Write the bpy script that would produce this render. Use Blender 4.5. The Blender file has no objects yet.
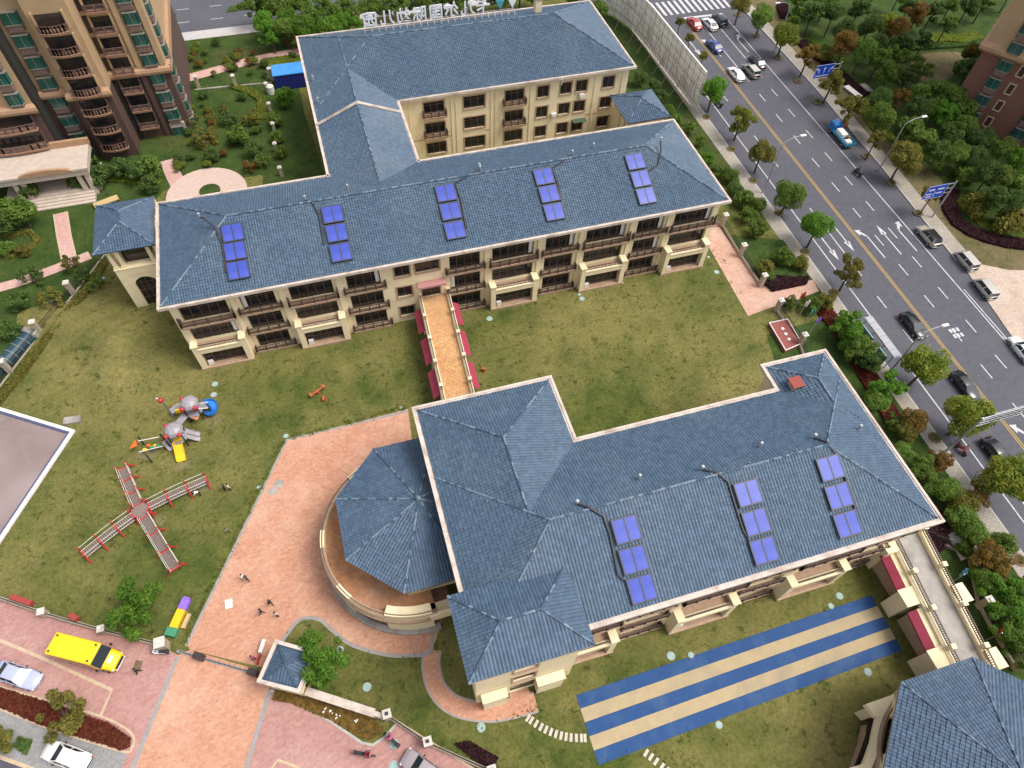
import bpy, bmesh, math, random
from mathutils import Vector, Matrix
import numpy as np
random.seed(7); rng = np.random.default_rng(7)
scene = bpy.context.scene
COL = scene.collection
R_ = math.radians

# ------------------------------------------------------------------ camera
F_PX, PITCH, ROLL, YAW, CAM_H = 685.8, R_(55.406), R_(2.9585), R_(19.047), 68.0
def _rot():
    cp, sp = math.cos(PITCH), math.sin(PITCH)
    r = Vector((1,0,0)); fw = Vector((0,cp,-sp)); u = Vector((0,sp,cp))
    cr, sr = math.cos(ROLL), math.sin(ROLL)
    r, u = cr*r+sr*u, -sr*r+cr*u
    Z = Matrix.Rotation(-YAW, 3, 'Z')
    return Z@r, Z@u, Z@fw
CR, CU, CF = _rot()
cam = bpy.data.cameras.new('camera'); cam_o = bpy.data.objects.new('camera', cam); COL.objects.link(cam_o)
cam.sensor_fit = 'HORIZONTAL'; cam.sensor_width = 36; cam.lens = 36*F_PX/1024
cam.clip_start = 0.5; cam.clip_end = 3000
M3 = Matrix((CR, CU, -CF)).transposed()
cam_o.matrix_world = Matrix.Translation((0,0,CAM_H)) @ M3.to_4x4()
scene.camera = cam_o
def G(px, py, z=0.0):
    d = CR*((px-512)/F_PX) - CU*((py-384)/F_PX) + CF
    t = (z-CAM_H)/d.z
    return Vector((d.x*t, d.y*t, z))
def GX(px, py, z=0.0):
    v = G(px, py, z); return (v.x, v.y)

# ------------------------------------------------------------------ light: bright overcast
SUN_EL, SUN_AZ = R_(60), R_(112)          # azimuth measured from +Y towards +X
wd = bpy.data.worlds.new('World'); scene.world = wd; wd.use_nodes = True
nt = wd.node_tree; bg = nt.nodes['Background']
sky = nt.nodes.new('ShaderNodeTexSky'); sky.sky_type = 'NISHITA'; sky.sun_disc = False
sky.sun_elevation = SUN_EL; sky.sun_rotation = SUN_AZ; sky.air_density = 1.0; sky.dust_density = 4.0; sky.ozone_density = 1.0
hs = nt.nodes.new('ShaderNodeHueSaturation'); hs.inputs['Saturation'].default_value = 0.35
nt.links.new(sky.outputs[0], hs.inputs['Color']); nt.links.new(hs.outputs[0], bg.inputs['Color'])
bg.inputs['Strength'].default_value = 0.15
sl = bpy.data.lights.new('sun', 'SUN'); sl.energy = 1.5; sl.angle = R_(24); sl.color = (1.0,0.95,0.87)
so = bpy.data.objects.new('sun', sl); COL.objects.link(so)
sd = Vector((math.sin(SUN_AZ)*math.cos(SUN_EL), math.cos(SUN_AZ)*math.cos(SUN_EL), math.sin(SUN_EL)))
so.rotation_euler = sd.to_track_quat('Z','Y').to_euler(); so.location = (60, 60, 120)
vs = scene.view_settings; vs.view_transform = 'Standard'; vs.look = 'None'; vs.gamma = 1; vs.use_curve_mapping = False
vs.exposure = 0.72

# ------------------------------------------------------------------ materials
MATS = {}
def hexlin(r, g, b):
    f = lambda c: (c/255/12.92 if c/255 <= .04045 else ((c/255+.055)/1.055)**2.4)
    return (f(r), f(g), f(b))
def mat(name, col, rough=.8, col2=None, scale=1.0, detail=6, col3=None, scale3=.1, bump=0, bscale=30, metal=0, coat=0, spec=.5, c3pos=(.45,.62), c2pos=(.35,.65), objrand=0):
    if name in MATS: return MATS[name]
    m = bpy.data.materials.new(name); m.use_nodes = True; t = m.node_tree; p = t.nodes['Principled BSDF']
    p.inputs['Roughness'].default_value = rough; p.inputs['Metallic'].default_value = metal
    p.inputs['Specular IOR Level'].default_value = spec
    if coat: p.inputs['Coat Weight'].default_value = coat; p.inputs['Coat Roughness'].default_value = .08
    p.inputs['Base Color'].default_value = (*col, 1)
    tc = t.nodes.new('ShaderNodeTexCoord'); src = tc.outputs['Object']
    out = None
    if col2:
        n = t.nodes.new('ShaderNodeTexNoise'); n.inputs['Scale'].default_value = scale; n.inputs['Detail'].default_value = detail; n.inputs['Roughness'].default_value = .65
        t.links.new(src, n.inputs['Vector'])
        r = t.nodes.new('ShaderNodeValToRGB'); r.color_ramp.elements[0].position = c2pos[0]; r.color_ramp.elements[1].position = c2pos[1]
        r.color_ramp.elements[0].color = (*col,1); r.color_ramp.elements[1].color = (*col2,1)
        t.links.new(n.outputs['Fac'], r.inputs['Fac']); out = r.outputs['Color']
    if col3:
        n = t.nodes.new('ShaderNodeTexNoise'); n.inputs['Scale'].default_value = scale3; n.inputs['Detail'].default_value = 5; n.inputs['Roughness'].default_value = .6
        t.links.new(src, n.inputs['Vector'])
        r = t.nodes.new('ShaderNodeValToRGB'); r.color_ramp.elements[0].position = c3pos[0]; r.color_ramp.elements[1].position = c3pos[1]
        t.links.new(n.outputs['Fac'], r.inputs['Fac'])
        mx = t.nodes.new('ShaderNodeMix'); mx.data_type = 'RGBA'
        t.links.new(r.outputs['Color'], mx.inputs['Factor'])
        if out: t.links.new(out, mx.inputs['A'])
        else: mx.inputs['A'].default_value = (*col,1)
        mx.inputs['B'].default_value = (*col3,1); out = mx.outputs['Result']
    if objrand:
        oi = t.nodes.new('ShaderNodeObjectInfo'); h = t.nodes.new('ShaderNodeHueSaturation')
        mr = t.nodes.new('ShaderNodeMapRange'); mr.inputs['To Min'].default_value = 1-objrand; mr.inputs['To Max'].default_value = 1+objrand
        t.links.new(oi.outputs['Random'], mr.inputs['Value']); t.links.new(mr.outputs['Result'], h.inputs['Value'])
        mr2 = t.nodes.new('ShaderNodeMapRange'); mr2.inputs['To Min'].default_value = .5-objrand*.05; mr2.inputs['To Max'].default_value = .5+objrand*.05
        t.links.new(oi.outputs['Random'], mr2.inputs['Value']); t.links.new(mr2.outputs['Result'], h.inputs['Hue'])
        if out: t.links.new(out, h.inputs['Color'])
        else: h.inputs['Color'].default_value = (*col,1)
        out = h.outputs['Color']
    if out: t.links.new(out, p.inputs['Base Color'])
    if bump:
        n = t.nodes.new('ShaderNodeTexNoise'); n.inputs['Scale'].default_value = bscale; n.inputs['Detail'].default_value = 4
        t.links.new(src, n.inputs['Vector']); b = t.nodes.new('ShaderNodeBump'); b.inputs['Strength'].default_value = bump; b.inputs['Distance'].default_value = .05
        t.links.new(n.outputs['Fac'], b.inputs['Height']); t.links.new(b.outputs['Normal'], p.inputs['Normal'])
    MATS[name] = m; return m
def brickmat(name, c1, c2, mortar, bw, bh, rot=0, stain=None, stain2=None, rough=.85, msize=.02, vertical=False):
    m = bpy.data.materials.new(name); m.use_nodes = True; t = m.node_tree; p = t.nodes['Principled BSDF']; p.inputs['Roughness'].default_value = rough
    tc = t.nodes.new('ShaderNodeTexCoord'); mp = t.nodes.new('ShaderNodeMapping'); mp.inputs['Rotation'].default_value = (R_(90) if vertical else 0, 0, rot)
    t.links.new(tc.outputs['Object'], mp.inputs['Vector'])
    b = t.nodes.new('ShaderNodeTexBrick'); b.inputs['Color1'].default_value = (*c1,1); b.inputs['Color2'].default_value = (*c2,1); b.inputs['Mortar'].default_value = (*mortar,1)
    b.inputs['Scale'].default_value = 1; b.inputs['Brick Width'].default_value = bw; b.inputs['Row Height'].default_value = bh; b.inputs['Mortar Size'].default_value = msize
    t.links.new(mp.outputs['Vector'], b.inputs['Vector']); out = b.outputs['Color']
    for i,(st,sc,lo,hi) in enumerate([(stain,.18,.46,.7),(stain2,.5,.5,.75)]):
        if not st: continue
        n = t.nodes.new('ShaderNodeTexNoise'); n.inputs['Scale'].default_value = sc; n.inputs['Detail'].default_value = 8; n.inputs['Roughness'].default_value = .7
        t.links.new(tc.outputs['Object'], n.inputs['Vector'])
        r = t.nodes.new('ShaderNodeValToRGB'); r.color_ramp.elements[0].position = lo; r.color_ramp.elements[1].position = hi
        r.color_ramp.elements[1].color = (.85,.85,.85,1)
        t.links.new(n.outputs['Fac'], r.inputs['Fac'])
        mx = t.nodes.new('ShaderNodeMix'); mx.data_type = 'RGBA'; t.links.new(r.outputs['Color'], mx.inputs['Factor']); t.links.new(out, mx.inputs['A']); mx.inputs['B'].default_value = (*st,1); out = mx.outputs['Result']
    n = t.nodes.new('ShaderNodeTexNoise'); n.inputs['Scale'].default_value = 3.0; n.inputs['Detail'].default_value = 8; n.inputs['Roughness'].default_value = .8
    t.links.new(tc.outputs['Object'], n.inputs['Vector'])
    h = t.nodes.new('ShaderNodeHueSaturation'); mr = t.nodes.new('ShaderNodeMapRange'); mr.inputs['From Min'].default_value = .3; mr.inputs['From Max'].default_value = .7; mr.inputs['To Min'].default_value = .72; mr.inputs['To Max'].default_value = 1.25
    t.links.new(n.outputs['Fac'], mr.inputs['Value']); t.links.new(mr.outputs['Result'], h.inputs['Value']); t.links.new(out, h.inputs['Color'])
    t.links.new(h.outputs['Color'], p.inputs['Base Color']); MATS[name] = m; return m

TILE = mat('roof_tile', (.050,.084,.130), .55, (.064,.104,.156), 1.3, 8, (.084,.122,.165), .13, c3pos=(.46,.72), spec=.35)
TILE_D = mat('roof_tile_deep', (.046,.079,.128), .55, (.060,.098,.152), 1.3, 8, (.08,.118,.162), .13, c3pos=(.46,.72), spec=.35)
MORTAR = mat('ridge_mortar', (.10,.145,.20), .7, (.20,.25,.30), 2.5, c2pos=(.45,.65))
def tinted(m):
    t = m.node_tree; pb = t.nodes['Principled BSDF']; src = pb.inputs['Base Color'].links[0].from_socket
    at = t.nodes.new('ShaderNodeAttribute'); at.attribute_name = 'tint'; h = t.nodes.new('ShaderNodeHueSaturation')
    mr = t.nodes.new('ShaderNodeMapRange'); mr.inputs['To Min'].default_value = .84; mr.inputs['To Max'].default_value = 1.17
    t.links.new(at.outputs['Fac'], mr.inputs['Value']); t.links.new(mr.outputs['Result'], h.inputs['Value']); t.links.new(src, h.inputs['Color']); t.links.new(h.outputs['Color'], pb.inputs['Base Color'])
tinted(TILE); tinted(TILE_D)
CREAM = mat('cream_render', (.76,.64,.42), .85, (.70,.58,.37), .8, 8, (.56,.45,.29), .35, c3pos=(.55,.8))
TRIM = mat('sandstone_trim', (.42,.29,.19), .85, (.34,.22,.15), 2, 6)
GUTTER = mat('eave_gutter_paint', (.56,.48,.42), .7, (.47,.385,.33), 1.5, 8, (.32,.25,.20), .7, c3pos=(.48,.7))
GLASS = mat('dark_glass', (.013,.014,.017), .1, (.055,.036,.026), .55, 4, c2pos=(.42,.7))
GGLASS = mat('green_glass', (.012,.06,.05), .08, (.03,.11,.09), .9)
FRAME = mat('brown_window_frame', (.10,.06,.042), .6)
RAIL = mat('brown_railing', (.105,.065,.052), .6, (.075,.046,.036), 3)
WHITE = mat('white_paint', (.74,.71,.68), .6, (.62,.58,.54), 2, 8)
DARK = mat('recess_shade_dark', (.02,.017,.015), .9)  # near-black colour standing in for shade in the tower recesses
BLACK = mat('black_rubber', (.02,.02,.02), .7)
STEEL = mat('galvanised_steel', (.42,.43,.44), .45, (.35,.36,.37), 4, metal=.6)
CONC = mat('concrete', (.36,.34,.31), .9, (.27,.25,.22), 1.2, 8, (.22,.19,.17), .5)
ASPH = mat('asphalt', (.063,.062,.077), .85, (.082,.080,.097), 1.5, 10, (.10,.096,.108), .07, bump=.15, bscale=40, c3pos=(.5,.8))
PAVE = brickmat('pavement_slabs', (.31,.275,.23), (.265,.235,.195), (.20,.175,.15), .6, .3, stain=(.37,.325,.27), stain2=(.23,.195,.155))
KERB = mat('kerb_stone', (.40,.38,.36), .85, (.33,.31,.29), 2)
PLAZA = brickmat('plaza_pavers', (.50,.25,.155), (.41,.185,.11), (.40,.24,.165), .5, .25, stain=(.54,.33,.235), stain2=(.40,.175,.105))
MAUVE = brickmat('mauve_pavers', (.40,.205,.175), (.32,.155,.14), (.32,.20,.175), .5, .25, rot=R_(-18), stain=(.44,.265,.235), stain2=(.36,.17,.15))
PINKP = brickmat('pink_path', (.50,.30,.26), (.46,.25,.22), (.40,.28,.25), .6, .6, stain=(.50,.36,.31))
TERR = brickmat('terrace_tiles', (.40,.19,.085), (.32,.14,.06), (.28,.15,.085), .45, .45, rot=R_(45), stain=(.42,.26,.17), stain2=(.27,.12,.07))
OCHRE = brickmat('ochre_tiles', (.54,.31,.13), (.45,.235,.09), (.30,.17,.09), .45, .45, rot=R_(45), stain=(.48,.28,.14), stain2=(.36,.14,.05))
GREYP = brickmat('grey_pavers', (.25,.245,.24), (.21,.205,.20), (.18,.17,.165), .5, .25, rot=R_(-18), stain=(.29,.28,.275))
BRICK = brickmat('brown_brick', (.085,.042,.033), (.065,.032,.026), (.10,.065,.05), .5, .15, vertical=True)
BRICK2 = brickmat('red_brown_brick', (.19,.075,.05), (.16,.06,.042), (.17,.10,.075), .5, .15, vertical=True)
TAN = mat('tan_stone_cladding', (.42,.285,.16), .8, (.36,.24,.135), .6, 8)
TANB = mat('tan_cornice', (.40,.245,.14), .8, (.33,.19,.11), 1, 8)
MAROON = mat('maroon_awning', (.30,.03,.06), .7, (.25,.022,.05), 1)
REDP = mat('red_paint', (.42,.025,.02), .5)
ORANGE = mat('orange_plastic', (.62,.13,.02), .4)
YEL = mat('yellow_plastic', (.72,.45,.01), .4)
BLUEP = mat('blue_plastic', (.02,.17,.55), .35)
GREYPL = mat('grey_plastic', (.30,.28,.30), .5, (.25,.23,.25), 2)
PURPLE = mat('purple_paint', (.24,.12,.55), .5)
GREENP = mat('green_paint', (.05,.22,.12), .5)
TANW = mat('tan_board', (.46,.33,.16), .7)
SOLAR = mat('solar_glass', (.038,.062,.32), .26, (.07,.095,.40), .25, spec=.25)
MATB = mat('mat_blue', (.003,.044,.16), .75, (.006,.054,.18), .6, 8, (.028,.078,.18), .3, c3pos=(.5,.72))
MATT = mat('mat_tan', (.40,.31,.18), .8, (.35,.27,.155), .8, 8, (.29,.235,.16), .35, c3pos=(.48,.72))
SIGNB = mat('sign_blue', (.006,.055,.42), .4)
WLINE = mat('white_road_paint', (.55,.54,.54), .8, (.40,.39,.40), 3, 8, (.2,.2,.21), .8, c3pos=(.58,.75))
YLINE = mat('yellow_road_paint', (.38,.24,.06), .8, (.28,.19,.07), 3, 8)
COVER = mat('manhole_cyan', (.30,.42,.385), .7, (.23,.33,.30), 4)
def grassmat(name, dark, mid_, dry, dpos=(.45,.62), ds=.055):
    m = bpy.data.materials.new(name); m.use_nodes = True; t = m.node_tree; pb = t.nodes['Principled BSDF']; pb.inputs['Roughness'].default_value = .95; pb.inputs['Specular IOR Level'].default_value = .15
    tc = t.nodes.new('ShaderNodeTexCoord')
    def nz(sc, det, lo, hi, ro=.65):
        n = t.nodes.new('ShaderNodeTexNoise'); n.inputs['Scale'].default_value = sc; n.inputs['Detail'].default_value = det; n.inputs['Roughness'].default_value = ro; t.links.new(tc.outputs['Object'], n.inputs['Vector'])
        r = t.nodes.new('ShaderNodeMapRange'); r.inputs['From Min'].default_value = lo; r.inputs['From Max'].default_value = hi; t.links.new(n.outputs['Fac'], r.inputs['Value']); return r.outputs['Result']
    def mx(f, a, b):
        x = t.nodes.new('ShaderNodeMix'); x.data_type = 'RGBA'; t.links.new(f, x.inputs['Factor'])
        for k,v in (('A',a),('B',b)):
            if isinstance(v, tuple): x.inputs[k].default_value = (*v,1)
            else: t.links.new(v, x.inputs[k])
        return x.outputs['Result']
    c = mx(nz(.35,6,.35,.65), dark, mid_); c = mx(nz(ds,7,*dpos,.7), c, dry); c = mx(nz(.9,5,.56,.72), c, tuple(v*.62 for v in dark))
    h = t.nodes.new('ShaderNodeHueSaturation'); r = t.nodes.new('ShaderNodeMapRange'); r.inputs['To Min'].default_value = .55; r.inputs['To Max'].default_value = 1.45; t.links.new(nz(2.6,9,.32,.68,.85), r.inputs['Value']); t.links.new(r.outputs['Result'], h.inputs['Value']); t.links.new(c, h.inputs['Color']); t.links.new(h.outputs['Color'], pb.inputs['Base Color'])
    b = t.nodes.new('ShaderNodeBump'); b.inputs['Strength'].default_value = .5; b.inputs['Distance'].default_value = .08; t.links.new(nz(7,3,.3,.7), b.inputs['Height']); t.links.new(b.outputs['Normal'], pb.inputs['Normal'])
    MATS[name] = m; return m
LAWN = grassmat('lawn_grass', (.048,.070,.014), (.095,.106,.024), (.20,.170,.060), (.40,.64), .045)
PARK = grassmat('park_grass', (.026,.052,.011), (.055,.082,.018), (.09,.075,.030), (.55,.75))
VERGE = grassmat('verge_soil', (.075,.080,.028), (.14,.11,.055), (.18,.135,.075), (.42,.62), .09)
SOIL = mat('brown_soil', (.12,.075,.04), .95, (.16,.11,.06), 1, 8)
BARK = mat('bark', (.09,.065,.045), .9, (.06,.043,.03), 5)
SKIN = mat('skin', (.42,.24,.17), .6)
HAIR = mat('black_hair', (.012,.01,.009), .6)
def leafmat(name, c1, c2):
    m = mat(name, c1, .75, c2, 2.6, 3, objrand=.15, c2pos=(.4,.62))
    t = m.node_tree; pb = t.nodes['Principled BSDF']; src = pb.inputs['Base Color'].links[0].from_socket; pb.inputs['Specular IOR Level'].default_value = .25
    tr = t.nodes.new('ShaderNodeBsdfTranslucent'); mx = t.nodes.new('ShaderNodeMixShader'); mx.inputs['Fac'].default_value = .38
    hs_ = t.nodes.new('ShaderNodeHueSaturation'); hs_.inputs['Value'].default_value = 1.5; hs_.inputs['Saturation'].default_value = 1.1; t.links.new(src, hs_.inputs['Color']); t.links.new(hs_.outputs['Color'], tr.inputs['Color'])
    out = t.nodes['Material Output']; t.links.new(pb.outputs[0], mx.inputs[1]); t.links.new(tr.outputs[0], mx.inputs[2]); t.links.new(mx.outputs[0], out.inputs['Surface'])
    return m
LEAF = {'dark': leafmat('leaf_dark', (.052,.098,.024), (.115,.165,.038)),
 'mid': leafmat('leaf_mid', (.080,.145,.022), (.165,.23,.042)),
 'bright': leafmat('leaf_bright', (.065,.16,.015), (.14,.26,.03)),
 'yellow': leafmat('leaf_yellow', (.12,.17,.022), (.26,.27,.04)),
 'olive': leafmat('leaf_olive', (.11,.115,.022), (.22,.19,.04)),
 'orange': leafmat('leaf_orange', (.12,.08,.020), (.22,.125,.03)),
 'maroon': leafmat('leaf_maroon', (.028,.008,.012), (.05,.014,.018)),
 'red': leafmat('leaf_red', (.10,.02,.012), (.15,.035,.018)),
 'lime': leafmat('leaf_lime', (.12,.16,.02), (.19,.22,.03))}
def paint(name, c, rough=.25): return mat(name, c, rough, coat=.6)

# ------------------------------------------------------------------ mesh helpers
class MB:
    def __init__(s): s.v = []; s.f = []; s.m = []; s.t = []
    def add(s, vs, fs, mi=0):
        o = len(s.v); s.v.extend([tuple(v) for v in vs]); s.f.extend([tuple(i+o for i in f) for f in fs]); s.m.extend([mi]*len(fs)); return s
    def box(s, x0, x1, y0, y1, z0, z1, mi=0, M=None):
        vs = [Vector(p) for p in ((x0,y0,z0),(x1,y0,z0),(x1,y1,z0),(x0,y1,z0),(x0,y0,z1),(x1,y0,z1),(x1,y1,z1),(x0,y1,z1))]
        if M: vs = [M@v for v in vs]
        return s.add(vs, [(0,3,2,1),(4,5,6,7),(0,1,5,4),(1,2,6,5),(2,3,7,6),(3,0,4,7)], mi)
    def prism(s, poly, z0, z1, mi=0, bottom=False):
        n = len(poly); a = sum(poly[i][0]*poly[(i+1)%n][1]-poly[(i+1)%n][0]*poly[i][1] for i in range(n))
        if a < 0: poly = poly[::-1]
        vs = [(p[0],p[1],z0) for p in poly]+[(p[0],p[1],z1) for p in poly]
        fs = [tuple(range(n,2*n))]+[(i,(i+1)%n,n+(i+1)%n,n+i) for i in range(n)]
        if bottom: fs.append(tuple(range(n-1,-1,-1)))
        return s.add(vs, fs, mi)
    def tube(s, pts, r, n=8, mi=0, caps=True):
        pts = [Vector(p) for p in pts]; rs = r if isinstance(r,(list,tuple)) else [r]*len(pts)
        vs = []; N = len(pts)
        for i,p in enumerate(pts):
            t = (pts[min(i+1,N-1)]-pts[max(i-1,0)]); t = t.normalized() if t.length > 1e-9 else Vector((0,0,1))
            a = t.cross(Vector((0,0,1)) if abs(t.z) < .9 else Vector((1,0,0))).normalized(); b = t.cross(a)
            for k in range(n):
                an = 2*math.pi*k/n; vs.append(p+(a*math.cos(an)+b*math.sin(an))*rs[i])
        fs = [(i*n+k, i*n+(k+1)%n, (i+1)*n+(k+1)%n, (i+1)*n+k) for i in range(N-1) for k in range(n)]
        if caps: fs += [tuple(range(n-1,-1,-1)), tuple((N-1)*n+k for k in range(n))]
        return s.add(vs, [f[::-1] for f in fs], mi)
    def bar(s, a, b, w, h, mi=0):
        a, b = Vector(a), Vector(b); d = (b-a); L = d.length; d.normalize()
        sd = d.cross(Vector((0,0,1)) if abs(d.z) < .95 else Vector((0,1,0))).normalized(); up = sd.cross(d)
        M = Matrix((sd, d, up)).transposed().to_4x4(); M.translation = a
        return s.box(-w/2, w/2, 0, L, -h/2, h/2, mi, M)
    def disc(s, c, r, h, n=16, mi=0, r2=None):
        c = Vector(c); r2 = r if r2 is None else r2
        vs = [c+Vector((r*math.cos(2*math.pi*k/n), r*math.sin(2*math.pi*k/n), 0)) for k in range(n)]
        vs += [c+Vector((r2*math.cos(2*math.pi*k/n), r2*math.sin(2*math.pi*k/n), h)) for k in range(n)]
        return s.add(vs, [tuple(range(n-1,-1,-1)), tuple(range(n,2*n))]+[(k,(k+1)%n,n+(k+1)%n,n+k) for k in range(n)], mi)
    def ball(s, c, r, mi=0, sc=(1,1,1), n=10, m=6, zmin=-1):
        vs = []; c = Vector(c)
        for j in range(m+1):
            ph = -math.pi/2+math.pi*j/m
            for k in range(n):
                an = 2*math.pi*k/n; vs.append(c+Vector((r*sc[0]*math.cos(ph)*math.cos(an), r*sc[1]*math.cos(ph)*math.sin(an), r*sc[2]*max(math.sin(ph),zmin))))
        return s.add(vs, [(j*n+k, j*n+(k+1)%n, (j+1)*n+(k+1)%n, (j+1)*n+k) for j in range(m) for k in range(n)], mi)
    def mesh(s, name, mats, off=(0,0,0), smooth=False):
        me = bpy.data.meshes.new(name); o = Vector(off)
        me.from_pydata([(v[0]-o.x, v[1]-o.y, v[2]-o.z) for v in s.v] if o.length else s.v, [], s.f)
        mats = mats if isinstance(mats,(list,tuple)) else [mats]
        for m in mats: me.materials.append(m)
        if len(mats) > 1: me.polygons.foreach_set('material_index', s.m)
        if smooth: me.polygons.foreach_set('use_smooth', [True]*len(me.polygons))
        if s.t and len(s.t) == len(s.f): me.attributes.new('tint','FLOAT','FACE').data.foreach_set('value', s.t)
        me.update(); return me
    def build(s, name, mats, parent=None, smooth=False, bevel=0):
        me = s.mesh(name, mats, wloc(parent) if parent else (0,0,0), smooth)
        o = link(name, me, parent)
        if bevel:
            b = o.modifiers.new('bevel','BEVEL'); b.width = bevel; b.segments = 2; b.limit_method = 'ANGLE'
        return o
def wloc(o):
    v = Vector((0,0,0))
    while o: v += o.location; o = o.parent
    return v
def link(name, data, parent=None, loc=None, rz=0, sc=None):
    o = bpy.data.objects.new(name, data); COL.objects.link(o)
    if parent: o.parent = parent
    if loc is not None: o.location = loc
    if rz: o.rotation_euler = (0,0,rz)
    if sc: o.scale = sc
    return o
def tag(o, label=None, cat=None, group=None, kind=None):
    if label: o['label'] = label
    if cat: o['category'] = cat
    if group: o['group'] = group
    if kind: o['kind'] = kind
    return o
def thing(name, label, cat, loc=(0,0,0), rz=0, group=None):
    o = link(name, None, None, loc, rz); o.empty_display_size = .5
    return tag(o, label, cat, group)
def copy_tree(o, parent=None):
    c = o.copy(); COL.objects.link(c); c.parent = parent
    for ch in o.children: copy_tree(ch, c)
    return c
ORD = ['first','second','third','fourth','fifth','sixth','seventh','eighth','ninth','tenth','eleventh','twelfth','thirteenth','fourteenth','fifteenth','sixteenth','seventeenth','eighteenth','nineteenth','twentieth']
def ordn(i):
    if i < 20: return ORD[i]
    t = {2:'twenty',3:'thirty',4:'forty',5:'fifty',6:'sixty'}[(i+1)//10]
    return t+'-'+ORD[(i+1)%10-1] if (i+1)%10 else {'twenty':'twentieth','thirty':'thirtieth','forty':'fortieth','fifty':'fiftieth','sixty':'sixtieth'}[t]

# ------------------------------------------------------------------ ground, roads, pavements
def sheet(name, poly, z, m, thick=0, parent=None, label=None):
    b = MB(); b.prism([tuple(p[:2]) for p in poly], z-max(thick,.003), z, bottom=False)
    o = b.build(name, m, parent)
    if not parent: o['kind'] = 'structure'
    return o
def smooth_poly(pts, n=6, closed=True):
    pts = [Vector((p[0],p[1],0)) for p in pts]; out = []; N = len(pts)
    for i in range(N if closed else N-1):
        p0,p1,p2,p3 = (pts[(i+k-1)%N] if closed else pts[min(max(i+k-1,0),N-1)] for k in range(4))
        for t in range(n):
            t /= n; v = .5*((2*p1)+(-p0+p2)*t+(2*p0-5*p1+4*p2-p3)*t*t+(-p0+3*p1-3*p2+p3)*t**3); out.append((v.x,v.y))
    if not closed: out.append((pts[-1].x,pts[-1].y))
    return out
def strip(name, line, w, z, m, th=.02, parent=None, closed=False):
    b = MB(); L = [Vector((p[0],p[1],0)) for p in line]; N = len(L); vs = []
    for i,p in enumerate(L):
        t = (L[(i+1)%N]-L[i-1]) if closed else (L[min(i+1,N-1)]-L[max(i-1,0)]); t.normalize(); n = Vector((-t.y,t.x,0))*w/2
        vs += [(p.x+n.x,p.y+n.y,z-th),(p.x-n.x,p.y-n.y,z-th),(p.x-n.x,p.y-n.y,z),(p.x+n.x,p.y+n.y,z)]
    fs = []
    for i in range(N if closed else N-1):
        a, c = i*4, ((i+1)%N)*4
        fs += [(a+k, a+(k+1)%4, c+(k+1)%4, c+k) for k in range(4)]
    if not closed: fs += [(3,2,1,0), tuple((N-1)*4+k for k in range(4))]
    b.add(vs, [f[::-1] for f in fs]); o = b.build(name, m, parent)
    if not parent: o['kind'] = 'structure'
    return o
def rx(c, y): return c+.015*(y-90)
RZ = -.12
sheet('ground', [(-700,-500),(700,-500),(700,900),(-700,900)], -.16, PARK)
road = sheet('road', [(rx(61,-160),-160),(95,-160),(95,124),(300,124),(300,153),(-300,153),(-300,134),(rx(61,124),134)], RZ, ASPH)
XI = 60.0   # inner edge of near pavement
near_edge = [(rx(XI,y),y) for y in (-160,-60,0,30,60,90,128)]
sheet('lawn', near_edge+[(rx(XI,128),131.5),(-300,131.5),(-300,-160)], 0.0, LAWN, .14)
pv = sheet('pavement', near_edge+[(rx(62.1,y),y) for y in (128,90,60,30,0,-60,-160)], .004, PAVE, .14); pv.name = 'pavement_near'
strip('kerb_near', [(rx(62.2,y),y) for y in range(-160,129,8)], .22, .02, KERB, .15)
kr = [(84.9,123),(84.9,105),(84.7,90),(83.6,69),(82.4,54),(82.0,48)]
po = [(87.4,123),(87.2,105),(86.9,90),(85.9,69),(85.1,58),(84.6,51),(84.5,46.6)]
sheet('pavement_far', kr+[(82.4,46.8)]+po[::-1], .004, PAVE, .14)
strip('kerb_far', kr, .22, .02, KERB, .15)
sheet('verge', po+[(88,44.4),(99,41.2),(140,29),(260,29),(260,123)], .0, VERGE, .14)
sheet('wood_floor', [GX(*k) for k in ((770,-12),(783,0),(805,45),(850,92),(868,112),(872,128),(905,150),(940,178),(952,200),(958,224),(975,234),(1005,243),(1060,250),(1100,120),(1080,-20))], .012, PARK)
sheet('wood_clearing', smooth_poly([GX(*k) for k in ((912,58),(940,52),(962,54),(955,72),(940,85),(918,78))],4), .02, VERGE)
DRIVE = brickmat('driveway_pavers', (.46,.36,.29), (.40,.29,.23), (.36,.28,.23), 1.2, 1.2, rot=R_(10), stain=(.5,.42,.35), stain2=(.36,.28,.22))
sheet('driveway', [(82.3,47.4),(88,45.0),(99,41.9),(140,29.8),(140,-40),(77,-40),(77.5,18),(80,33)], -.02, DRIVE, .1)
for nm, L in (('north_pavement', [(-300,131.6),(40,131.6),(40,134.4),(-300,134.4)]),):
    sheet(nm, L, .006, mat('pale_pavement', (.44,.42,.41), .9, (.38,.35,.34), 1), .14)
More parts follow.
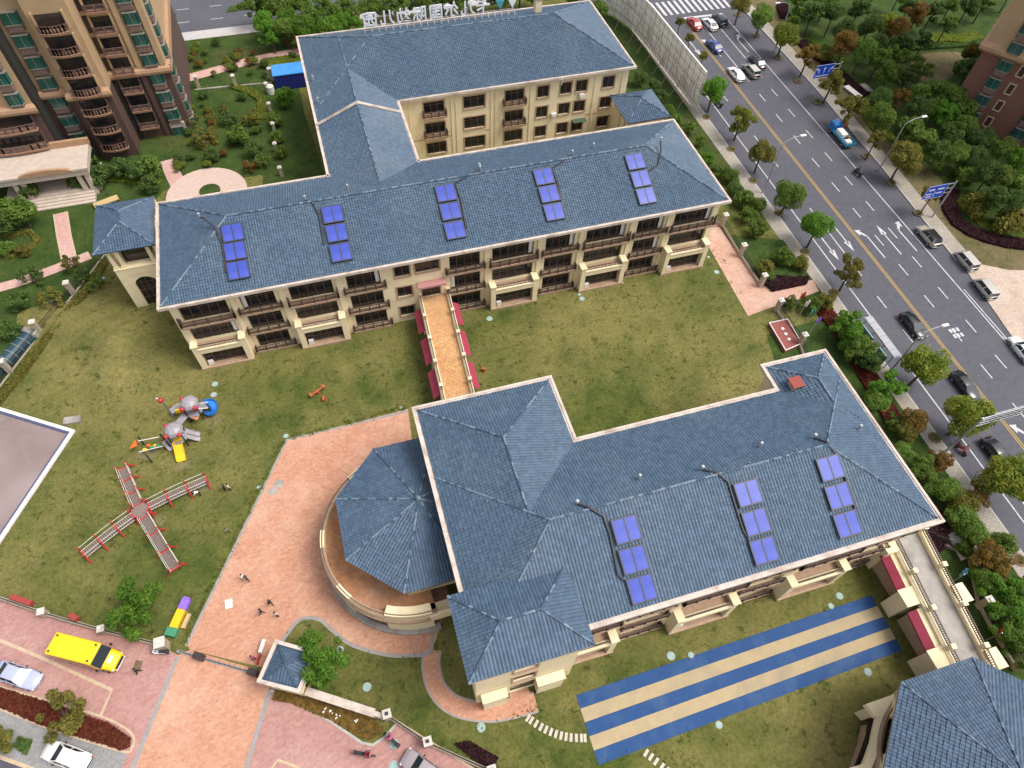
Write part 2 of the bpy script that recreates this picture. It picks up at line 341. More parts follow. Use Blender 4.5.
# road markings, all children of the road
def mark(poly, m=WLINE, name='road_marking', z=RZ+.005): return sheet(name, poly, z, m, .003, parent=road)
def ymark(c, y0, y1, w=.15, m=WLINE, seg=12):
    n = max(1,int(abs(y1-y0)/seg))
    for i in range(n):
        a = y0+(y1-y0)*i/n; b = y0+(y1-y0)*(i+1)/n
        mark([(rx(c,a)-w/2,a),(rx(c,a)+w/2,a),(rx(c,b)+w/2,b),(rx(c,b)-w/2,b)], m)
for c in (71.08,71.38): ymark(c, -40, 117.5, .16, YLINE, 20)
ymark(79.75, 32, 117, .16); ymark(64.85, -40, 110, .16)
ymark(80.2, 12, 43, .14)
DASH = MB().prism([(-.075,-1.1),(.075,-1.1),(.075,1.1),(-.075,1.1)], 0, .003).mesh('lane_dash', WLINE)
for c, lo, hi, ph in ((67.75,-30,96,2.0),(74.15,-30,99,.4),(76.95,-30,99,1.2)):
    y = lo+ph
    while y < hi:
        if not (c < 70 and 52 < y < 62) and not (c > 70 and 50 < y < 51): link('lane_dash', DASH, road, (rx(c,y),y,RZ+.003))
        y += 6
for c in (74.15,76.95): ymark(c, 100, 117.5, .15)
ymark(67.9, 6, 18, .2); ymark(66.4, 8, 20, .2)
ymark(67.8, 51, 61, .15)
mark([(71.8,117.6),(80.2,117.3),(80.2,117.9),(71.8,118.2)])
for i in range(17):
    x = 62.5+i*1.25; mark([(x,119.6),(x+.55,119.6),(x+.6,124.6),(x+.05,124.6)], name='crossing_bar')
for i in range(6):
    y = 126.5+i*1.2; mark([(61.5,y),(64.5,y),(64.5,y+.5),(61.5,y+.5)], name='crossing_bar')
def arrow(x, y, d=1, kind='straight', L=6.2):
    def T(p): return [(rx(x,y)+q[0]*d, y+q[1]*d) for q in p]
    mark(T([(-.09,-L/2),(.09,-L/2),(.09,L/2-1.4),(-.09,L/2-1.4)]), name='arrow_marking')
    if kind == 'straight': mark(T([(-.45,L/2-2.0),(.45,L/2-2.0),(0,L/2)]), name='arrow_marking')
    elif kind == 'left': mark(T([(.09,L/2-1.6),(-.5,L/2-.55),(-.28,L/2-.3),(-1.15,L/2-.1),(-.95,L/2-1.35),(-.7,L/2-1.0),(-.09,L/2-1.9)]), name='arrow_marking')
    else: mark(T([(-.09,L/2-1.6),(.5,L/2-.55),(.28,L/2-.3),(1.15,L/2-.1),(.95,L/2-1.35),(.7,L/2-1.0),(.09,L/2-1.9)]), name='arrow_marking')
for y in (54.2,): arrow(72.9, y, 1, 'left'); arrow(75.6, y, 1, 'straight'); arrow(78.2, y, 1, 'right')
for y in (107,): arrow(72.7, y, 1, 'left'); arrow(78.4, y, 1, 'right')
arrow(66.2, 55.5, -1); arrow(69.3, 56.5, -1); arrow(69.2, 108, -1); arrow(72.8, 20, 1, 'left'); arrow(69.5,10,-1)
for i in range(3): # painted symbols on the lane
    for j in range(2): mark([(72.8+i*.55,36.0+j*.9),(73.15+i*.55,36.0+j*.9),(73.15+i*.55,36.6+j*.9),(72.8+i*.55,36.6+j*.9)], name='lane_symbol')
for i in range(5):
    y = 20+i*3.6; mark([(rx(79.85,y),y),(rx(80.15,y),y-.6),(rx(80.15,y),y-.3),(rx(79.85,y),y+.3)], name='hatch_marking')
sheet('median', [GX(226,12),GX(262,7),GX(300,2),GX(300,-3),GX(230,6)], RZ+.12, PARK, .12); sheet('median', [GX(140,24),GX(168,20),GX(176,14),GX(168,10),GX(140,13)], RZ+.12, PARK, .12)
for x in (-26,-20,-14,-8,-2):
    for y in (138.2,143.0): link('lane_dash', DASH, road, (x,y,RZ+.003), R_(90))
# ------------------------------------------------------------------ paving inside the grounds
plaza_px = [(286,441),(408,409),(416,470),(450,600),(432,650),(410,656),(385,655),(352,646),(332,631),(322,622),(310,618),(298,621),(288,633),(278,646),(265,668),(190,650),(186,643)]
sheet('plaza', [GX(*p) for p in plaza_px], .006, PLAZA)
_A, _B = Vector(GX(0,757)), Vector(GX(30,768)); _d = (_B-_A).normalized(); _n = Vector((_d.y,-_d.x))   # street kerb line along the bottom
def hit(p0, p1):
    p0, p1 = Vector(GX(*p0)), Vector(GX(*p1)); e = p1-p0; k = e.x*_d.y-e.y*_d.x; t = ((_A.x-p0.x)*_d.y-(_A.y-p0.y)*_d.x)/k; return tuple(p0+e*t)
_fl, _fr = hit((178,655),(133,768)), hit((270,690),(246,768))
sheet('parking_court', [tuple(_A-_d*20),tuple(_A+_d*75),GX(520,800),GX(440,748),GX(398,722),GX(384,736),GX(372,744),GX(362,742),GX(330,721),GX(285,698),GX(270,690),GX(178,655),GX(165,648),GX(60,618),GX(0,600),GX(-60,578)], .004, MAUVE)
fore = [(190,650),(265,672),(270,690),(240,800),(110,800),(130,768),(178,655)]
sheet('forecourt', [GX(*p) for p in fore[:3]]+[_fr,_fl,GX(178,655)], .008, PLAZA)
EDGE = mat('grey_paving_edge', (.30,.275,.265), .9, (.24,.22,.21), 2, 8)
strip('paving_edge', [GX(*p) for p in [(408,411),(287,440),(186,646)]], .28, .02, EDGE)
strip('paving_edge', smooth_poly([GX(*p) for p in [(278,648),(288,633),(298,621),(310,617.5),(322,621),(332,630),(352,645),(385,654.5),(410,655.5),(431,650),(430,616)]], 5, False), .35, .02, EDGE)
strip('paving_edge', [GX(178,656),GX(133,768),_fl], .4, .022, EDGE)
strip('paving_edge', [GX(270,690),GX(246,768),_fr], .4, .022, EDGE)
park_px = [(-60,578),(0,600),(60,618),(165,648),(178,655),(133,768),(120,790),(-60,800)]
sheet('parking_court', [GX(*p) for p in park_px], .006, MAUVE)
sheet('parking_court', [GX(*p) for p in [(270,690),(285,698),(330,721),(362,742),(372,744),(384,736),(398,722),(440,748),(500,785),(500,820),(236,800)]], .006, MAUVE)
strip('kerb', [GX(*p) for p in [(271,690),(285,698),(330,721),(362,743),(373,745),(385,737),(398,722)]], .22, .06, KERB, .06)
CURB2 = mat('cream_kerb', (.5,.38,.26), .85, (.42,.31,.21), 2)
strip('kerb', [GX(*p) for p in [(398,722),(440,748),(500,785)]], .2, .06, CURB2, .06)
strip('parking_line', [GX(*p) for p in [(-20,632),(40,657),(112,690),(100,717)]], .28, .018, CURB2)
strip('parking_line', [GX(*p) for p in [(272,768),(278,760),(300,768)]], .22, .018, CURB2)
sheet('grey_pavement', [GX(*p) for p in [(-60,690),(0,709),(60,728),(128,753),(118,775),(80,800),(-60,800)]], .010, GREYP)
sheet('street', [tuple(_A-_d*150),tuple(_A+_d*200),tuple(_A+_d*200+_n*14),tuple(_A-_d*150+_n*14)], .014, ASPH)
strip('kerb', [tuple(_A-_d*60),tuple(_A),tuple(_A+_d*75)], .3, .05, CURB2, .05)
strip('kerb', smooth_poly([GX(*p) for p in [(-30,680),(0,687),(55,703),(100,716),(125,728),(134,738),(132,748),(125,752),(85,740),(40,725),(0,709),(-30,701)]], 4, False), .2, .08, CURB2, .08)
sheet('parking_patch', [GX(*p) for p in [(132,670),(136,660),(143,661),(140,672)]], .011, SOIL)
# garden path to the stair block door
path = smooth_poly([GX(*p) for p in [(432,650),(431,668),(438,690),(456,706),(487,712),(514,708),(536,702)]], 6, False)
strip('garden_path', path, 1.45, .012, PLAZA); 
strip('garden_path_edging', [(p[0],p[1]) for p in path], 1.8, .008, EDGE)
sheet('door_apron', [GX(*p) for p in [(509,690),(527,685),(536,707),(512,712)]], .016, PLAZA)
# path beside the right end of the middle building + gate path
sheet('side_path', [GX(*p) for p in [(705,240),(703,226),(714.6,220),(760,286.5),(776,285),(813,280),(819,291),(786,304),(772,307),(748,316)]], .006, brickmat('peach_pavers', (.50,.30,.22), (.44,.24,.17), (.42,.28,.22), .4, .4, stain=(.50,.36,.29), stain2=(.46,.24,.17)))
# park at the top left
parkleft = [GX(*p) for p in [(-60,440),(0,393),(40,345),(86,290),(106,262),(120,235),(165,190),(260,175)]]+[(-2,82),(-2,131.4),(-200,131.4),(-200,60)]
sheet('park_ground', parkleft, .010, PARK)
strip('park_path', smooth_poly([GX(*p) for p in [(170,83),(210,72),(250,61),(290,53),(330,48)]], 5, False), 2.2, .03, PINKP)
strip('park_path', [GX(*p) for p in [(60.5,213),(64,236),(69,258)]], 1.75, .03, PINKP)
strip('park_path', [GX(*p) for p in [(-30,296),(20,282),(55,269),(90,255)]], 1.6, .034, PINKP)
strip('park_path', [GX(*p) for p in [(168,160),(172,172),(180,188)]], 2.2, .032, PINKP)
strip('park_path_edging', [GX(*p) for p in [(53.8,214.5),(57.3,237),(62,260)]], .22, .045, CURB2)
strip('park_path_edging', [GX(*p) for p in [(67.2,212),(70.8,235),(76,256.5)]], .22, .046, CURB2)
cc = G(207,193); cr_ = 5.7
circ = MB(); circ.prism([(cc.x+cr_*math.cos(a*math.pi/20), cc.y+cr_*math.sin(a*math.pi/20)) for a in range(40)], 0, .04)
o = circ.build('round_plaza', mat('pale_pink_paving', (.52,.40,.34), .9, (.44,.32,.27), 2.5)); o['kind'] = 'structure'
o = MB().prism([(G(210,191).x+1.5*math.cos(a*math.pi/12), G(210,191).y+1.5*math.sin(a*math.pi/12)) for a in range(24)], .03, .12).build('round_lawn', PARK); o['kind'] = 'structure'
strip('garden_kerb', [GX(*p) for p in [(195,90),(235,86),(272,83)]], .3, .12, CONC, .12)
# lawns with a different tone
sheet('rear_lawn', [GX(*p) for p in [(268,112),(300,100),(325,175),(262,190)]], .016, PARK)
sheet('back_yard', [(47.8,75),(60,72),(60.3,128),(47.8,128)], .008, PARK)
sheet('shrub_bed', [(48,63),(59.9,58),(60,44.5),(52,47),(49.5,60)], .005, PARK)
sheet('shrub_bed', [(46.5,33),(49,43),(59.7,43.5),(59,10),(58,-20),(50,-20),(50.5,13),(48,13)], .005, PARK)

# ------------------------------------------------------------------ roofs
P_RIB, P_ROW = .30, .36
_T = [random.random() for _ in range(997)]
def tile_face(mb, poly):
    """poly[0]->poly[1] is the eave; convex planar polygon"""
    a, b = poly[0], poly[1]; u = (b-a).normalized(); nrm = None
    for q in poly[2:]:
        n = u.cross(q-a)
        if n.length > 1e-6: nrm = n.normalized(); break
    if nrm.z < 0: nrm = -nrm
    v = nrm.cross(u)
    if (poly[2]-a).dot(v) < 0: v = -v
    pl = [((q-a).dot(u),(q-a).dot(v)) for q in poly]; smax = max(q[1] for q in pl); N = len(pl)
    def rng_at(s):
        xs = []
        for i in range(N):
            (x0,s0),(x1,s1) = pl[i], pl[(i+1)%N]
            if abs(s1-s0) < 1e-9:
                if abs(s-s0) < 1e-6: xs += [x0,x1]
            elif min(s0,s1)-1e-6 <= s <= max(s0,s1)+1e-6: xs.append(x0+(x1-x0)*(s-s0)/(s1-s0))
        return (min(xs),max(xs)) if xs else (0,0)
    s = 0.; V = []; Fc = []; Tn = []; base = len(mb.v)
    prof = (0,.062,.055); jj = 0
    while s < smax-.02:
        s1 = min(s+P_ROW, smax); l0,r0 = rng_at(s); l1,r1 = rng_at(s1)
        lo, hi = min(l0,l1), max(r0,r1); k0, k1 = int(math.floor(lo/P_RIB*3)), int(math.ceil(hi/P_RIB*3)); jj += 1
        prev = None
        for k in range(k0, k1+1):
            x = k*P_RIB/3; h = prof[k%3]
            xa = min(max(x,l0),r0); xb = min(max(x,l1),r1)
            wob = .012*math.sin(k*12.9898+jj*78.233)
            pa = a+u*xa+v*s+nrm*(h+.055+wob); pb = a+u*xb+v*(s1+.01)+nrm*(h+wob)
            V.append(pa); V.append(pb); i = base+len(V)-2
            if prev is not None and (abs(xa-prev[1])+abs(xb-prev[2]) > 1e-4): Fc.append((prev[0], i, i+1, prev[0]+1)); Tn.append(_T[(((k-1)//3)*((k-1)//3)*7+((k-1)//3)*331+jj*jj*13+jj*577)%997])
            prev = (i, xa, xb)
        s = s1
    mb.v.extend([tuple(q) for q in V]); mb.f.extend(Fc); mb.m.extend([0]*len(Fc)); mb.t.extend(Tn)
def hip_polys(x0,x1,y0,y1,ze,s):
    w, d = x1-x0, y1-y0; V_ = Vector
    c = [V_((x0,y0,ze)),V_((x1,y0,ze)),V_((x1,y1,ze)),V_((x0,y1,ze))]
    if w >= d:
        h = d/2; zr = ze+h*s; ra, rb = V_((x0+h,y0+h,zr)), V_((x1-h,y0+h,zr))
        return [[c[0],c[1],rb,ra],[c[1],c[2],rb],[c[2],c[3],ra,rb],[c[3],c[0],ra]], [(ra,rb),(c[0],ra),(c[3],ra),(c[1],rb),(c[2],rb)]
    h = w/2; zr = ze+h*s; ra, rb = V_((x0+h,y0+h,zr)), V_((x0+h,y1-h,zr))
    return [[c[0],c[1],ra],[c[1],c[2],rb,ra],[c[2],c[3],rb],[c[3],c[0],ra,rb]], [(ra,rb),(c[0],ra),(c[1],ra),(c[2],rb),(c[3],rb)]
def ridge_cap(mb, a, b, r=.10):
    a, b = Vector(a), Vector(b); L = (b-a).length; n = max(2,int(L/.42)); up = Vector((0,0,.09))
    for i in range(n):
        p, q = a+(b-a)*(i/n)+up, a+(b-a)*((i+1.08)/n)+up
        mb.tube([p,q], [r*1.12,r*.92], 6, mi=1 if random.random() < .55 else 0)
    d = (b-a).normalized(); sd = d.cross(Vector((0,0,1))).normalized()
    for i in range(int(L*1.1)):   # loose mortar along the cap
        if random.random() < .3:
            p = a+(b-a)*random.random()+sd*random.choice((-1,1))*random.uniform(.12,.3)+Vector((0,0,.03))
            mb.box(-.09,.09,-.04,.04,-.05,.05,1,Matrix.Translation(p)@Matrix.Rotation(random.random()*6,4,'Z'))
def roof_block(par, x0,x1,y0,y1,ze,s,tm=TILE,skip_cap=(),deck=True,inset=.42):
    polys, ridges = hip_polys(x0+inset,x1-inset,y0+inset,y1-inset,ze,s)
    mb = MB()
    for p in polys: tile_face(mb, p)
    o = mb.build('roof_tiles', tm, par); o['kind'] = 'stuff'
    for i,(a,b) in enumerate(ridges):
        if i in skip_cap: continue
        c = MB(); ridge_cap(c, a, b); c.build('ridge_cap', [tm, MORTAR], par)
    if deck:
        d = MB(); idx = {}
        for p in polys: d.add([q-Vector((0,0,.06)) for q in p], [tuple(range(len(p)))])
        d.build('roof_deck', tm, par)
def offset_poly(poly, d):
    n = len(poly); out = []
    for i in range(n):
        p0, p1, p2 = Vector(poly[i-1]), Vector(poly[i]), Vector(poly[(i+1)%n])
        e0, e1 = (p1-p0).normalized(), (p2-p1).normalized()
        n0, n1 = Vector((-e0.y,e0.x)), Vector((-e1.y,e1.x)); m = (n0+n1); m = m/ m.length if m.length > 1e-6 else n0
        out.append(tuple(p1+m*d/max(.3,m.dot(n0))))
    return out
def gutter(par, poly, ze, w=.58, h=.26, m=None):
    """poly CCW outline of the eave; one gutter piece per side"""
    inn = offset_poly(poly, w); n = len(poly); mid = offset_poly(poly, .26); mid2 = offset_poly(poly, w-.02)
    for i in range(n):
        j = (i+1)%n; b = MB()
        o0,o1,a0,a1,i0,i1 = poly[i],poly[j],mid[i],mid[j],inn[i],inn[j]
        z0, z1, zc = ze-h, ze+.10, ze+.02
        vs = [(*o0,z0),(*o1,z0),(*o1,z1),(*o0,z1),(*a0,z1),(*a1,z1),(*a0,zc),(*a1,zc),(*i0,zc),(*i1,zc),(*i0,z0),(*i1,z0)]
        b.add(vs, [(0,1,2,3),(3,2,5,4),(4,5,7,6),(6,7,9,8),(10,11,1,0)])
        b.build('eave_gutter', m or GUTTER, par)
# ------------------------------------------------------------------ walls, windows, balconies
def wall_y(mb, x0, x1, y, z0, z1, holes, depth=.3, face=-1, xf=None):
    """wall in the XZ plane at y, facing -y, with rectangular holes (x0,x1,z0,z1) and reveals; xf maps (x,y,z)"""
    xs = sorted({x0,x1,*[h[0] for h in holes],*[h[1] for h in holes]}); zs = sorted({z0,z1,*[h[2] for h in holes],*[h[3] for h in holes]})
    T = xf or (lambda x,y,z:(x,y,z))
    for i in range(len(xs)-1):
        for k in range(len(zs)-1):
            cx, cz = (xs[i]+xs[i+1])/2, (zs[k]+zs[k+1])/2
            if any(h[0] < cx < h[1] and h[2] < cz < h[3] for h in holes): continue
            mb.add([T(xs[i],y,zs[k]),T(xs[i+1],y,zs[k]),T(xs[i+1],y,zs[k+1]),T(xs[i],y,zs[k+1])], [(0,1,2,3)])
    for (a,b,c,d) in holes:
        yb = y+depth
        for q in ([(a,y,c),(a,y,d),(a,yb,d),(a,yb,c)],[(b,y,d),(b,y,c),(b,yb,c),(b,yb,d)],[(a,y,c),(a,yb,c),(b,yb,c),(b,y,c)],[(a,y,d),(b,y,d),(b,yb,d),(a,yb,d)]):
            mb.add([T(*p) for p in q], [(0,1,2,3)])
_WC = {}
def window(par, x, y, z, w, h, nm=2, rz=0, frame=None, glass=None, surround=None, sill=True, transom=True, depth=.2, name='window'):
    """x,y,z: bottom centre on the wall plane (world); faces -y rotated by rz"""
    frame = frame or FRAME; glass = glass or GLASS
    key = (round(w,2),round(h,2),nm,frame.name,glass.name,surround.name if surround else '',sill,transom,depth)
    if key not in _WC:
        f = MB(); t = .09
        f.box(-w/2,w/2,depth-.05,depth+.06,0,t); f.box(-w/2,w/2,depth-.05,depth+.06,h-t,h)
        for i in range(nm+1):
            xx = -w/2+t/2+(w-t)*i/nm; f.box(xx-t/2,xx+t/2,depth-.045,depth+.055,t,h-t)
        if transom: f.box(-w/2+t,w/2-t,depth-.04,depth+.05,h*.68,h*.68+.06)
        p = MB().box(-w/2+.02,w/2-.02,depth+.02,depth+.04,.02,h-.02)
        sr = None
        if surround:
            sr = MB(); q = .17; e = .07
            sr.box(-w/2-q,-w/2,-e,.02,-q,h+q); sr.box(w/2,w/2+q,-e,.02,-q,h+q); sr.box(-w/2,w/2,-e-.01,.02,h,h+q)
            if sill: sr.box(-w/2-q*.6,w/2+q*.6,-e-.08,.02,-q,0)
        _WC[key] = (f.mesh('window',frame), p.mesh('pane',glass), sr.mesh('window_surround',surround) if sr else None)
    fm, pm, sm = _WC[key]
    o = link(name, fm, par, Vector((x,y,z))-wloc(par), rz); link('pane', pm, o)
    if sm: link('window_surround', sm, o)
    return o
_BC = {}
def balcony(par, x, y, z, w, d, hr=.8, rz=0, slab=None, rail=None, ends=False, name='balcony', curve=0):
    """x,y,z: centre of the back edge at slab bottom; projects towards -y"""
    slab = slab or TRIM; rail = rail or RAIL
    key = (round(w,2),round(d,2),hr,slab.name,rail.name,ends,curve)
    if key not in _BC:
        s = MB(); n = 8 if curve else 1
        pts = [(-w/2,0)]+[(-w/2+w*i/n, -d-(curve*math.sin(math.pi*i/n) if curve else 0)) for i in range(n+1)]+[(w/2,0)]
        s.prism(pts, 0, .24, bottom=True); s.prism([(p[0]*1.02,p[1]*1.06) for p in pts], .24, .31, bottom=True)
        r = MB(); e = .08
        line = [(p[0]*(1-.16/w),p[1]+(.08 if p[1] < 0 else 0)) for p in pts]
        for i in range(len(line)-1):
            a, b = line[i], line[i+1]
            r.bar((a[0],a[1],.31+hr),(b[0],b[1],.31+hr),.10,.10); r.bar((a[0],a[1],.42),(b[0],b[1],.42),.07,.10)
            L = math.hypot(b[0]-a[0],b[1]-a[1]); k = max(1,int(L/.17))
            for j in range(k+1):
                q = (a[0]+(b[0]-a[0])*j/k, a[1]+(b[1]-a[1])*j/k); r.box(q[0]-.032,q[0]+.032,q[1]-.032,q[1]+.032,.31,.31+hr)
            k = max(1,round(L/1.3))
            for j in range(k+1):
                q = (a[0]+(b[0]-a[0])*j/k, a[1]+(b[1]-a[1])*j/k); r.box(q[0]-.09,q[0]+.09,q[1]-.09,q[1]+.09,.31,.31+hr+.08)
        if ends:
            for sx in (-1,1): r.box(sx*(w/2-.09)-.09,sx*(w/2-.09)+.09,-d+.0,-d+.22,.3,1.9)
        _BC[key] = (s.mesh('balcony',slab), r.mesh('railing',rail))
    o = link(name, _BC[key][0], par, Vector((x,y,z))-wloc(par), rz); link('railing', _BC[key][1], o); return o
def bay_facade(par, bays, y, ztop, x_lo, x_hi, extra_holes=(), skipground=()):
    """three-storey -y facade of loggia bays. bays: (kind,x0,x1). wall at y."""
    holes = list(extra_holes); fl = (.35,3.75,7.2)
    for kd,a,b in bays:
        m = .45 if kd == 'W' else .55
        for z in fl: holes.append((a+m, b-m, z+.05, z+(2.75 if kd == 'W' else 2.6)))
    w = MB(); wall_y(w, x_lo, x_hi, y, 0, ztop, holes, .5); w.build('front_wall', CREAM, par)
    pil = set()
    for kd,a,b in bays:
        c = (a+b)/2; m = .45 if kd == 'W' else .55; ww = b-a-2*m
        for i,z in enumerate(fl):
            window(par, c, y, z+.05, ww, 2.7 if kd == 'W' else 2.55, 5 if kd == 'W' else 4, depth=.42)
            if i and random.random() < .5: # bright curtain behind the glass edge
                cu = MB(); sx = random.choice((-1,1)); cu.box(c+sx*(ww/2-.35)-.22,c+sx*(ww/2-.35)+.22,y+.30,y+.34,z+.4,z+2.5); cu.build('curtain', WHITE, par)
        if kd == 'W':
            balcony(par, c, y+.02, fl[2]-.32, b-a, .75, ends=True)
            # ground floor portal with a terrace on top
            p = MB(); yf = y-1.25
            for x0,x1 in ((a,a+.62),(b-.62,b)):
                p.box(x0,x1,yf,y-.02,0,4.2); p.box(x0-.09,x1+.09,yf-.09,y-.03,4.2,4.36)
            p.box(a+.62,b-.62,yf+.05,yf+.45,2.85,3.55); p.box(a+.60,b-.60,yf-.02,yf+.52,3.55,3.7)
            p.build('portal', CREAM, par)
            t = MB(); t.box(a+.62,b-.62,yf+.45,y-.02,3.3,3.5); t.build('terrace_slab', TRIM, par)
            t = MB(); t.box(a-.08,b+.08,yf-.08,y-.02,0,.3); t.box(a+.62,b-.62,yf+.12,yf+.24,.3,.42); t.build('plinth', TRIM, par)
            r = MB(); k = int((b-a-1.3)/.2)
            for i in range(k+1): q = a+.65+(b-a-1.3)*i/k; r.box(q-.03,q+.03,yf+.2,yf+.26,3.7,4.2)
            r.box(a+.62,b-.62,yf+.18,yf+.28,4.2,4.27); r.build('railing', RAIL, par)
            window(par, c, yf, .45, b-a-1.3, 2.35, 5, depth=.75, name='shop_window'); MB().box(c-ww/2+.4,c-ww/2+1.0,yf+.25,yf+.6,.3,1.0).build('shelf', WHITE, par)
        else:
            for i,z in enumerate(fl): balcony(par, c, y+.02, z-.33, b-a, .5)
    # pilasters between bays
    prev = None
    for kd,a,b in bays:
        if prev is not None and a-prev < 1.2:
            p = MB(); x0 = prev-.25 if a-prev < .4 else prev-.05; x1 = a+.25 if a-prev < .4 else a+.05
            p.box(x0,x1,y-.22,y-.004,0,ztop); p.box(x0-.08,x1+.08,y-.30,y-.006,ztop-.35,ztop-.003); p.build('pilaster', CREAM, par)
        prev = b
def plain_walls(par, x0,x1,y0,y1,z0,z1,sides='nesw',m=None):
    b = MB()
    if 's' in sides: b.add([(x0,y0,z0),(x1,y0,z0),(x1,y0,z1),(x0,y0,z1)],[(0,1,2,3)])
    if 'e' in sides: b.add([(x1,y0,z0),(x1,y1,z0),(x1,y1,z1),(x1,y0,z1)],[(0,1,2,3)])
    if 'n' in sides: b.add([(x1,y1,z0),(x0,y1,z0),(x0,y1,z1),(x1,y1,z1)],[(0,1,2,3)])
    if 'w' in sides: b.add([(x0,y1,z0),(x0,y0,z0),(x0,y0,z1),(x0,y1,z1)],[(0,1,2,3)])
    return b.build('wall', m or CREAM, par)
def soffit(par, poly, z): 
    b = MB(); b.add([(p[0],p[1],z) for p in poly], [tuple(range(len(poly)))[::-1]]); b.build('soffit', TRIM, par)
SL = .42; ZE = 11.0
# ---- middle building
BX0,BX1,BY0,BY1 = -21.05,47.35,56.4,74.05
mid = thing('classroom_building', 'long middle three-storey building with hipped blue roof and five solar arrays', 'building', ((BX0+BX1)/2,(BY0+BY1)/2,0))
bays = [('W',-19.9,-13.9),('N',-13.5,-8.6),('W',-8.0,-2.2),('N',-1.6,3.4),('N',10.6,15.5),('W',16.0,22.2),('N',22.7,27.6),('W',28.1,34.3),('N',34.8,39.6),('W',40.0,46.2)]
BW = 57.4
sm = [(4.55,6.35,z,z+1.75) for z in (1.0,4.5,8.0)]; wd_ = [(7.0,9.9,8.1,10.1),(7.5,9.8,3.65,6.1)]
bay_facade(mid, bays, BW, ZE-.3, -20.3, 46.6, sm+wd_)
for a,b,c,d in sm: window(mid, (a+b)/2, BW, c, b-a, d-c, 2, surround=TRIM, transom=False)
window(mid, 8.45, BW, 8.1, 2.9, 2.0, 3, surround=TRIM); window(mid, 8.65, BW, 3.65, 2.3, 2.45, 2, surround=TRIM, name='door')
MB().box(7.0,10.4,BW-1.0,BW-.02,6.2,6.5).build('door_canopy', mat('pink_canopy',(.42,.20,.19),.8), mid)
plain_walls(mid, -20.3,46.6,BW,73.2,0,ZE-.3,'new')
gutter(mid, [(BX0,BY0),(BX1,BY0),(BX1,BY1),(BX0,BY1)], ZE); soffit(mid, [(BX0+.1,BY0+.1),(BX1-.1,BY0+.1),(BX1-.1,BY1-.1),(BX0+.1,BY1-.1)], ZE-.3)
roof_block(mid, BX0,BX1,BY0,BY1,ZE,SL)
for z in (1.2,4.6,8.1):
    for yy in (61,66,70): window(mid, 46.6, yy, z, 1.5, 1.7, 2, rz=R_(90), surround=TRIM, transom=False)
# ---- top building with link wing
AX0,AX1,AY0,AY1 = -.6,47.3,87.3,107.5; WX1 = 11.35
top = thing('rear_building', 'top building with blue hipped roof, rooftop lettering and a wing joining the middle roof', 'building', (24,97,0))
AWY = 88.0
aw = []
for x0,x1 in ((14.8,17.8),(27.0,29.9),(20.7,23.9)):
    for z in (1.05,4.45,7.85): aw.append((x0,x1,z,z+1.95,3))
for x0,x1 in ((32.0,33.8),(35.6,37.4),(38.1,39.9),(42.4,44.3)):
    for z in (1.05,4.45,7.85): aw.append((x0,x1,z,z+1.9,2))
b = MB(); wall_y(b, WX1-.7, 46.5, AWY, 0, ZE-.3, [h[:4] for h in aw], .3); b.build('front_wall', CREAM, top)
for (x0,x1,z0,z1,nm) in aw: window(top, (x0+x1)/2, AWY, z0, x1-x0, z1-z0, nm, surround=TRIM, transom=nm == 3)
for c in (16.3,28.45):
    for z in (4.0,7.4): balcony(top, c, AWY, z, 3.5, .75, hr=.8)
for x in (12.7,18.9,19.6,24.9,25.6,31.0,41.2,45.6):
    MB().box(x-.14,x+.14,AWY-.10,AWY-.003,0,ZE-.3).build('pilaster', CREAM, top)
for x0,x1 in ((12.9,14.3),(18.3,18.7),(24.0,24.7),(30.2,30.8),(40.2,42.0)):
    MB().box(x0,x1,AWY-.06,AWY-.004,3.75,3.87).build('string_course', TRIM, top)
MB().box(38.0,40.2,AWY-1.0,AWY-.02,3.15,3.25).build('door_canopy', mat('canopy_green',(.06,.10,.06),.5), top)
for x,z in ((34.8,4.5),(39.1,7.1)): MB().box(x-.4,x+.4,AWY-.5,AWY-.05,z,z+.55).build('air_conditioner', WHITE, top, bevel=.03)
plain_walls(top, .1,46.5,AWY,106.6,0,ZE-.3,'ne'); plain_walls(top, .1,WX1-.7,73.3,106.6,0,ZE-.3,'we')
for y in (77,81,86): window(top, WX1-.7, y, 4.5, 1.8, 1.9, 2, rz=R_(90), surround=TRIM)
gutter(top, [(AX0,AY1),(AX0,73.4),(WX1,73.4),(WX1,AY0),(AX1,AY0),(AX1,AY1)], ZE)
soffit(top, [(WX1-.8,AY0+.1),(AX1-.1,AY0+.1),(AX1-.1,AY1-.1),(WX1-.8,AY1-.1)], ZE-.3)
soffit(top, [(AX0+.1,74),(WX1-.1,74),(WX1-.1,AY1-.1),(AX0+.1,AY1-.1)], ZE-.305)
roof_block(top, AX0,AX1,AY0,AY1,ZE,SL,skip_cap=())
roof_block(top, AX0,WX1,62.2,AY1-.2,ZE+.012,SL,skip_cap=(1,2,3,4))
c = MB(); zr = ZE+(WX1-AX0-.56)/2*SL; xr = (AX0+WX1)/2
ridge_cap(c,(xr,84.6,zr+.05),(AX0+.3,84.6,ZE+.05),.2); ridge_cap(c,(xr,84.6,zr+.05),(WX1-.3,84.6,ZE+.05),.2); c.build('expansion_joint_cap', [GUTTER,GUTTER], top)
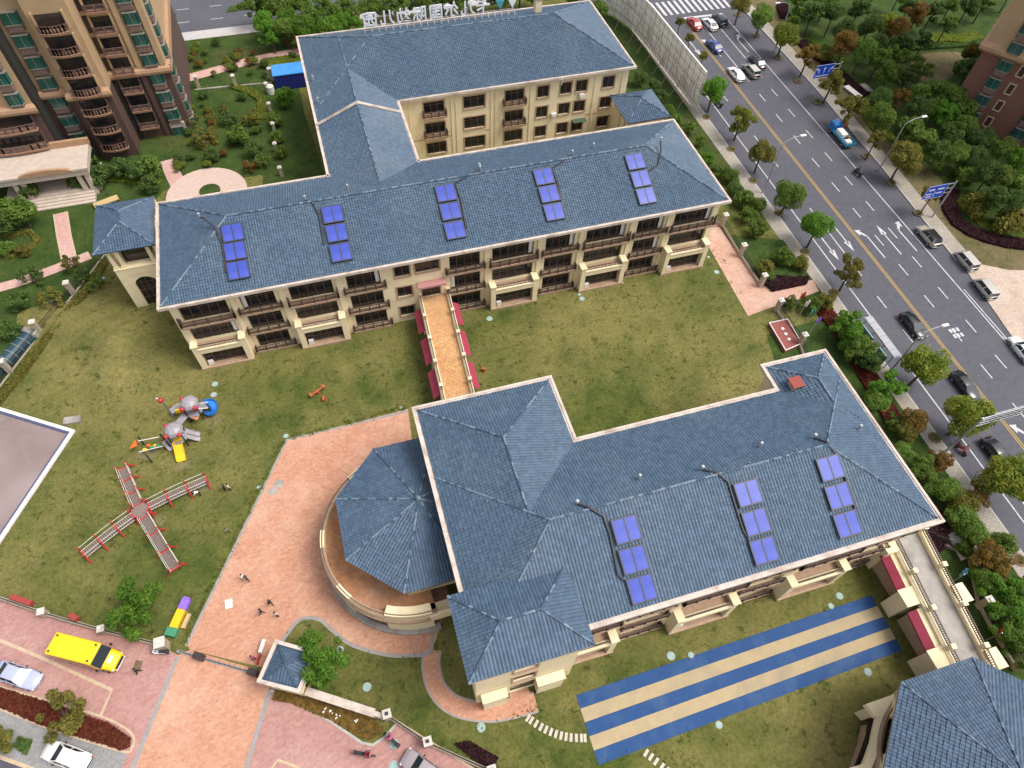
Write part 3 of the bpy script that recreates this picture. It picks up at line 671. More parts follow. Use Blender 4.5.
# ---- lower right building (front)
CX0,CX1,CY0,CY1 = 2.5,46.3,12.2,29.5
low = thing('front_building', 'lower building with large cross-hipped blue roof and three solar arrays', 'building', (24,21,0))
cb = [('W',10.4,15.6),('N',16.2,21.0),('W',21.5,27.8),('N',28.2,32.9),('W',33.3,39.7),('N',40.1,44.6)]
CW = 13.3
bay_facade(low, cb, CW, ZE-.3, 3.2, 45.5)
plain_walls(low, 3.2,45.5,CW,28.9,0,ZE-.3,'new'); plain_walls(low, 3.2,16.3,20,36.4,0,ZE-.305,'nwe'); plain_walls(low, 39.2,45.5,20,31.9,0,ZE-.31,'nw')
outl = [(CX0,CY0),(CX1,CY0),(CX1,32.6),(38.45,32.6),(38.45,CY1),(17.0,CY1),(17.0,37.1),(CX0,37.1)]
gutter(low, outl, ZE, .66); soffit(low, [(CX0+.1,CY0+.1),(CX1-.1,CY0+.1),(CX1-.1,CY1-.1),(CX0+.1,CY1-.1)], ZE-.3)
soffit(low, [(CX0+.1,20),(16.9,20),(16.9,37),(CX0+.1,37)], ZE-.304); soffit(low, [(38.55,20),(46.2,20),(46.2,32.5),(38.55,32.5)], ZE-.308)
roof_block(low, CX0,CX1,CY0,CY1,ZE,SL,TILE,inset=.5)
roof_block(low, CX0,17.0,14.7,37.1,ZE+.012,SL,TILE,skip_cap=(1,2),inset=.5)
roof_block(low, 38.45,CX1,21.9,32.6,ZE+.014,SL,TILE,skip_cap=(1,2),inset=.5)
# roof hatch
h = thing('roof_hatch', 'red square hatch on the back corner of the lower roof', 'hatch', (40.2,29,11.4))
MB().box(39.75,40.75,28.5,29.5,11.2,12.1).build('curb', TRIM, h); MB().box(39.6,40.9,28.35,29.65,12.1,12.2).build('lid', mat('hatch_red',(.24,.045,.03),.7), h)
# ---- stair block (higher roof) at the front left of the lower building
st = thing('stair_block', 'taller stair block with its own small hipped roof beside the garden path', 'building', (6.5,14,0))
b = MB(); wall_y(b, 2.1, 11.0, 11.35, 0, 12.2, [(5.2,7.6,0.1,2.8),(5.4,7.4,4.4,6.4),(5.4,7.4,8.0,10.0)], .3); b.build('front_wall', CREAM, st)
window(st, 6.4, 11.35, .1, 2.4, 2.7, 2, name='door'); window(st, 6.4, 11.35, 4.4, 2, 2, 2, surround=TRIM); window(st, 6.4, 11.35, 8.0, 2, 2, 2, surround=TRIM)
plain_walls(st, 2.1,11.0,11.35,17.0,0,12.2,'new')
for x0,x1 in ((2.6,4.7),(7.6,10.0)):
    MB().box(x0,x1,10.6,11.34,0,3.4).box(x0-.1,x1+.1,10.5,11.3,3.4,3.6).build('porch_pier', CREAM, st)
gutter(st, [(1.5,10.7),(11.65,10.7),(11.65,17.55),(1.5,17.55)], 12.55, .3, .3); soffit(st, [(1.6,10.8),(11.55,10.8),(11.55,17.45),(1.6,17.45)], 12.28)
roof_block(st, 1.38,11.77,10.58,17.67,12.62,SL,TILE_D,inset=.12)
# ---- octagon pavilion roofs
def octagon(cx, cy, R, a0=math.pi/8): return [(cx+R*math.cos(a0+k*math.pi/4), cy+R*math.sin(a0+k*math.pi/4)) for k in range(8)]
def oct_pavilion(par, cx, cy, R, ze, rise, terr_c, terr_R, arc, piers, zt=3.6, plinth=True):
    pts = octagon(cx,cy,R); ap = Vector((cx,cy,ze+rise)); mb = MB(); dk = MB()
    for k in range(8):
        a, b = Vector((*pts[k],ze)), Vector((*pts[(k+1)%8],ze)); tile_face(mb,[a,b,ap]); dk.add([a-Vector((0,0,.06)),b-Vector((0,0,.06)),ap-Vector((0,0,.06))],[(0,1,2)])
        c = MB(); ridge_cap(c, a, ap); c.build('ridge_cap',[TILE_D,MORTAR],par)
    o = mb.build('roof_tiles', TILE_D, par); o['kind'] = 'stuff'; dk.build('roof_deck', TILE_D, par)
    MB().ball(ap+Vector((0,0,.15)),.28,sc=(1,1,1.2)).build('finial', MORTAR, par)
    wl = octagon(cx,cy,R-1.0)
    f = MB(); f.prism(octagon(cx,cy,R-.06), ze-.34, ze-.03, bottom=True); f.build('eave_board', TRIM, par)
    for k in range(8):
        a, b = Vector(wl[k]), Vector(wl[(k+1)%8]); L = (b-a).length; d = (b-a)/L; ang = math.atan2(d.y,d.x)
        w = MB(); wall_y(w, 0, L, 0, zt, ze-.34, [(L/2-1.6,L/2+1.6,zt+.1,zt+2.4)], .25, xf=lambda x,y,z,a=a,d=d:(a.x+d.x*x-d.y*y, a.y+d.y*x+d.x*y, z)); w.build('wall', CREAM, par)
        mcp = (a+b)/2; window(par, mcp.x, mcp.y, zt+.1, 3.2, 2.3, 3, rz=ang)
    tx, ty = terr_c; a0, a1 = arc; n = 40
    ring = [(tx+terr_R*math.cos(a0+(a1-a0)*i/n), ty+terr_R*math.sin(a0+(a1-a0)*i/n)) for i in range(n+1)]
    d = MB(); d.prism(ring, zt-.3, zt, bottom=True); d.build('terrace_floor', TERR, par)
    inn = [(tx+(terr_R-.02)*math.cos(a0+(a1-a0)*i/n), ty+(terr_R-.02)*math.sin(a0+(a1-a0)*i/n)) for i in range(n+1)]
    b = MB(); b.prism([(tx+(terr_R-.9)*math.cos(a0+(a1-a0)*i/n), ty+(terr_R-.9)*math.sin(a0+(a1-a0)*i/n)) for i in range(n+1)], 0, zt-.3); b.build('ground_floor_wall', GLASS, par)
    segs = 8
    for s in range(segs):
        i0, i1 = n*s//segs, n*(s+1)//segs
        seg = [(tx+(terr_R-.12)*math.cos(a0+(a1-a0)*i/n), ty+(terr_R-.12)*math.sin(a0+(a1-a0)*i/n)) for i in range(i0,i1+1)]
        strip('parapet', seg, .3, zt+.55, CREAM, .85, parent=par)
        strip('parapet_coping', seg, .44, zt+.63, TRIM, .08, parent=par)
        strip('hand_rail', seg, .08, zt+1.05, RAIL, .08, parent=par)
        strip('fascia', [(tx+(terr_R+.1)*math.cos(a0+(a1-a0)*i/n), ty+(terr_R+.1)*math.sin(a0+(a1-a0)*i/n)) for i in range(i0,i1+1)], .3, zt-.3, TRIM, .35, parent=par)
        if plinth: strip('base_plinth', [(tx+(terr_R+.15)*math.cos(a0+(a1-a0)*i/n), ty+(terr_R+.15)*math.sin(a0+(a1-a0)*i/n)) for i in range(i0,i1+1)], .6, .35, CONC, .35, parent=par)
    for (an,hw,rd) in piers:
        k = 6; A_ = [R_(an)+hw/terr_R*(2*i/k-1) for i in range(k+1)]; pl_ = [(tx+(terr_R+.05)*math.cos(a_),ty+(terr_R+.05)*math.sin(a_)) for a_ in A_]+[(tx+(terr_R-rd)*math.cos(a_),ty+(terr_R-rd)*math.sin(a_)) for a_ in A_[::-1]]
        MB().prism(pl_,0,zt+1.0,bottom=True).build('pier', CREAM, par)
rot = thing('rotunda', 'blue octagonal roof over a round ochre terrace beside the brick plaza', 'building', (0,28,0))
oct_pavilion(rot, 1.15, 28.15, 8.2, 7.2, 2.1, (-.2,27.7), 8.6, (R_(95),R_(275)), [(172,.9,.35),(212,.9,.35),(257,2.2,.9),(120,.8,.35)])
MB().box(-.2,3.1,19.1,20.2,3.3,3.6).box(-.2,3.1,18.8,19.15,3.0,4.2).build('terrace_link', CREAM, rot)
rot2 = thing('rotunda', 'octagonal blue roof in the bottom right corner, partly out of frame', 'building', (40,-7,0))
oct_pavilion(rot2, 40.0, -7.0, 9.4, 7.4, 2.35, (40.1,-7.0), 8.3, (R_(45),R_(330)), [], plinth=False)
for nm_,px_,z0_,z1_,m_ in (('balcony_slab',((866,704),(894,694),(896,713),(876,717)),3.5,4.2,'c'),('balcony_base',((871,706),(893,699),(894,711),(879,714)),0,3.5,'c'),('curved_parapet',((877,716.5),(888,714),(884,735),(877,755),(869,775),(858,775),(866,758),(873,738)),3.6,4.15,'c'),('balcony_base',((879,720),(886,718),(882,738),(874,760),(866,775),(864,772),(870,756),(876,738)),0,3.6,'t'),('glass_front',((868,719),(877,717.5),(872,738),(865,758),(858,773),(853,770),(861,750),(866,735)),2.6,2.75,'g'),('balcony_slab',((849,768),(870,762),(874,790),(850,795)),3.5,4.2,'c')):
    MB().prism([GX(*k,z1_) for k in px_],z0_,z1_,bottom=True).build(nm_, {'c':CREAM,'t':TRIM,'g':GLASS}[m_], rot2)
# ---- corner turrets
tl = thing('corner_pavilion', 'two-storey cream pavilion with hipped roof and arched window, left of the middle building', 'pavilion', (-24.6,72,0))
b = MB(); 
def arch_hole_wall(b, x0,x1,y,z0,z1,ax,ar,az0,azs,dep=.35,n=12):
    # wall with an arched opening centred on ax
    arc = [(ax-ar*math.cos(math.pi*i/n), azs+ar*math.sin(math.pi*i/n)) for i in range(n+1)]
    b.add([(x0,y,z0),(ax-ar,y,z0),(ax-ar,y,z1),(x0,y,z1)],[(0,1,2,3)]); b.add([(ax+ar,y,z0),(x1,y,z0),(x1,y,z1),(ax+ar,y,z1)],[(0,1,2,3)])
    b.add([(ax-ar,y,z0),(ax+ar,y,z0),(ax+ar,y,az0),(ax-ar,y,az0)],[(0,1,2,3)])
    for i in range(n):
        p, q = arc[i], arc[i+1]; b.add([(p[0],y,p[1]),(q[0],y,q[1]),(q[0],y,z1),(p[0],y,z1)],[(0,1,2,3)]); b.add([(p[0],y,p[1]),(p[0],y+dep,p[1]),(q[0],y+dep,q[1]),(q[0],y,q[1])],[(0,1,2,3)])
    b.add([(ax-ar,y,az0),(ax-ar,y,azs),(ax-ar,y+dep,azs),(ax-ar,y+dep,az0)],[(0,1,2,3)]); b.add([(ax+ar,y,azs),(ax+ar,y,az0),(ax+ar,y+dep,az0),(ax+ar,y+dep,azs)],[(0,1,2,3)])
    return arc
arc = arch_hole_wall(b, -27.3,-20.4,68.1,0,6.9,-24.7,1.3,.4,4.0)
b.build('front_wall', CREAM, tl)
g = MB(); g.add([(-26.0,68.42,.4),(-23.4,68.42,.4)]+[(p[0],68.42,p[1]) for p in arc[::-1]],[tuple(range(2+len(arc)))]); gp = g.build('arched_window', GLASS, tl)
g = MB()
for x in (-25.4,-24.7,-24.0): g.box(x-.04,x+.04,68.36,68.40,.4,5.1)
for z in (1.6,2.9,4.2): g.box(-26.0,-23.4,68.35,68.39,z,z+.07)
g.build('glazing_bars', FRAME, gp)
plain_walls(tl, -27.3,-20.4,68.1,76.6,0,6.9,'nw'); MB().box(-27.35,-20.35,68.05,76.65,6.9,7.05).build('floor_slab', CREAM, tl)
for x in (-27.0,-26.1,-22.7,-21.8):
    for y in (68.45,76.2): MB().box(x-.2,x+.2,y-.2,y+.2,7.05,9.9).box(x-.27,x+.27,y-.27,y+.27,7.05,7.35).build('column', CREAM, tl)
for y in (70.4,72.4,74.3): MB().box(-27.2,-26.8,y-.2,y+.2,7.05,9.9).build('column', CREAM, tl)
MB().box(-25.9,-22.95,69.2,75,7.06,9.8).build('inner_room', GLASS, tl)
MB().box(-28.2,-21.7,68.0,76.6,9.8,9.98).build('eave_board', TRIM, tl)
roof_block(tl, -28.4,-21.5,67.75,76.6,10.0,SL,TILE_D,inset=.1)
tr = thing('corner_pavilion', 'small hipped pavilion roof squeezed between the top and middle buildings on the right', 'pavilion', (47,83,0))
plain_walls(tr, 44.2,49.8,80.4,86.6,0,6.9); window(tr, 44.2, 83, 4, 1.6, 2, 2, rz=R_(-90), surround=TRIM)
MB().box(43.7,50.2,80,87,6.7,6.98).build('eave_board', TRIM, tr)
roof_block(tr, 43.4,50.5,79.8,87.2,7.0,SL,TILE_D,inset=.1)
# ------------------------------------------------------------------ footbridge and walkway
def quadbox(b, a0, a1, c1, c0, z0, z1, mi=0):   # prism over a quad in plan
    b.prism([tuple(a0),tuple(a1),tuple(c1),tuple(c0)], z0, z1, mi, bottom=True); return b
def lerp2(a, b, t): return (a[0]+(b[0]-a[0])*t, a[1]+(b[1]-a[1])*t)
def railing_run(par, a, b, z, post=CREAM, rail=RAIL, every=1.9, h=1.0, pw=.36):
    a, b = Vector((*a,0)), Vector((*b,0)); L = (b-a).length; n = max(1,round(L/every)); ang = math.atan2(b.y-a.y, b.x-a.x)
    for i in range(n+1):
        p = a+(b-a)*i/n; M = Matrix.Translation(p)@Matrix.Rotation(ang,4,'Z')
        MB().box(-pw/2,pw/2,-pw/2,pw/2,z,z+h+.15,0,M).box(-pw/2-.05,pw/2+.05,-pw/2-.05,pw/2+.05,z+h+.15,z+h+.25,0,M).build('railing_post', post, par)
    r = MB(); r.bar((*a.xy,z+h),(*b.xy,z+h),.10,.08); r.bar((*a.xy,z+.2),(*b.xy,z+.2),.08,.08); k = int(L/.2)
    for j in range(k+1):
        p = a+(b-a)*j/k; r.box(p.x-.03,p.x+.03,p.y-.03,p.y+.03,z+.2,z+h)
    r.build('railing', rail, par)
def awning(par, a, b, out, z, drop=.45):
    """maroon sloping awning hung on the edge a-b, reaching out by vector out"""
    o = Vector((out[0],out[1],0)); a3, b3 = Vector((*a,z)), Vector((*b,z)); dz = Vector((0,0,-drop)); th = Vector((0,0,-.05))
    t = [a3,b3,b3+o+dz,a3+o+dz]; v = [q+Vector((0,0,-.22)) for q in (b3+o+dz, a3+o+dz)]
    mb = MB(); mb.add(t+[q+th for q in t]+v, [(0,1,2,3),(7,6,5,4),(0,4,5,1),(1,5,6,2),(3,7,4,0),(3,2,8,9)]); mb.build('awning', MAROON, par)
br = thing('footbridge', 'ochre-tiled footbridge with maroon awnings joining the middle and lower buildings', 'bridge', (8.7,48,0))
l0,l1,r0,r1 = (7.25,57.3),(6.35,36.4),(10.65,57.3),(9.5,36.4)
quadbox(MB(), l0,r0,r1,l1,3.2,3.55).build('deck_slab', TRIM, br)
quadbox(MB(), lerp2(l0,r0,.06),lerp2(l0,r0,.94),lerp2(l1,r1,.94),lerp2(l1,r1,.06),3.55,3.59).build('deck_tiles', OCHRE, br)
for t in (.12,.4,.68):
    for a,b in ((l0,l1),(r0,r1)):
        q = lerp2(a,b,t); MB().box(q[0]-.3,q[0]+.3,q[1]-.3,q[1]+.3,0,3.2).build('pier', CREAM, br)
for a,b,s in ((l0,l1,-1),(r0,r1,1)):
    aa, bb = (a[0]+s*.05,a[1]),(b[0]+s*.05,b[1])
    quadbox(MB(), (aa[0]-.22,aa[1]),(aa[0]+.22,aa[1]),(bb[0]+.22,bb[1]),(bb[0]-.22,bb[1]),3.3,3.8).build('kerb_beam', CREAM, br)
    railing_run(br, aa, bb, 3.8, every=3.6, h=.6, pw=.3)
    for t0,t1 in ((.06,.23),(.28,.46),(.51,.69)):
        p, q = lerp2(aa,bb,t0), lerp2(aa,bb,t1); awning(br, (p[0]+s*.26,p[1]),(q[0]+s*.26,q[1]),(s*.8,0),3.35,.6)
wk = thing('raised_walkway', 'concrete walkway with cream parapets and maroon awnings at the lower right', 'walkway', (47,7,0))
l0,l1,r0,r1 = (45.75,13.6),(43.9,-.5),(49.15,13.6),(47.0,-1.5)
CONCW = mat('worn_concrete', (.36,.33,.29), .9, (.27,.25,.23), .9, 10, (.18,.165,.16), .35, c3pos=(.52,.7))
quadbox(MB(), l0,r0,r1,l1,3.1,3.5).build('deck', CONCW, wk)
for t in (.05,.5,.92):
    for a,b in ((l0,l1),(r0,r1)):
        q = lerp2(a,b,t); MB().box(q[0]-.3,q[0]+.3,q[1]-.3,q[1]+.3,0,3.1).build('pier', CREAM, wk)
quadbox(MB(), (l0[0]-.3,l0[1]),(l0[0]+.25,l0[1]),(l1[0]+.25,l1[1]),(l1[0]-.3,l1[1]),3.2,3.9).build('parapet', CREAM, wk)
quadbox(MB(), (r0[0]-.25,r0[1]),(r0[0]+.3,r0[1]),(r1[0]+.3,r1[1]),(r1[0]-.25,r1[1]),3.2,3.9).build('parapet', CREAM, wk)
railing_run(wk, (l0[0]+.1,l0[1]),(l1[0]+.1,l1[1]),3.9,every=3.4,h=.7); railing_run(wk, (r0[0]-.05,r0[1]),(r1[0]-.05,r1[1]),3.9,every=3.4,h=.7)
for t0,t1 in ((.07,.33),(.47,.72)):
    p, q = lerp2(l0,l1,t0), lerp2(l0,l1,t1); awning(wk, (p[0]-.85,p[1]),(q[0]-.85,q[1]),(-.75,0),3.6,.4)
    quadbox(MB(), (p[0]-.85,p[1]),(p[0]-.3,p[1]),(q[0]-.3,q[1]),(q[0]-.85,q[1]),3.35,3.62).build('side_slab', CREAM, wk)
    MB().box(p[0]-1.0,p[0]-.5,q[1],p[1],0,3.3).build('side_wall', TRIM, wk)
for t in (.385,.78):
    p = lerp2(l0,l1,t); MB().box(p[0]-1.75,p[0]-.02,p[1]-.75,p[1]+.75,0,3.7).box(p[0]-1.85,p[0]+.0,p[1]-.85,p[1]+.85,3.7,3.82).build('buttress', CREAM, wk)
    p = lerp2(r0,r1,t+.05); MB().box(p[0]-.02,p[0]+1.3,p[1]-.8,p[1]+.8,0,3.9).box(p[0],p[0]+1.4,p[1]-.9,p[1]+.9,3.9,4.02).build('buttress', CREAM, wk)
p = lerp2(l0,l1,.0); MB().box(p[0]-1.6,p[0]-.2,p[1]-1.3,p[1],0,4.3).build('buttress', CREAM, wk)
# ------------------------------------------------------------------ solar collectors and pipes on the roofs
def on_slope(px, py, y0, z0, s=SL):
    d = CR*((px-512)/F_PX)-CU*((py-384)/F_PX)+CF; o = Vector((0,0,CAM_H)); t = (z0+s*(0-y0)-CAM_H)/(d.z-s*d.y); return o+d*t
def collector_meshes():
    W_, H_ = 2.35, 2.15
    f = MB(); f.box(-W_/2,W_/2,-H_/2,H_/2,.10,.16)
    for x in (-W_/2,-.06,W_/2-.12): f.box(x,x+.12,-H_/2,H_/2,.16,.24)
    for y in (-H_/2,H_/2-.12): f.box(-W_/2+.12,-.06,y,y+.12,.16,.235); f.box(.06,W_/2-.12,y,y+.12,.16,.235)
    for x in (-.8,.8):
        for y in (-.8,.8): f.box(x-.05,x+.05,y-.05,y+.05,-.1,.10)
    g = MB().box(-W_/4+.06,W_/4-.06,-H_/2+.08,H_/2-.08,.16,.215)
    return f.mesh('collector_frame', mat('dark_metal',(.03,.03,.04),.5)), g.mesh('solar_panel', SOLAR), W_
CFM, CPM, CWD = collector_meshes()
def collector(px, py, y0, z0, label, group):
    p = on_slope(px, py, y0, z0+.1); t = thing('solar_collector', label, 'solar panel', p, 0, group); t.rotation_euler = (math.atan(SL),0,0)
    link('frame', CFM, t)
    for s in (-1,1): link('panel', CPM, t, (s*(CWD/4-.0),0,0))
    return p
PIPE = mat('black_pipe', (.03,.03,.04), .6); VENT = mat('vent_white', (.34,.35,.36), .5)
gb = [[(233,233),(235.5,251.5),(238.5,270.5)],[(332.8,214.6),(337,233.3),(341,252.8)],[(446,193.5),(450.5,211.7),(455,230.7)],[(543.7,177),(549,194.3),(554,212.3)],[(635,162),(640.5,179.3),(646,196.3)]]
pos = ['top','middle','bottom']; colm = ['first','second','third','fourth','fifth']
bp = [[(198,213),(205,219),(215,227),(222,244),(226,272)],[(304.5,196),(314,205),(319,215),(324,244)],[(480,164),(467,176),(455,183),(461,200),(466,228)],[(573,149),(563,161),(552,168),(558,185),(563,208)],[(661,140),(661,150),(658,165),(648,171)]]
for i,g in enumerate(gb):
    for j,q in enumerate(g): collector(*q, BY0+.28, ZE, f'{pos[j]} solar collector, {colm[i]} array from the left, middle roof', 'solar collectors on the middle roof')
    t = MB(); pts = [on_slope(*q, BY0+.28, ZE+.15) for q in bp[i]]
    if pts[0].y > 65.2: pts[0].z -= 2*(pts[0].y-65.2)*SL
    t.tube(pts, .11, 6); o = t.build('solar_pipe', PIPE); tag(o, f'black pipe beside the {colm[i]} solar array from the left on the middle roof', 'pipe', 'solar pipes')
    v = MB(); v.tube([pts[0]-Vector((0,0,.3)),pts[0]+Vector((0,0,.5))],.09,8); v.disc(pts[0]+Vector((0,0,.5)),.15,.08,10); tag(v.build('roof_vent', VENT), f'white vent at the head of the {colm[i]} array pipe, middle roof', 'vent', 'roof vents')
gc = [[(626,529.5),(633.5,559.5),(641.5,588.7)],[(747.5,493),(755.5,522),(763.5,550.5)],[(829.5,468),(838,496),(846.5,524)]]
cp_ = [[(578,500),(590,508),(603,516),(610,535),(618,575),(624,580)],[(704,465),(717,472),(728,482),(735,505),(743,530),(750,542)],[(818,432),(828,441),(838,458),(846,480),(856,512)]]
for i,g in enumerate(gc):
    for j,q in enumerate(g): collector(*q, CY0+.36, ZE, f'{pos[j]} solar collector, {colm[i]} array from the left, lower roof', 'solar collectors on the lower roof')
    t = MB(); pts = [on_slope(*q, CY0+.36, ZE+.15) for q in cp_[i]]
    for p in pts:
        if p.y > 20.85: p.z -= 2*(p.y-20.85)*SL
    t.tube(pts, .11, 6); tag(t.build('solar_pipe', PIPE), f'black pipe beside the {colm[i]} solar array from the left on the lower roof', 'pipe', 'solar pipes')
    v = MB(); v.tube([pts[0]-Vector((0,0,.3)),pts[0]+Vector((0,0,.5))],.09,8); v.disc(pts[0]+Vector((0,0,.5)),.15,.08,10); tag(v.build('roof_vent', VENT), f'white vent at the head of the {colm[i]} array pipe, lower roof', 'vent', 'roof vents')
def back_vent(x, y, z, label):
    v = MB(); v.tube([(x,y,z-.3),(x,y,z+.55)],.12,8); v.disc((x,y,z+.55),.14,.08,10); tag(v.build('roof_vent', VENT), label, 'vent', 'roof vents')
for k,(x,y) in enumerate(((1.5,67.3),(17.5,67.0),(32.6,67.6))): back_vent(x, y, ZE+(BY1-y)*SL, f'small white vent on the back slope of the middle roof, {colm[k]} from the left')
for k,(px,py) in enumerate(((638,481),(758,449))): p = on_slope(px,py,0,0,0); x,y = GX(px,py,13.3); back_vent(x, y, ZE+(CY1-y)*SL, f'small white vent on the back slope of the lower roof, {colm[k]} from the left')
x,y = GX(861,426,12.8); back_vent(x,y,ZE+(CX1-x)*SL,'small white vent on the right end slope of the lower roof')
for k,(px,py) in enumerate(((312,74),(317,96))): x,y = GX(px,py,12.3); back_vent(x,y,ZE+(x-AX0)*SL,f'small white vent on the left slope of the top roof, {("upper","lower")[k]} one')
for k,(px,py) in enumerate(((467,32),(563,68))): x,y = GX(px,py,13.0); back_vent(x,y,ZE+(y-AY0)*SL,f'small vent on the front slope of the top roof, {("upper left","lower right")[k]} one')
# ------------------------------------------------------------------ rooftop lettering (faces away from the camera)
SIGNW = mat('sign_letter_white', (.72,.72,.74), .5); SIGNT = mat('sign_letter_teal', (.06,.30,.36), .5)
sg = thing('rooftop_sign', 'row of white characters on a steel rack along the top roof, seen from behind', 'sign', (22,102.6,13))
ybase = 102.4; zb = ZE+(AY1-ybase)*SL+.15
chars = '园儿幼际国尔儿卡'
fr = MB()
xs = [GX(px,py,zb+.4)[0] for px,py in ((369,22),(386,20),(402,18),(418,16),(434,14),(449,12),(465,10),(480,8))]
for i,ch in enumerate(chars):
    cu = bpy.data.curves.new('character','FONT'); cu.body = ch; cu.size = 2.25; cu.extrude = .06; cu.offset = .04; cu.align_x = 'CENTER'
    tmp = bpy.data.objects.new('character', cu); COL.objects.link(tmp); bpy.context.view_layer.update()
    me = bpy.data.meshes.new_from_object(tmp.evaluated_get(bpy.context.evaluated_depsgraph_get())); bpy.data.objects.remove(tmp); me.materials.clear(); me.materials.append(SIGNW)
    o = link('character', me, sg, Vector((xs[i],ybase,zb+.75))-wloc(sg)); o.rotation_euler = (R_(90),0,R_(180))
# teal emblems next to the characters
for k,px in enumerate((498,511)):
    x = GX(px,8,zb+.4)[0]; em = MB()
    M = Matrix.Translation((x,ybase,zb+1.5))@Matrix.Rotation(R_(90),4,'X')
    em.add([M@Vector(q) for q in ((-.7,.6,-.06),(.7,.6,-.06),(0,-.75,-.06),(-.7,.6,.06),(.7,.6,.06),(0,-.75,.06))],[(0,2,1),(3,4,5),(0,1,4,3),(1,2,5,4),(2,0,3,5)])
    em.build('emblem', SIGNT if k == 0 else SIGNW, sg)
for z in (zb,zb+.55): MB().box(xs[0]-1.2,xs[-1]+5,ybase+.10,ybase+.18,z,z+.08).build('rack_rail', mat('rack_pink',(.45,.36,.34),.6), sg)
x = xs[0]-1
while x < xs[-1]+5:
    MB().bar((x,ybase+.14,zb-.45),(x,ybase+.14,zb+.8),.06,.06).build('rack_post', STEEL, sg); MB().bar((x,ybase-1.0,zb+.05),(x,ybase+.1,zb+.6),.05,.05).build('rack_strut', STEEL, sg); x += 1.05
ch = thing('chimney', 'cream chimney box with orange cap on the ridge of the top roof', 'chimney', (36,100.5,13.4)); MB().box(35.4,36.4,100.6,101.6,13.2,15.6).build('shaft', CREAM, ch); MB().box(35.3,36.5,100.5,101.7,15.6,15.75).build('cap', TRIM, ch)
# ------------------------------------------------------------------ apartment towers
tw = thing('apartment_tower', 'tall apartment tower in brown brick and tan stone at the top left', 'building', (-45,110,0))
TX1, TYR, ZC, ZT = -19.4, 104.3, 10.6, 44.0
def tower_mass(x0,x1,y0,y1, zt=ZT, par=tw):
    MB().box(x0,x1,y0,y1,0,ZC-.4).build('brick_wall', BRICK, par); MB().box(x0,x1,y0,y1,ZC-.4,zt).build('stone_wall', TAN, par)
def cornice(par, x0,x1,y, side=.5, z=ZC):
    b = MB(); n = 6; prof = [(.0,-.75),(.35,-.7),(.62,-.45),(.72,-.1),(.62,.3),(.3,.55),(0,.6)]
    vs = []; 
    for (d,dz) in prof: vs += [(x0-d*side,y-d,z+dz),(x1+d*side,y-d,z+dz)]
    b.add(vs, [(2*i,2*i+1,2*i+3,2*i+2) for i in range(len(prof)-1)]+[tuple(range(0,2*len(prof),2))[::-1], tuple(range(1,2*len(prof),2))]); b.build('cornice', TANB, par)
tower_mass(-78,TX1,TYR,128)
tower_mass(-32.4,-27.3,100.3,TYR-.01); tower_mass(-36.7,-32.41,101.6,TYR-.012); tower_mass(-78,-36.71,98.6,TYR-.014)
cornice(tw,-27.2,TX1+.2,TYR); cornice(tw,-32.5,-27.2,100.3); cornice(tw,-36.6,-32.6,101.6,.0); cornice(tw,-78,-36.6,98.6)
MB().box(TX1,TX1+.5,TYR-.1,128,ZC-.7,ZC+.5).build('cornice', TANB, tw)
SILLS = [2.75+2.92*k for k in range(-1,7)]
PINKB = mat('pink_balcony_slab', (.36,.20,.125), .8, (.30,.165,.10), 1.5); SMOKE = mat('balcony_rail_smoke',(.14,.085,.075),.5)
def baywin(par, x, y, z, w=2.1, rz=0, d=.55):
    key = ('bay',w)
    if key not in _WC:
        pts = [(-w/2,0),(-w/2+.25,-d),(w/2-.25,-d),(w/2,0)]; b = MB(); b.prism(pts,0,1.5,bottom=True)
        f = MB()
        for zz in (-.12,1.5): f.prism([(p[0]*1.05,p[1]*1.1) for p in pts],zz,zz+.13,bottom=True)
        for a,c in ((0,1),(1,2),(2,3)):
            for t in (0,.5,1) if a == 1 else (0,1):
                q = lerp2(pts[a],pts[c],t); f.box(q[0]-.03,q[0]+.03,q[1]-.05,q[1]+.03,0,1.5)
        s = MB(); s.prism([(p[0]*.96,p[1]*.94) for p in pts],-.9,-.12,bottom=True)
        _WC[key] = (f.mesh('bay_window',mat('pale_frame',(.22,.20,.17),.6)), b.mesh('pane',GGLASS), s.mesh('apron',mat('bay_apron',(.16,.105,.085),.8)))
    f,b,s = _WC[key]; o = link('bay_window', f, par, Vector((x,y,z))-wloc(par), rz); link('pane', b, o); link('apron', s, o); return o
def loggia(par, x, y, z, w, curve, rail=SMOKE, slab=None, d=.9):
    MB().box(x-w/2+.1,x+w/2-.1,y-.05,y+.02,z+.35,z+2.25).build('balcony_door', GLASS, par)
    MB().box(x-w/2-.12,x-w/2+.1,y-d*.5,y+.01,z+.3,z+2.6).build('side_pier', None or (TAN if z > ZC-1.5 else BRICK), par)
    MB().box(x+w/2-.1,x+w/2+.12,y-d*.5,y+.01,z+.3,z+2.6).build('side_pier', None or (TAN if z > ZC-1.5 else BRICK), par)
    balcony(par, x, y, z, w, d, hr=.85, slab=slab or PINKB, rail=rail, curve=curve)
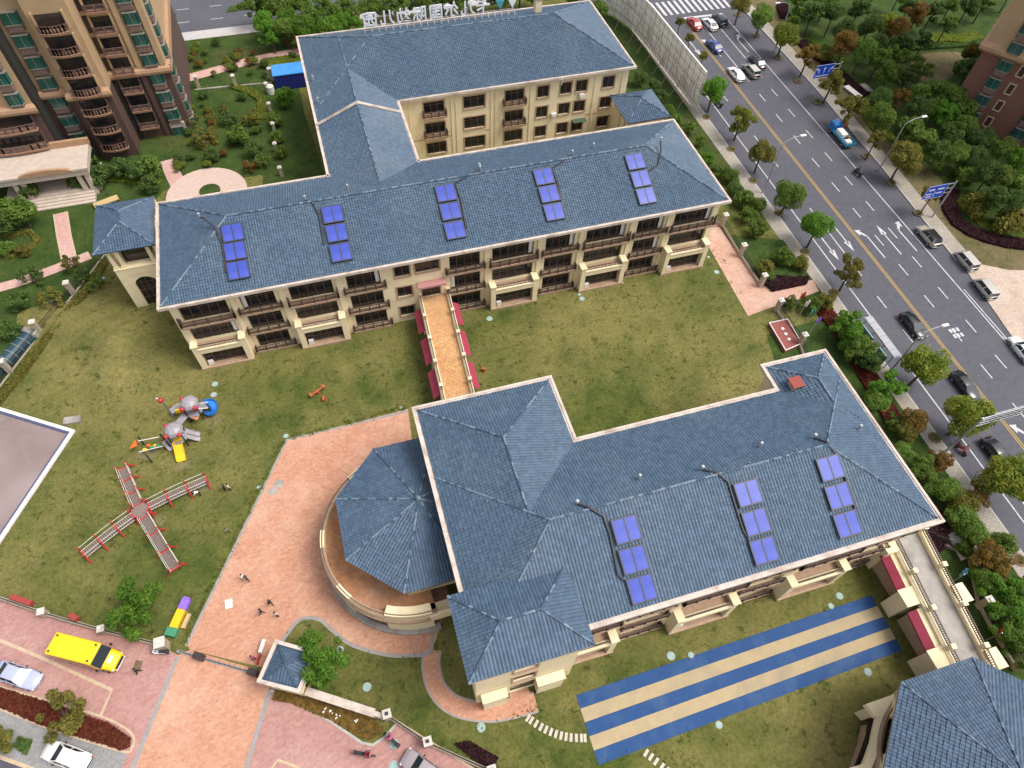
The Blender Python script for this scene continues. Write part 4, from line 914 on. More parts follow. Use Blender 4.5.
for i,s in enumerate(SILLS):
    top_ = s > ZC-1
    baywin(tw, -21.35, TYR, s); baywin(tw, -34.55, 101.6, s, 2.3)
    if i > 0: loggia(tw, -25.1, TYR, s-.95, 2.7, 0); loggia(tw, -29.9, 100.3, s-.95, 3.6, .4)
    if i > 0 and not top_: loggia(tw, -41.4, 98.6, s-.95, 7.6, .35)
    if top_: baywin(tw, -38.4, 98.6, s, 2.0); loggia(tw, -43.5, 98.6, s-.95, 4.0, .4)
    baywin(tw, TX1, 106.6, s, 2.1, R_(90))
    MB().box(-27.28,-26.62,TYR-.06,TYR-.02,s-.7,s+1.6).build('recess_shade_strip', GLASS, tw)  # dark glass strip per storey, painting in the shaded recess column
# near-black boxes painting in the shade of the recesses between the wings
for x0,x1,y in ((-28.0+.75,-26.75,TYR-.3),): MB().box(x0,x1,y,y+.25,0,ZC-1).build('recess_shade', DARK, tw); 
MB().box(-36.75,-36.2,98.7,101.5,0,ZT).build('recess_shade', DARK, tw)
MB().box(-23.3,-22.6,TYR-.35,TYR-.01,0,ZC-.8).build('pilaster', BRICK, tw); MB().box(-23.3,-22.6,TYR-.35,TYR-.011,ZC+.6,ZT).build('pilaster', TAN, tw); MB().box(-20.2,TX1-.01,TYR-.35,TYR-.012,ZC+.6,ZT).build('pilaster', TAN, tw)
# grey lobby door at the base, entrance portico with steps
MB().box(-22.3,-20.1,TYR-.5,TYR-.05,0,2.0).build('lobby_wall', CONC, tw)
pt = thing('entrance_portico', 'white stone entrance portico with arched pediment at the foot of the left tower', 'portico', (-39,95,0)); PT0 = True
STONE = mat('pale_stone', (.50,.42,.35), .8, (.42,.34,.28), 1.2, 8)
MB().box(-50,-34.8,92.3,98.5,3.5,4.4).build('roof_slab', STONE, pt); MB().box(-50.2,-34.6,92.1,92.5,4.4,4.7).build('cornice', STONE, pt); MB().box(-50.2,-34.6,98.0,98.5,4.4,5.3).build('upstand', TANB, pt)
b = MB(); b.add([(-43.6,92.05,4.45),(-36.6,92.05,4.45)]+[(-40.1+3.5*math.cos(math.pi*i/10),92.05,4.45+.8*math.sin(math.pi*i/10)) for i in range(1,10)]+[(-43.6,92.5,4.45),(-36.6,92.5,4.45)]+[(-40.1+3.5*math.cos(math.pi*i/10),92.5,4.45+.8*math.sin(math.pi*i/10)) for i in range(1,10)],
 [(0,1)+tuple(range(2,11)), tuple([12]+[11]+list(range(21,12,-1)))]+[(1+i if i else 1, 2+i if i < 9 else 0, 13+i if i < 9 else 11, 12+i) for i in range(0,10)]); b.build('pediment', TANB, pt)
for x in (-44.6,-43.6,-36.4,-35.4): MB().box(x-.3,x+.3,92.5,93.1,0,3.5).box(x-.4,x+.4,92.4,93.2,0,.5).build('column', STONE, pt)
MB().box(-46,-34.9,97.2,98.4,0,3.4).build('lobby_glazing', GLASS, pt)
MB().box(-47,-34.6,93.2,98.5,0,.9).build('landing', STONE, pt)
for i in range(5): MB().box(-44.4,-35.4,90.6+i*.5,93.2,i*.17,i*.17+.17).build('step', STONE, pt)
pt.location.x += 2.2
# right tower, turned about forty degrees
rt = thing('apartment_tower', 'red-brown brick apartment tower with cream upper storeys at the top right edge', 'building', (102.3,77.1,0)); rt.rotation_euler = (0,0,R_(-54))
def rpart(b, name, m, par=rt):
    me = b.mesh(name, m); return link(name, me, par)
rpart(MB().box(-.9,30,0,22,0,11.6), 'brick_wall', BRICK2); rpart(MB().box(-1.1,30,-.25,22,12.6,40), 'stone_wall', TAN)
b = MB(); prof = [(.0,11.4),(.5,11.6),(.8,12.0),(.8,12.5),(.4,12.9),(.2,13.2)]
for i in range(len(prof)-1):
    (d0,z0),(d1,z1) = prof[i],prof[i+1]
    b.add([(-.9-d0,-d0,z0),(30,-d0,z0),(30,-d1,z1),(-.9-d1,-d1,z1)],[(0,1,2,3)]); b.add([(-.9-d0,22,z0),(-.9-d0,-d0,z0),(-.9-d1,-d1,z1),(-.9-d1,22,z1)],[(0,1,2,3)])
rpart(b, 'cornice', TANB)
for k in range(6):
    z = .95+2.9*k; up = -.25 if z > 12 else 0
    for x in (3.0,10.5,15):
        o = baywin(rt, 0,0,0); o.location = (x,up,z+.2)
    o = window(rt, 0,0,0, .8, 1.5, 1, surround=CURB2, transom=False, depth=-.02); o.location = (5.6,up,z+.1)
# ------------------------------------------------------------------ trees
def leaf_cloud(lobes, n, size, flat=.5, seed=0):
    r = np.random.default_rng(seed); L = len(lobes); w = np.array([l[3]**2 for l in lobes]); w = w/w.sum()
    idx = r.choice(L, n, p=w); c = np.array([l[:3] for l in lobes])[idx]; rad = np.array([l[3] for l in lobes])[idx]
    d = r.normal(size=(n,3)); d /= np.linalg.norm(d,axis=1,keepdims=True); rr = rad*(.55+.5*r.random(n)**.6)
    pos = c+d*rr[:,None]*np.array([1,1,.85])
    nrm = d*.7+r.normal(size=(n,3))*.6+np.array([0,0,flat]); nrm /= np.linalg.norm(nrm,axis=1,keepdims=True)
    t = np.cross(nrm, r.normal(size=(n,3))); t /= np.linalg.norm(t,axis=1,keepdims=True)+1e-9; bb = np.cross(nrm,t)
    s = size*(.6+.8*r.random(n))[:,None]
    v = np.stack([pos-t*s*.9, pos+bb*s*.5+nrm*s*.12, pos+t*s*.9, pos-bb*s*.5+nrm*s*.12],1).reshape(-1,3)
    return v
def leaf_mesh(name, v, extra=None):
    n = len(v)//4; me = bpy.data.meshes.new(name)
    me.vertices.add(len(v)); me.vertices.foreach_set('co', v.astype(np.float32).ravel())
    me.loops.add(n*4); me.loops.foreach_set('vertex_index', np.arange(n*4,dtype=np.int32)); me.polygons.add(n); me.polygons.foreach_set('loop_start', np.arange(0,n*4,4,dtype=np.int32)); me.polygons.foreach_set('loop_total', np.full(n,4,dtype=np.int32))
    me.update(calc_edges=True); me.materials.append(LEAF['mid']); return me
def make_tree(seed, kind):
    """unit tree: crown radius 1, crown centre at z=0; returns crown mesh and list of lobe centres"""
    r = random.Random(seed); lobes = []
    if kind == 'round':
        for i in range(13):
            a = r.random()*6.28; e = r.uniform(-.5,1); q = .62*math.sqrt(1-min(1,e*e*.8)); lobes.append((q*math.cos(a)*r.uniform(.6,1.1), q*math.sin(a)*r.uniform(.6,1.1), e*.62, r.uniform(.28,.46)))
        lobes.append((0,0,0,.55)); n = 2300; s = .105
    elif kind == 'tall':
        for i in range(13):
            t = i/12; q = .52*(1-abs(t-.38)*1.1); a = i*2.4+r.random(); lobes.append((q*math.cos(a), q*math.sin(a), -.85+2.0*t, r.uniform(.26,.44)*(1.1-.5*t)))
        n = 2300; s = .10
    elif kind == 'sparse':
        for i in range(15):
            a = r.random()*6.28; e = r.uniform(-.6,.8); q = r.uniform(.35,.85); lobes.append((q*math.cos(a), q*math.sin(a), e*.7, r.uniform(.16,.30)))
        n = 1150; s = .095
    elif kind == 'cone':
        for i in range(16):
            t = (i+.5)/16; q = .75*(1-t); a = i*2.4; lobes.append((q*math.cos(a),q*math.sin(a),-.8+2.2*t,.34*(1.15-t)))
        n = 2000; s = .085
    else: # shrub: half dome
        for i in range(13):
            a = r.random()*6.28; q = r.random()**.5*.65; lobes.append((q*math.cos(a),q*math.sin(a),.12+.42*(1-q),r.uniform(.26,.42)))
        n = 1500; s = .10
    v = leaf_cloud(lobes, n, s, seed=seed)
    return leaf_mesh('crown', v), lobes
VAR = {k:[make_tree(100*i+hash_, k) for i in range(3)] for hash_,k in enumerate(('round','tall','sparse','cone','shrub'),1)}
# closer trees carry smaller, denser leaves
def dense_variant(seed, n=9000, s=.05):
    _, lobes = make_tree(seed, 'round'); return leaf_mesh('crown', leaf_cloud(lobes, n, s, seed=seed)), lobes
def feather(seed, n=5200, s=.055):
    r = random.Random(seed); lobes = []
    for i in range(30):
        a = r.random()*6.28; e = r.uniform(-.7,.9); q = r.uniform(.2,.92)*math.sqrt(max(.1,1-e*e*.7)); lobes.append((q*math.cos(a),q*math.sin(a),e*.75,r.uniform(.12,.28)))
    return leaf_mesh('crown', leaf_cloud(lobes, n, s, seed=seed)), lobes
VAR['feather'] = [feather(300+i) for i in range(3)]
VAR['fine'] = [dense_variant(700+i, 6500, .058) for i in range(3)]; VAR['finesparse'] = [(leaf_mesh('crown', leaf_cloud(make_tree(900+i,'sparse')[1], 3000, .06, seed=i)), make_tree(900+i,'sparse')[1]) for i in range(2)]
def add_tree(px, py, hc, rad, colour, kind, label, cat='tree', group=None, name='tree', trunk=True, zs=1.0, world=None):
    p = Vector((*world,hc)) if world else G(px, py, hc)
    t = thing(name, label, cat, (p.x,p.y,0), 0, group)
    me, lobes = random.choice(VAR[kind]); a = random.random()*6.28
    c = link('crown', me, t, (0,0,hc), a, (rad,rad,rad*zs)); c.material_slots[0].link = 'OBJECT'; c.material_slots[0].material = LEAF[colour]
    if trunk:
        b = MB(); rt_ = max(.06,.045*rad+.03); top = hc-rad*zs*.25
        jit = lambda k:(random.uniform(-k,k),random.uniform(-k,k))
        j1 = jit(.08); b.tube([(0,0,-.1),(j1[0],j1[1],top*.5),(0,0,top)],[rt_*1.35,rt_,rt_*.75],7)
        for l in random.sample(lobes, min(6,len(lobes))):
            ca, sa = math.cos(a), math.sin(a); q = Vector((rad*(l[0]*ca-l[1]*sa), rad*(l[0]*sa+l[1]*ca), hc+rad*zs*l[2]))
            s0 = Vector((0,0,top*random.uniform(.75,1.0))); b.tube([s0, s0.lerp(q,.5)+Vector((0,0,-.05*rad)), q],[rt_*.55,rt_*.35,rt_*.12],5)
        me2 = b.mesh('trunk', BARK); link('trunk', me2, t)
    return t
CN = {'dark':'dark green','mid':'mid green','bright':'bright green','yellow':'yellow-green','olive':'olive','orange':'orange-brown','maroon':'maroon','red':'red','lime':'lime green'}
near = [(714,90,3.9,2.5,'bright','fine'),(741,120,3.6,2.3,'yellow','feather'),(762,153,3.5,2.0,'olive','fine'),(789,195,3.6,2.5,'mid','fine'),(817,228,3.6,2.5,'bright','fine'),(851,272,3.6,2.3,'olive','feather'),(926,366,4.0,2.7,'yellow','fine'),(968,416,4.0,2.9,'yellow','fine'),(1009,478,4.3,3.1,'yellow','fine')]
for i,(x,y,h,r,c,k) in enumerate(near): add_tree(x,y,h,r,c,k,f'{CN[c]} street tree on the near pavement, {ORD[i]} from the billboard', group='street trees on the near pavement', name='street_tree', zs=1.1)
mid_ = [(519/1,0,0,0,0,0)]
small = [(680,22),(690,38),(703,56)]
for i,(x,y) in enumerate(small): add_tree(x,y,3.2,1.0,'olive','round',f'small yellowish tree showing above the billboard, {ORD[i]} from the crossing', group='trees beyond the billboard', name='street_tree')
far = [(741,4,3.8,2.1,'olive','fine'),(762,17,3.8,2.5,'mid','fine'),(785,36,3.8,2.7,'lime','fine'),(808,56,3.8,2.3,'orange','feather'),(832,83,3.6,2.3,'olive','feather'),(851,108,3.6,2.6,'olive','feather'),(876,140,3.6,1.7,'olive','feather'),(903,160,3.8,2.3,'yellow','round'),(932,196,3.6,1.5,'olive','sparse')]
far[7] = (903,160,3.8,2.7,'olive','fine')
for i,(x,y,h,r,c,k) in enumerate(far): add_tree(x,y,h,r,c,k,f'{CN[c]} street tree on the far pavement, {ORD[i]} from the crossing', group='street trees on the far pavement', name='street_tree')
wood = [(812,12,'dark'),(835,14,'dark'),(858,8,'dark'),(882,6,'dark'),(845,30,'dark'),(868,28,'dark'),(886,24,'yellow'),(908,8,'dark'),(918,16,'orange'),(935,12,'dark'),(826,42,'olive'),(846,44,'orange'),(862,52,'mid'),(880,42,'dark'),(897,32,'orange'),(905,44,'dark'),(925,40,'dark'),(858,66,'dark'),(878,58,'mid'),(895,58,'mid'),(912,62,'mid'),(888,76,'mid'),(905,80,'dark'),(922,74,'mid'),(870,84,'bright'),(880,98,'dark'),(900,96,'orange'),(917,94,'mid'),(936,90,'mid'),(950,98,'mid'),(882,118,'mid'),(900,112,'dark'),(916,112,'dark'),(930,108,'mid'),(944,116,'bright'),(960,112,'mid'),(907,130,'mid'),(920,138,'mid'),(936,132,'dark'),(950,134,'dark'),(966,130,'mid'),(980,138,'dark'),(940,152,'dark'),(958,152,'mid'),(974,156,'dark'),(990,160,'dark'),(1004,150,'mid'),(1016,162,'bright'),(1004,180,'mid'),(1020,186,'mid'),(988,176,'dark'),(968,70,'dark'),(962,84,'mid'),(975,52,'olive'),(1012,200,'dark'),(996,196,'dark'),(950,4,'mid'),(968,8,'dark'),(985,3,'mid'),(1000,6,'dark'),(946,26,'mid'),(1010,-6,'mid'),(825,0,'mid'),(800,-4,'mid'),(870,-8,'dark'),(900,-8,'mid'),(930,-8,'dark')]
wood = [w_ for k_,w_ in enumerate(wood) if k_ % 7 != 3]
for i,(x,y,c) in enumerate(wood):
    add_tree(x+random.uniform(-2,2),y+random.uniform(-2,2),3.4+random.random()*1.0,random.uniform(1.8,2.6),c,random.choice(['round','fine','feather','fine']),f'{CN[c]} park tree across the road, {ordn(i)} from the crossing', group='park wood across the road', name='park_tree')
for i,(x,y,r,c) in enumerate(((963,179,2.3,'mid'),(977,210,2.6,'olive'),(1010,228,2.9,'olive'),(793,33-8,1.6,'mid'),(797,15,1.6,'mid'),(822,58,1.5,'olive'))):
    add_tree(x,y,.6,r,c,'shrub',f'{CN[c]} clipped round shrub across the road, {ORD[i]} of six', 'shrub', 'clipped park shrubs','park_shrub', trunk=False, zs=1.2)
tops = [(255,8),(264,22),(276,6),(288,20),(300,4),(311,18),(322,6),(333,20),(345,8),(356,16),(284,30),(306,30),(270,34),(330,32),(372,6),(345,26),(390,4),(406,0),(424,2),(442,-4),(460,-2),(480,-6),(500,-5),(520,-9),(540,-8)]
for i,(x,y) in enumerate(tops): add_tree(x,y,3.5,random.uniform(2.2,3.0),random.choice(['mid','mid','bright','mid']),random.choice(['fine','feather']),f'green tree behind the top building, {ordn(i)} of its belt', group='tree belt behind the top building', name='park_tree')
add_tree(575,-6,3.5,2.2,'mid','round','leafy tree behind the right end of the top building', name='park_tree'); add_tree(600,8,4.2,2.0,'mid','sparse','green tree beside the roof corner, in front of the billboard', name='park_tree')
leftveg = [(20,212,2.6,2.6,'mid','round'),(5,222,2.2,2.0,'dark','round'),(86,164,1.6,1.9,'mid','round'),(100,175,1.6,2.0,'dark','round'),(118,168,1.6,1.8,'dark','round'),(135,172,1.6,1.8,'dark','round'),(150,168,1.6,2.0,'mid','round'),(150,185,1.2,1.5,'dark','round'),(75,180,1.6,1.7,'dark','round'),(30,190,2.0,1.5,'dark','round'),
 (238,135,1.6,1.9,'mid','round'),(228,118,1.2,1.6,'dark','sparse'),(250,118,1.0,1.5,'olive','sparse'),(255,150,1.2,1.5,'dark','sparse'),(205,140,1.0,1.8,'olive','sparse'),(212,155,1.0,1.3,'dark','round'),(190,120,1.0,1.6,'olive','sparse'),(285,98,1.5,1.9,'bright','round'),(275,120,1.0,1.4,'mid','round'),(277,138,1.0,1.3,'mid','round'),(280,152,1.0,1.2,'mid','round'),(250,165,1.0,1.2,'orange','sparse'),(262,160,1.0,1.4,'mid','sparse'),
 (8,248,1.0,1.2,'mid','round'),(22,250,.8,1.1,'olive','round'),(70,262,1.6,1.3,'olive','sparse'),(95,282,1.2,1.2,'mid','sparse'),(20,300,1.2,1.6,'dark','sparse'),(50,300,1.2,1.5,'olive','sparse'),(30,278,1.0,1.5,'dark','sparse'),(10,330,1.2,1.5,'dark','sparse'),(80,275,1.0,1.2,'dark','sparse')]
for i,(x,y,h,r,c,k) in enumerate(leftveg): add_tree(x,y,h,r,c,k,f'{CN[c]} garden bush near the left tower, {ordn(i)} from its portico', 'bush', 'garden bushes by the left tower','garden_bush')
for i in range(60): # undergrowth between paths
    x = random.uniform(175,300); y = random.uniform(42,75) if i < 32 else random.uniform(95,170)
    if y > 95 and x > 262: x -= 60
    c = random.choice(['dark','mid','olive','mid','orange','lime','dark'])
    add_tree(x,y,.5,random.uniform(.5,1.1),c,'shrub',f'{CN[c]} low shrub left of the top building, {ordn(i)} of them', 'shrub','low park shrubs','low_shrub',trunk=False)
rv = [(648,103,1.6,1.5,'dark'),(660,98,1.5,1.6,'dark'),(655,85,1.5,1.4,'dark'),(640,78,1.5,1.4,'dark'),(668,112,1.3,1.2,'mid'),(676,122,1.2,1.4,'mid'),(690,128,1.2,1.2,'mid'),(700,142,1.2,1.2,'mid'),(697,156,1.0,1.1,'mid'),(708,160,1.0,1.2,'bright'),(716,172,1.0,1.3,'mid'),(731,176,1.2,1.5,'mid'),(735,190,1.2,1.4,'dark'),(745,200,1.3,1.6,'mid'),(757,206,1.3,1.5,'mid'),(748,216,1.3,1.5,'mid'),(758,228,1.3,1.6,'mid'),(783,257,1.2,1.7,'mid'),(801,263,1.0,1.3,'olive'),(765,268,1.0,1.3,'olive'),(770,277,.8,.8,'mid'),
 (811,305,1.2,1.5,'mid'),(825,302,1.1,1.5,'olive'),(792,304,.9,1.2,'mid'),(845,325,2.2,2.3,'bright'),(860,350,2.0,2.3,'mid'),(870,362,1.6,1.8,'dark'),(852,338,1.8,2.0,'bright'),(886,390,2.4,2.4,'bright'),(876,402,1.6,1.8,'mid'),(893,422,1.0,1.1,'mid'),(911,422,1.8,1.8,'orange'),(905,432,1.4,1.3,'olive'),(903,452,1.2,1.3,'mid'),(921,468,1.6,1.8,'mid'),(940,462,1.6,1.6,'orange'),(925,480,1.5,1.7,'mid'),(945,490,1.6,1.8,'mid'),(962,502,1.8,1.9,'olive'),(975,495,1.8,1.6,'orange'),(958,520,1.6,1.8,'mid'),(975,535,1.8,1.7,'mid'),(990,560,2.2,2.2,'orange'),(1002,545,1.6,1.6,'mid'),(1000,590,2.0,2.0,'bright'),(985,580,1.6,1.5,'mid'),(1012,615,2.2,2.1,'bright'),(1018,590,1.8,1.8,'mid'),(1005,632,1.6,1.6,'mid'),(965,548,1.0,1.0,'mid'),(1022,650,1.8,1.8,'mid')]
for i,(x,y,h,r,c) in enumerate(rv): add_tree(x,y,h,r,c,random.choice(['fine','feather','feather']) if y > 300 else random.choice(['round','feather','fine']),f'{CN[c]} shrub beside the near pavement, {ordn(i)} from the billboard', 'shrub','roadside shrubs','roadside_shrub')
add_tree(135,608,2.2,2.7,'bright','feather','bright green tree on the lawn above the yellow bus', name='lawn_tree'); add_tree(319,661,3.2,2.6,'bright','feather','bright green tree leaning over the gatehouse roof', name='lawn_tree')
add_tree(60,716,2.0,2.2,'olive','finesparse','sparse tree over the red flower bed beside the white car', name='lawn_tree'); add_tree(-4,742,2.4,1.6,'olive','finesparse','nearly bare tree at the left edge beside the grey pavement', name='lawn_tree')
# tree pits along both pavements
pits = [(706.5,117),(731,149),(753,180.5),(779,213),(805.4,252),(834,293),(934.5,437.7),(1019,560),(738,14.6),(756.7,35),(777,57),(798,80.7),(817,102),(866,155.7),(891,182.5),(918,213)]
for i,(x,y) in enumerate(pits):
    p = G(x,y); b = MB(); n = 10; b.disc((p.x,p.y,.006),.75,.05,12); o = b.build('tree_pit', SOIL); o['kind'] = 'structure'
    v = leaf_cloud([(p.x,p.y,.1,.5),(p.x+.2,p.y-.1,.12,.4)], 160, .10, seed=i); v[:,2] = np.clip(v[:,2],.03,.4); me = leaf_mesh('tree_pit_grass', v); me.materials[0] = LEAF['olive' if i % 2 else 'dark']; o2 = link('tree_pit_grass', me); tag(o2, 'tuft of grass around a street tree base', 'grass', 'tree pit grass', 'stuff')
# ------------------------------------------------------------------ hedges and beds
def in_poly(x, y, poly):
    c = False; n = len(poly)
    for i in range(n):
        (x0,y0),(x1,y1) = poly[i], poly[i-1]
        if (y0 > y) != (y1 > y) and x < (x1-x0)*(y-y0)/(y1-y0)+x0: c = not c
    return c
def hedge(poly, h, colour, label, dens=45, leaf=.13, name='hedge', mixc=None, cat='hedge', z0=0):
    xs = [p[0] for p in poly]; ys = [p[1] for p in poly]; A = abs(sum(poly[i-1][0]*poly[i][1]-poly[i][0]*poly[i-1][1] for i in range(len(poly))))/2
    n = min(int(A*dens), 14000); pts = []
    while len(pts) < n:
        x, y = random.uniform(min(xs),max(xs)), random.uniform(min(ys),max(ys))
        if in_poly(x,y,poly): pts.append((x,y,z0+h*random.uniform(.55,1.05)))
    per = []
    for i in range(len(poly)):
        a, b = poly[i-1], poly[i]; L = math.hypot(b[0]-a[0],b[1]-a[1])
        for k in range(int(L*h*30)): t = random.random(); q = lerp2(a,b,t); per.append((q[0],q[1],z0+random.uniform(.02,h)))
    P_ = np.array(pts+per); n = len(P_); r = np.random.default_rng(n); nr = r.normal(size=(n,3))*.7+np.array([0,0,.8]); nr /= np.linalg.norm(nr,axis=1,keepdims=True)
    t = np.cross(nr,r.normal(size=(n,3))); t /= np.linalg.norm(t,axis=1,keepdims=True); bb = np.cross(nr,t); s = leaf*(.6+.8*r.random(n))[:,None]
    v = np.stack([P_-t*s,P_+bb*s*.6,P_+t*s,P_-bb*s*.6],1).reshape(-1,3); me = leaf_mesh(name,v); me.materials[0] = LEAF[colour]
    root = link(name, me); tag(root, label, cat, None, 'stuff')
    c = MB(); c.prism(poly,z0,z0+h*.6); c.build('hedge_core', LEAF[colour], root)
    return root
def band(px, w): # polygon around a polyline given in pixels
    L = [Vector((*GX(*p),0)) for p in px]; N = len(L); l, r = [], []
    for i,p in enumerate(L):
        t = (L[min(i+1,N-1)]-L[max(i-1,0)]).normalized(); n = Vector((-t.y,t.x,0))*w/2; l.append((p.x+n.x,p.y+n.y)); r.append((p.x-n.x,p.y-n.y))
    return l+r[::-1]
hedge(band([(952,190),(948,200),(950,212),(958,224),(970,232),(985,238),(1005,243),(1030,246)],2.2), .5, 'maroon', 'dark maroon hedge curving round the clipped shrubs at the right edge')
hedge(band([(958,195),(964,206),(975,218),(985,226),(1002,234)],1.6), .3, 'lime', 'lime green ground cover inside the curved maroon hedge')
hedge(band([(800,42),(812,55),(824,62),(840,75),(852,86),(866,96)],1.8), .5, 'maroon', 'dark maroon hedge along the wood across the road')
hedge(band([(782,3),(782,10),(785,19)],2.0), .5, 'maroon', 'short maroon hedge patch at the top beside the crossing')
hedge(band([(870,108),(868,118),(876,130),(890,138),(905,146)],1.6), .4, 'lime', 'lime hedge arc at the edge of the wood by the blue truck')
hedge(band([(920,150),(935,162),(950,174)],2.4), .35, 'mid', 'green ground cover strip above the second blue road sign')
hedge(band([(808,38),(830,52),(845,64)],1.6), .3, 'mid', 'green ground cover behind the maroon hedge across the road')
hedge(band([(905,50),(935,48),(965,46),(985,42)],1.0), .6, 'dark', 'dark clipped hedge around the small brown lawn by the right tower')
hedge(band([(930,40),(945,38),(960,40),(980,36)],2.6), .4, 'lime', 'lime flower bed behind the dark hedge near the right tower')
hedge([GX(*p) for p in [(770,277),(808,278),(806,285),(772,292),(764,284)]], .45, 'maroon', 'maroon hedge block beside the side gate posts')
hedge(band([(774,271),(785,286),(794,300)],1.2)[:], .5, 'maroon', 'narrow maroon hedge strip inside the side fence') if False else None
hedge(band([(818,305),(840,330),(858,362),(878,395),(893,420)],2.2), .4, 'red', 'red hedge strip between the lower roof and the roadside shrubs')
hedge([GX(*p) for p in [(920,520),(936,512),(946,530),(940,552),(930,556),(922,540)]], 1.1, 'maroon', 'dark maroon bush mass at the right corner of the lower roof')
hedge([GX(*p) for p in [(-8,685),(0,688),(60,706),(110,724),(131,738),(130,747),(122,750),(80,737),(40,724),(0,707),(-8,705)]], .35, 'red', 'red-leaved bed along the parking court', 60)
hedge([GX(*p) for p in [(14,746),(20,737),(33,740),(27,755)]], .3, 'dark', 'small dark planting square in the grey pavement')
hedge([GX(*p) for p in [(455,744),(470,742),(498,758),(494,768),(478,762)]], .45, 'maroon', 'dark maroon planting beside the bottom fence', 60)
hedge([GX(*p) for p in [(272,700),(290,703),(330,720),(362,738),(372,740),(384,730),(370,716),(330,702),(300,692),(276,690)]], .16, 'orange', 'dry brown planting bed below the white wall', 40, .12)
hedge(band([(106,263),(92,286),(66,318),(36,356),(8,392),(-20,425)],.9), .7, 'olive', 'olive clipped hedge along the left boundary', 60)
hedge(band([(6,238),(30,232),(38,240),(28,254),(6,258)],.7), .5, 'olive', 'oval clipped hedge ring on the lawn before the portico')
hedge(band([(262,64),(275,62),(290,60),(303,60)],2.6), .3, 'lime', 'lime shrubs beside the blue container')
hedge(band([(232,86),(250,92),(262,100),(262,120)],1.4), .4, 'lime', 'pale green curved hedge in the park by the top building')
hedge(band([(208,110),(214,125),(210,140),(200,150)],1.2), .5, 'olive', 'curved clipped hedge at the foot of the left tower')
hedge(band([(90,176),(130,180),(160,184)],1.6), .5, 'lime', 'lime hedge below the left tower bushes')
# ------------------------------------------------------------------ street furniture
def lamp_post(px, py, dx, label, h=9.5, arm=2.4, world=None):
    p = Vector((*world,0)) if world else G(px,py); t = thing('street_lamp', label, 'street lamp', p, 0, 'street lamps')
    MB().tube([p,p+Vector((0,0,h*.5)),p+Vector((0,0,h*.88))],[.12,.095,.075],8).build('pole', STEEL, t)
    pts = [p+Vector((dx*arm*(1-math.cos(a)),0,h*.88+math.sin(a)*h*.12)) for a in [i*math.pi/12 for i in range(7)]]
    MB().tube(pts,.05,6).build('arm', STEEL, t); q = pts[-1]
    MB().box(min(q.x,q.x+dx*.9),max(q.x,q.x+dx*.9),q.y-.18,q.y+.18,q.z-.09,q.z+.09).build('lamp_head', WHITE, t, bevel=.05); MB().disc(p+Vector((0,0,.004)),.22,.3,8,r2=.14).build('base', STEEL, t)
lamp_post(763,192.5,1,'street lamp on the near pavement beside the middle building')
lamp_post(0,0,1,'street lamp reaching over the yellow line by the bus shelter',world=(rx(61.9,33.5),33.5),h=8.3)
lamp_post(0,0,1,'street lamp rising behind the billboard beside the crossing',world=(61.6,116))
lamp_post(879,170,1,'street lamp behind the far pavement near the blue truck',h=9)
lamp_post(774.5,51,-1,'street lamp on the far pavement near the waiting cars',h=9)
def road_sign(px, py, label, kind):
    p = G(px,py); t = thing('road_sign', label, 'road sign', p, 0, 'blue overhead road signs')
    MB().tube([p,p+Vector((0,0,6.6))],[.14,.11],8).build('pole', STEEL, t)
    for z in (4.7,5.5,6.3): MB().bar(p+Vector((0,0,z)),p+Vector((-4.4,0,z)),.09,.09).build('arm', STEEL, t)
    x1, x0 = p.x-1.3, p.x-4.7; y = p.y-.12
    pn = MB().box(x0,x1,y-.05,y,4.3,6.6).build('panel', SIGNB, t); b = MB()
    W_ = lambda b,a0,a1,c0,c1: b.box(x0+a0,x0+a1,y-.065,y-.052,4.3+c0,4.3+c1)
    W_(b,0,3.4,0,.05); W_(b,0,3.4,2.25,2.3); W_(b,0,.05,.05,2.25); W_(b,3.35,3.4,.05,2.25)
    b.build('border', WHITE, pn)
    def arrow_(cx, k):
        m = MB(); T = lambda pts: [(x0+cx+q[0],y-.066,4.3+q[1]) for q in pts]
        if k == 0: m.add(T([(-.06,.85),(.06,.85),(.06,1.6),(-.06,1.6)]),[(0,1,2,3)]); m.add(T([(-.22,1.55),(.22,1.55),(0,1.95)]),[(0,1,2)])
        else: m.add(T([(-.06,.85),(.06,.85),(.06,1.4),(-.06,1.5)]),[(0,1,2,3)]); m.add(T([(-.06,1.35),(-.06,1.5),(k*.35,1.72),(k*.35,1.55)]),[(0,1,2,3)]); m.add(T([(k*.28,1.38),(k*.34,1.9),(k*.62,1.62)]),[(0,1,2)])
        for f in range(len(m.f)):
            pass
        m.build('arrow', WHITE, pn)
    if kind == 'arrows':
        for cx,k in ((.75,-1),(1.7,0),(2.65,1)): arrow_(cx,k)
        for i in range(9): m = MB(); W_(m,.35+i*.31,.55+i*.31,.28,.5); m.build('lettering', WHITE, pn)
    else:
        m = MB(); W_(m,1.62,1.74,.35,1.15); m.build('arrow', WHITE, pn)
        for a0,a1,c0,c1 in ((.4,1.4,1.45,1.75),(1.9,3.0,1.45,1.75),(.3,1.3,.75,1.0),(2.0,3.0,.75,1.0),(.4,1.4,.3,.5)):
            n = 4
            for i in range(n): m = MB(); q = (a1-a0)/n; W_(m,a0+i*q,a0+i*q+q*.7,c0,c1); m.build('lettering', WHITE, pn)
road_sign(826,98,'blue road sign with three white arrows on the far pavement','arrows')
road_sign(932,217,'blue direction sign beside the silver vans on the far pavement','text')
p = G(945,452); gs = thing('gantry_sign', 'grey back of an overhead road sign on a leaning-looking pole, lower right', 'road sign', p)
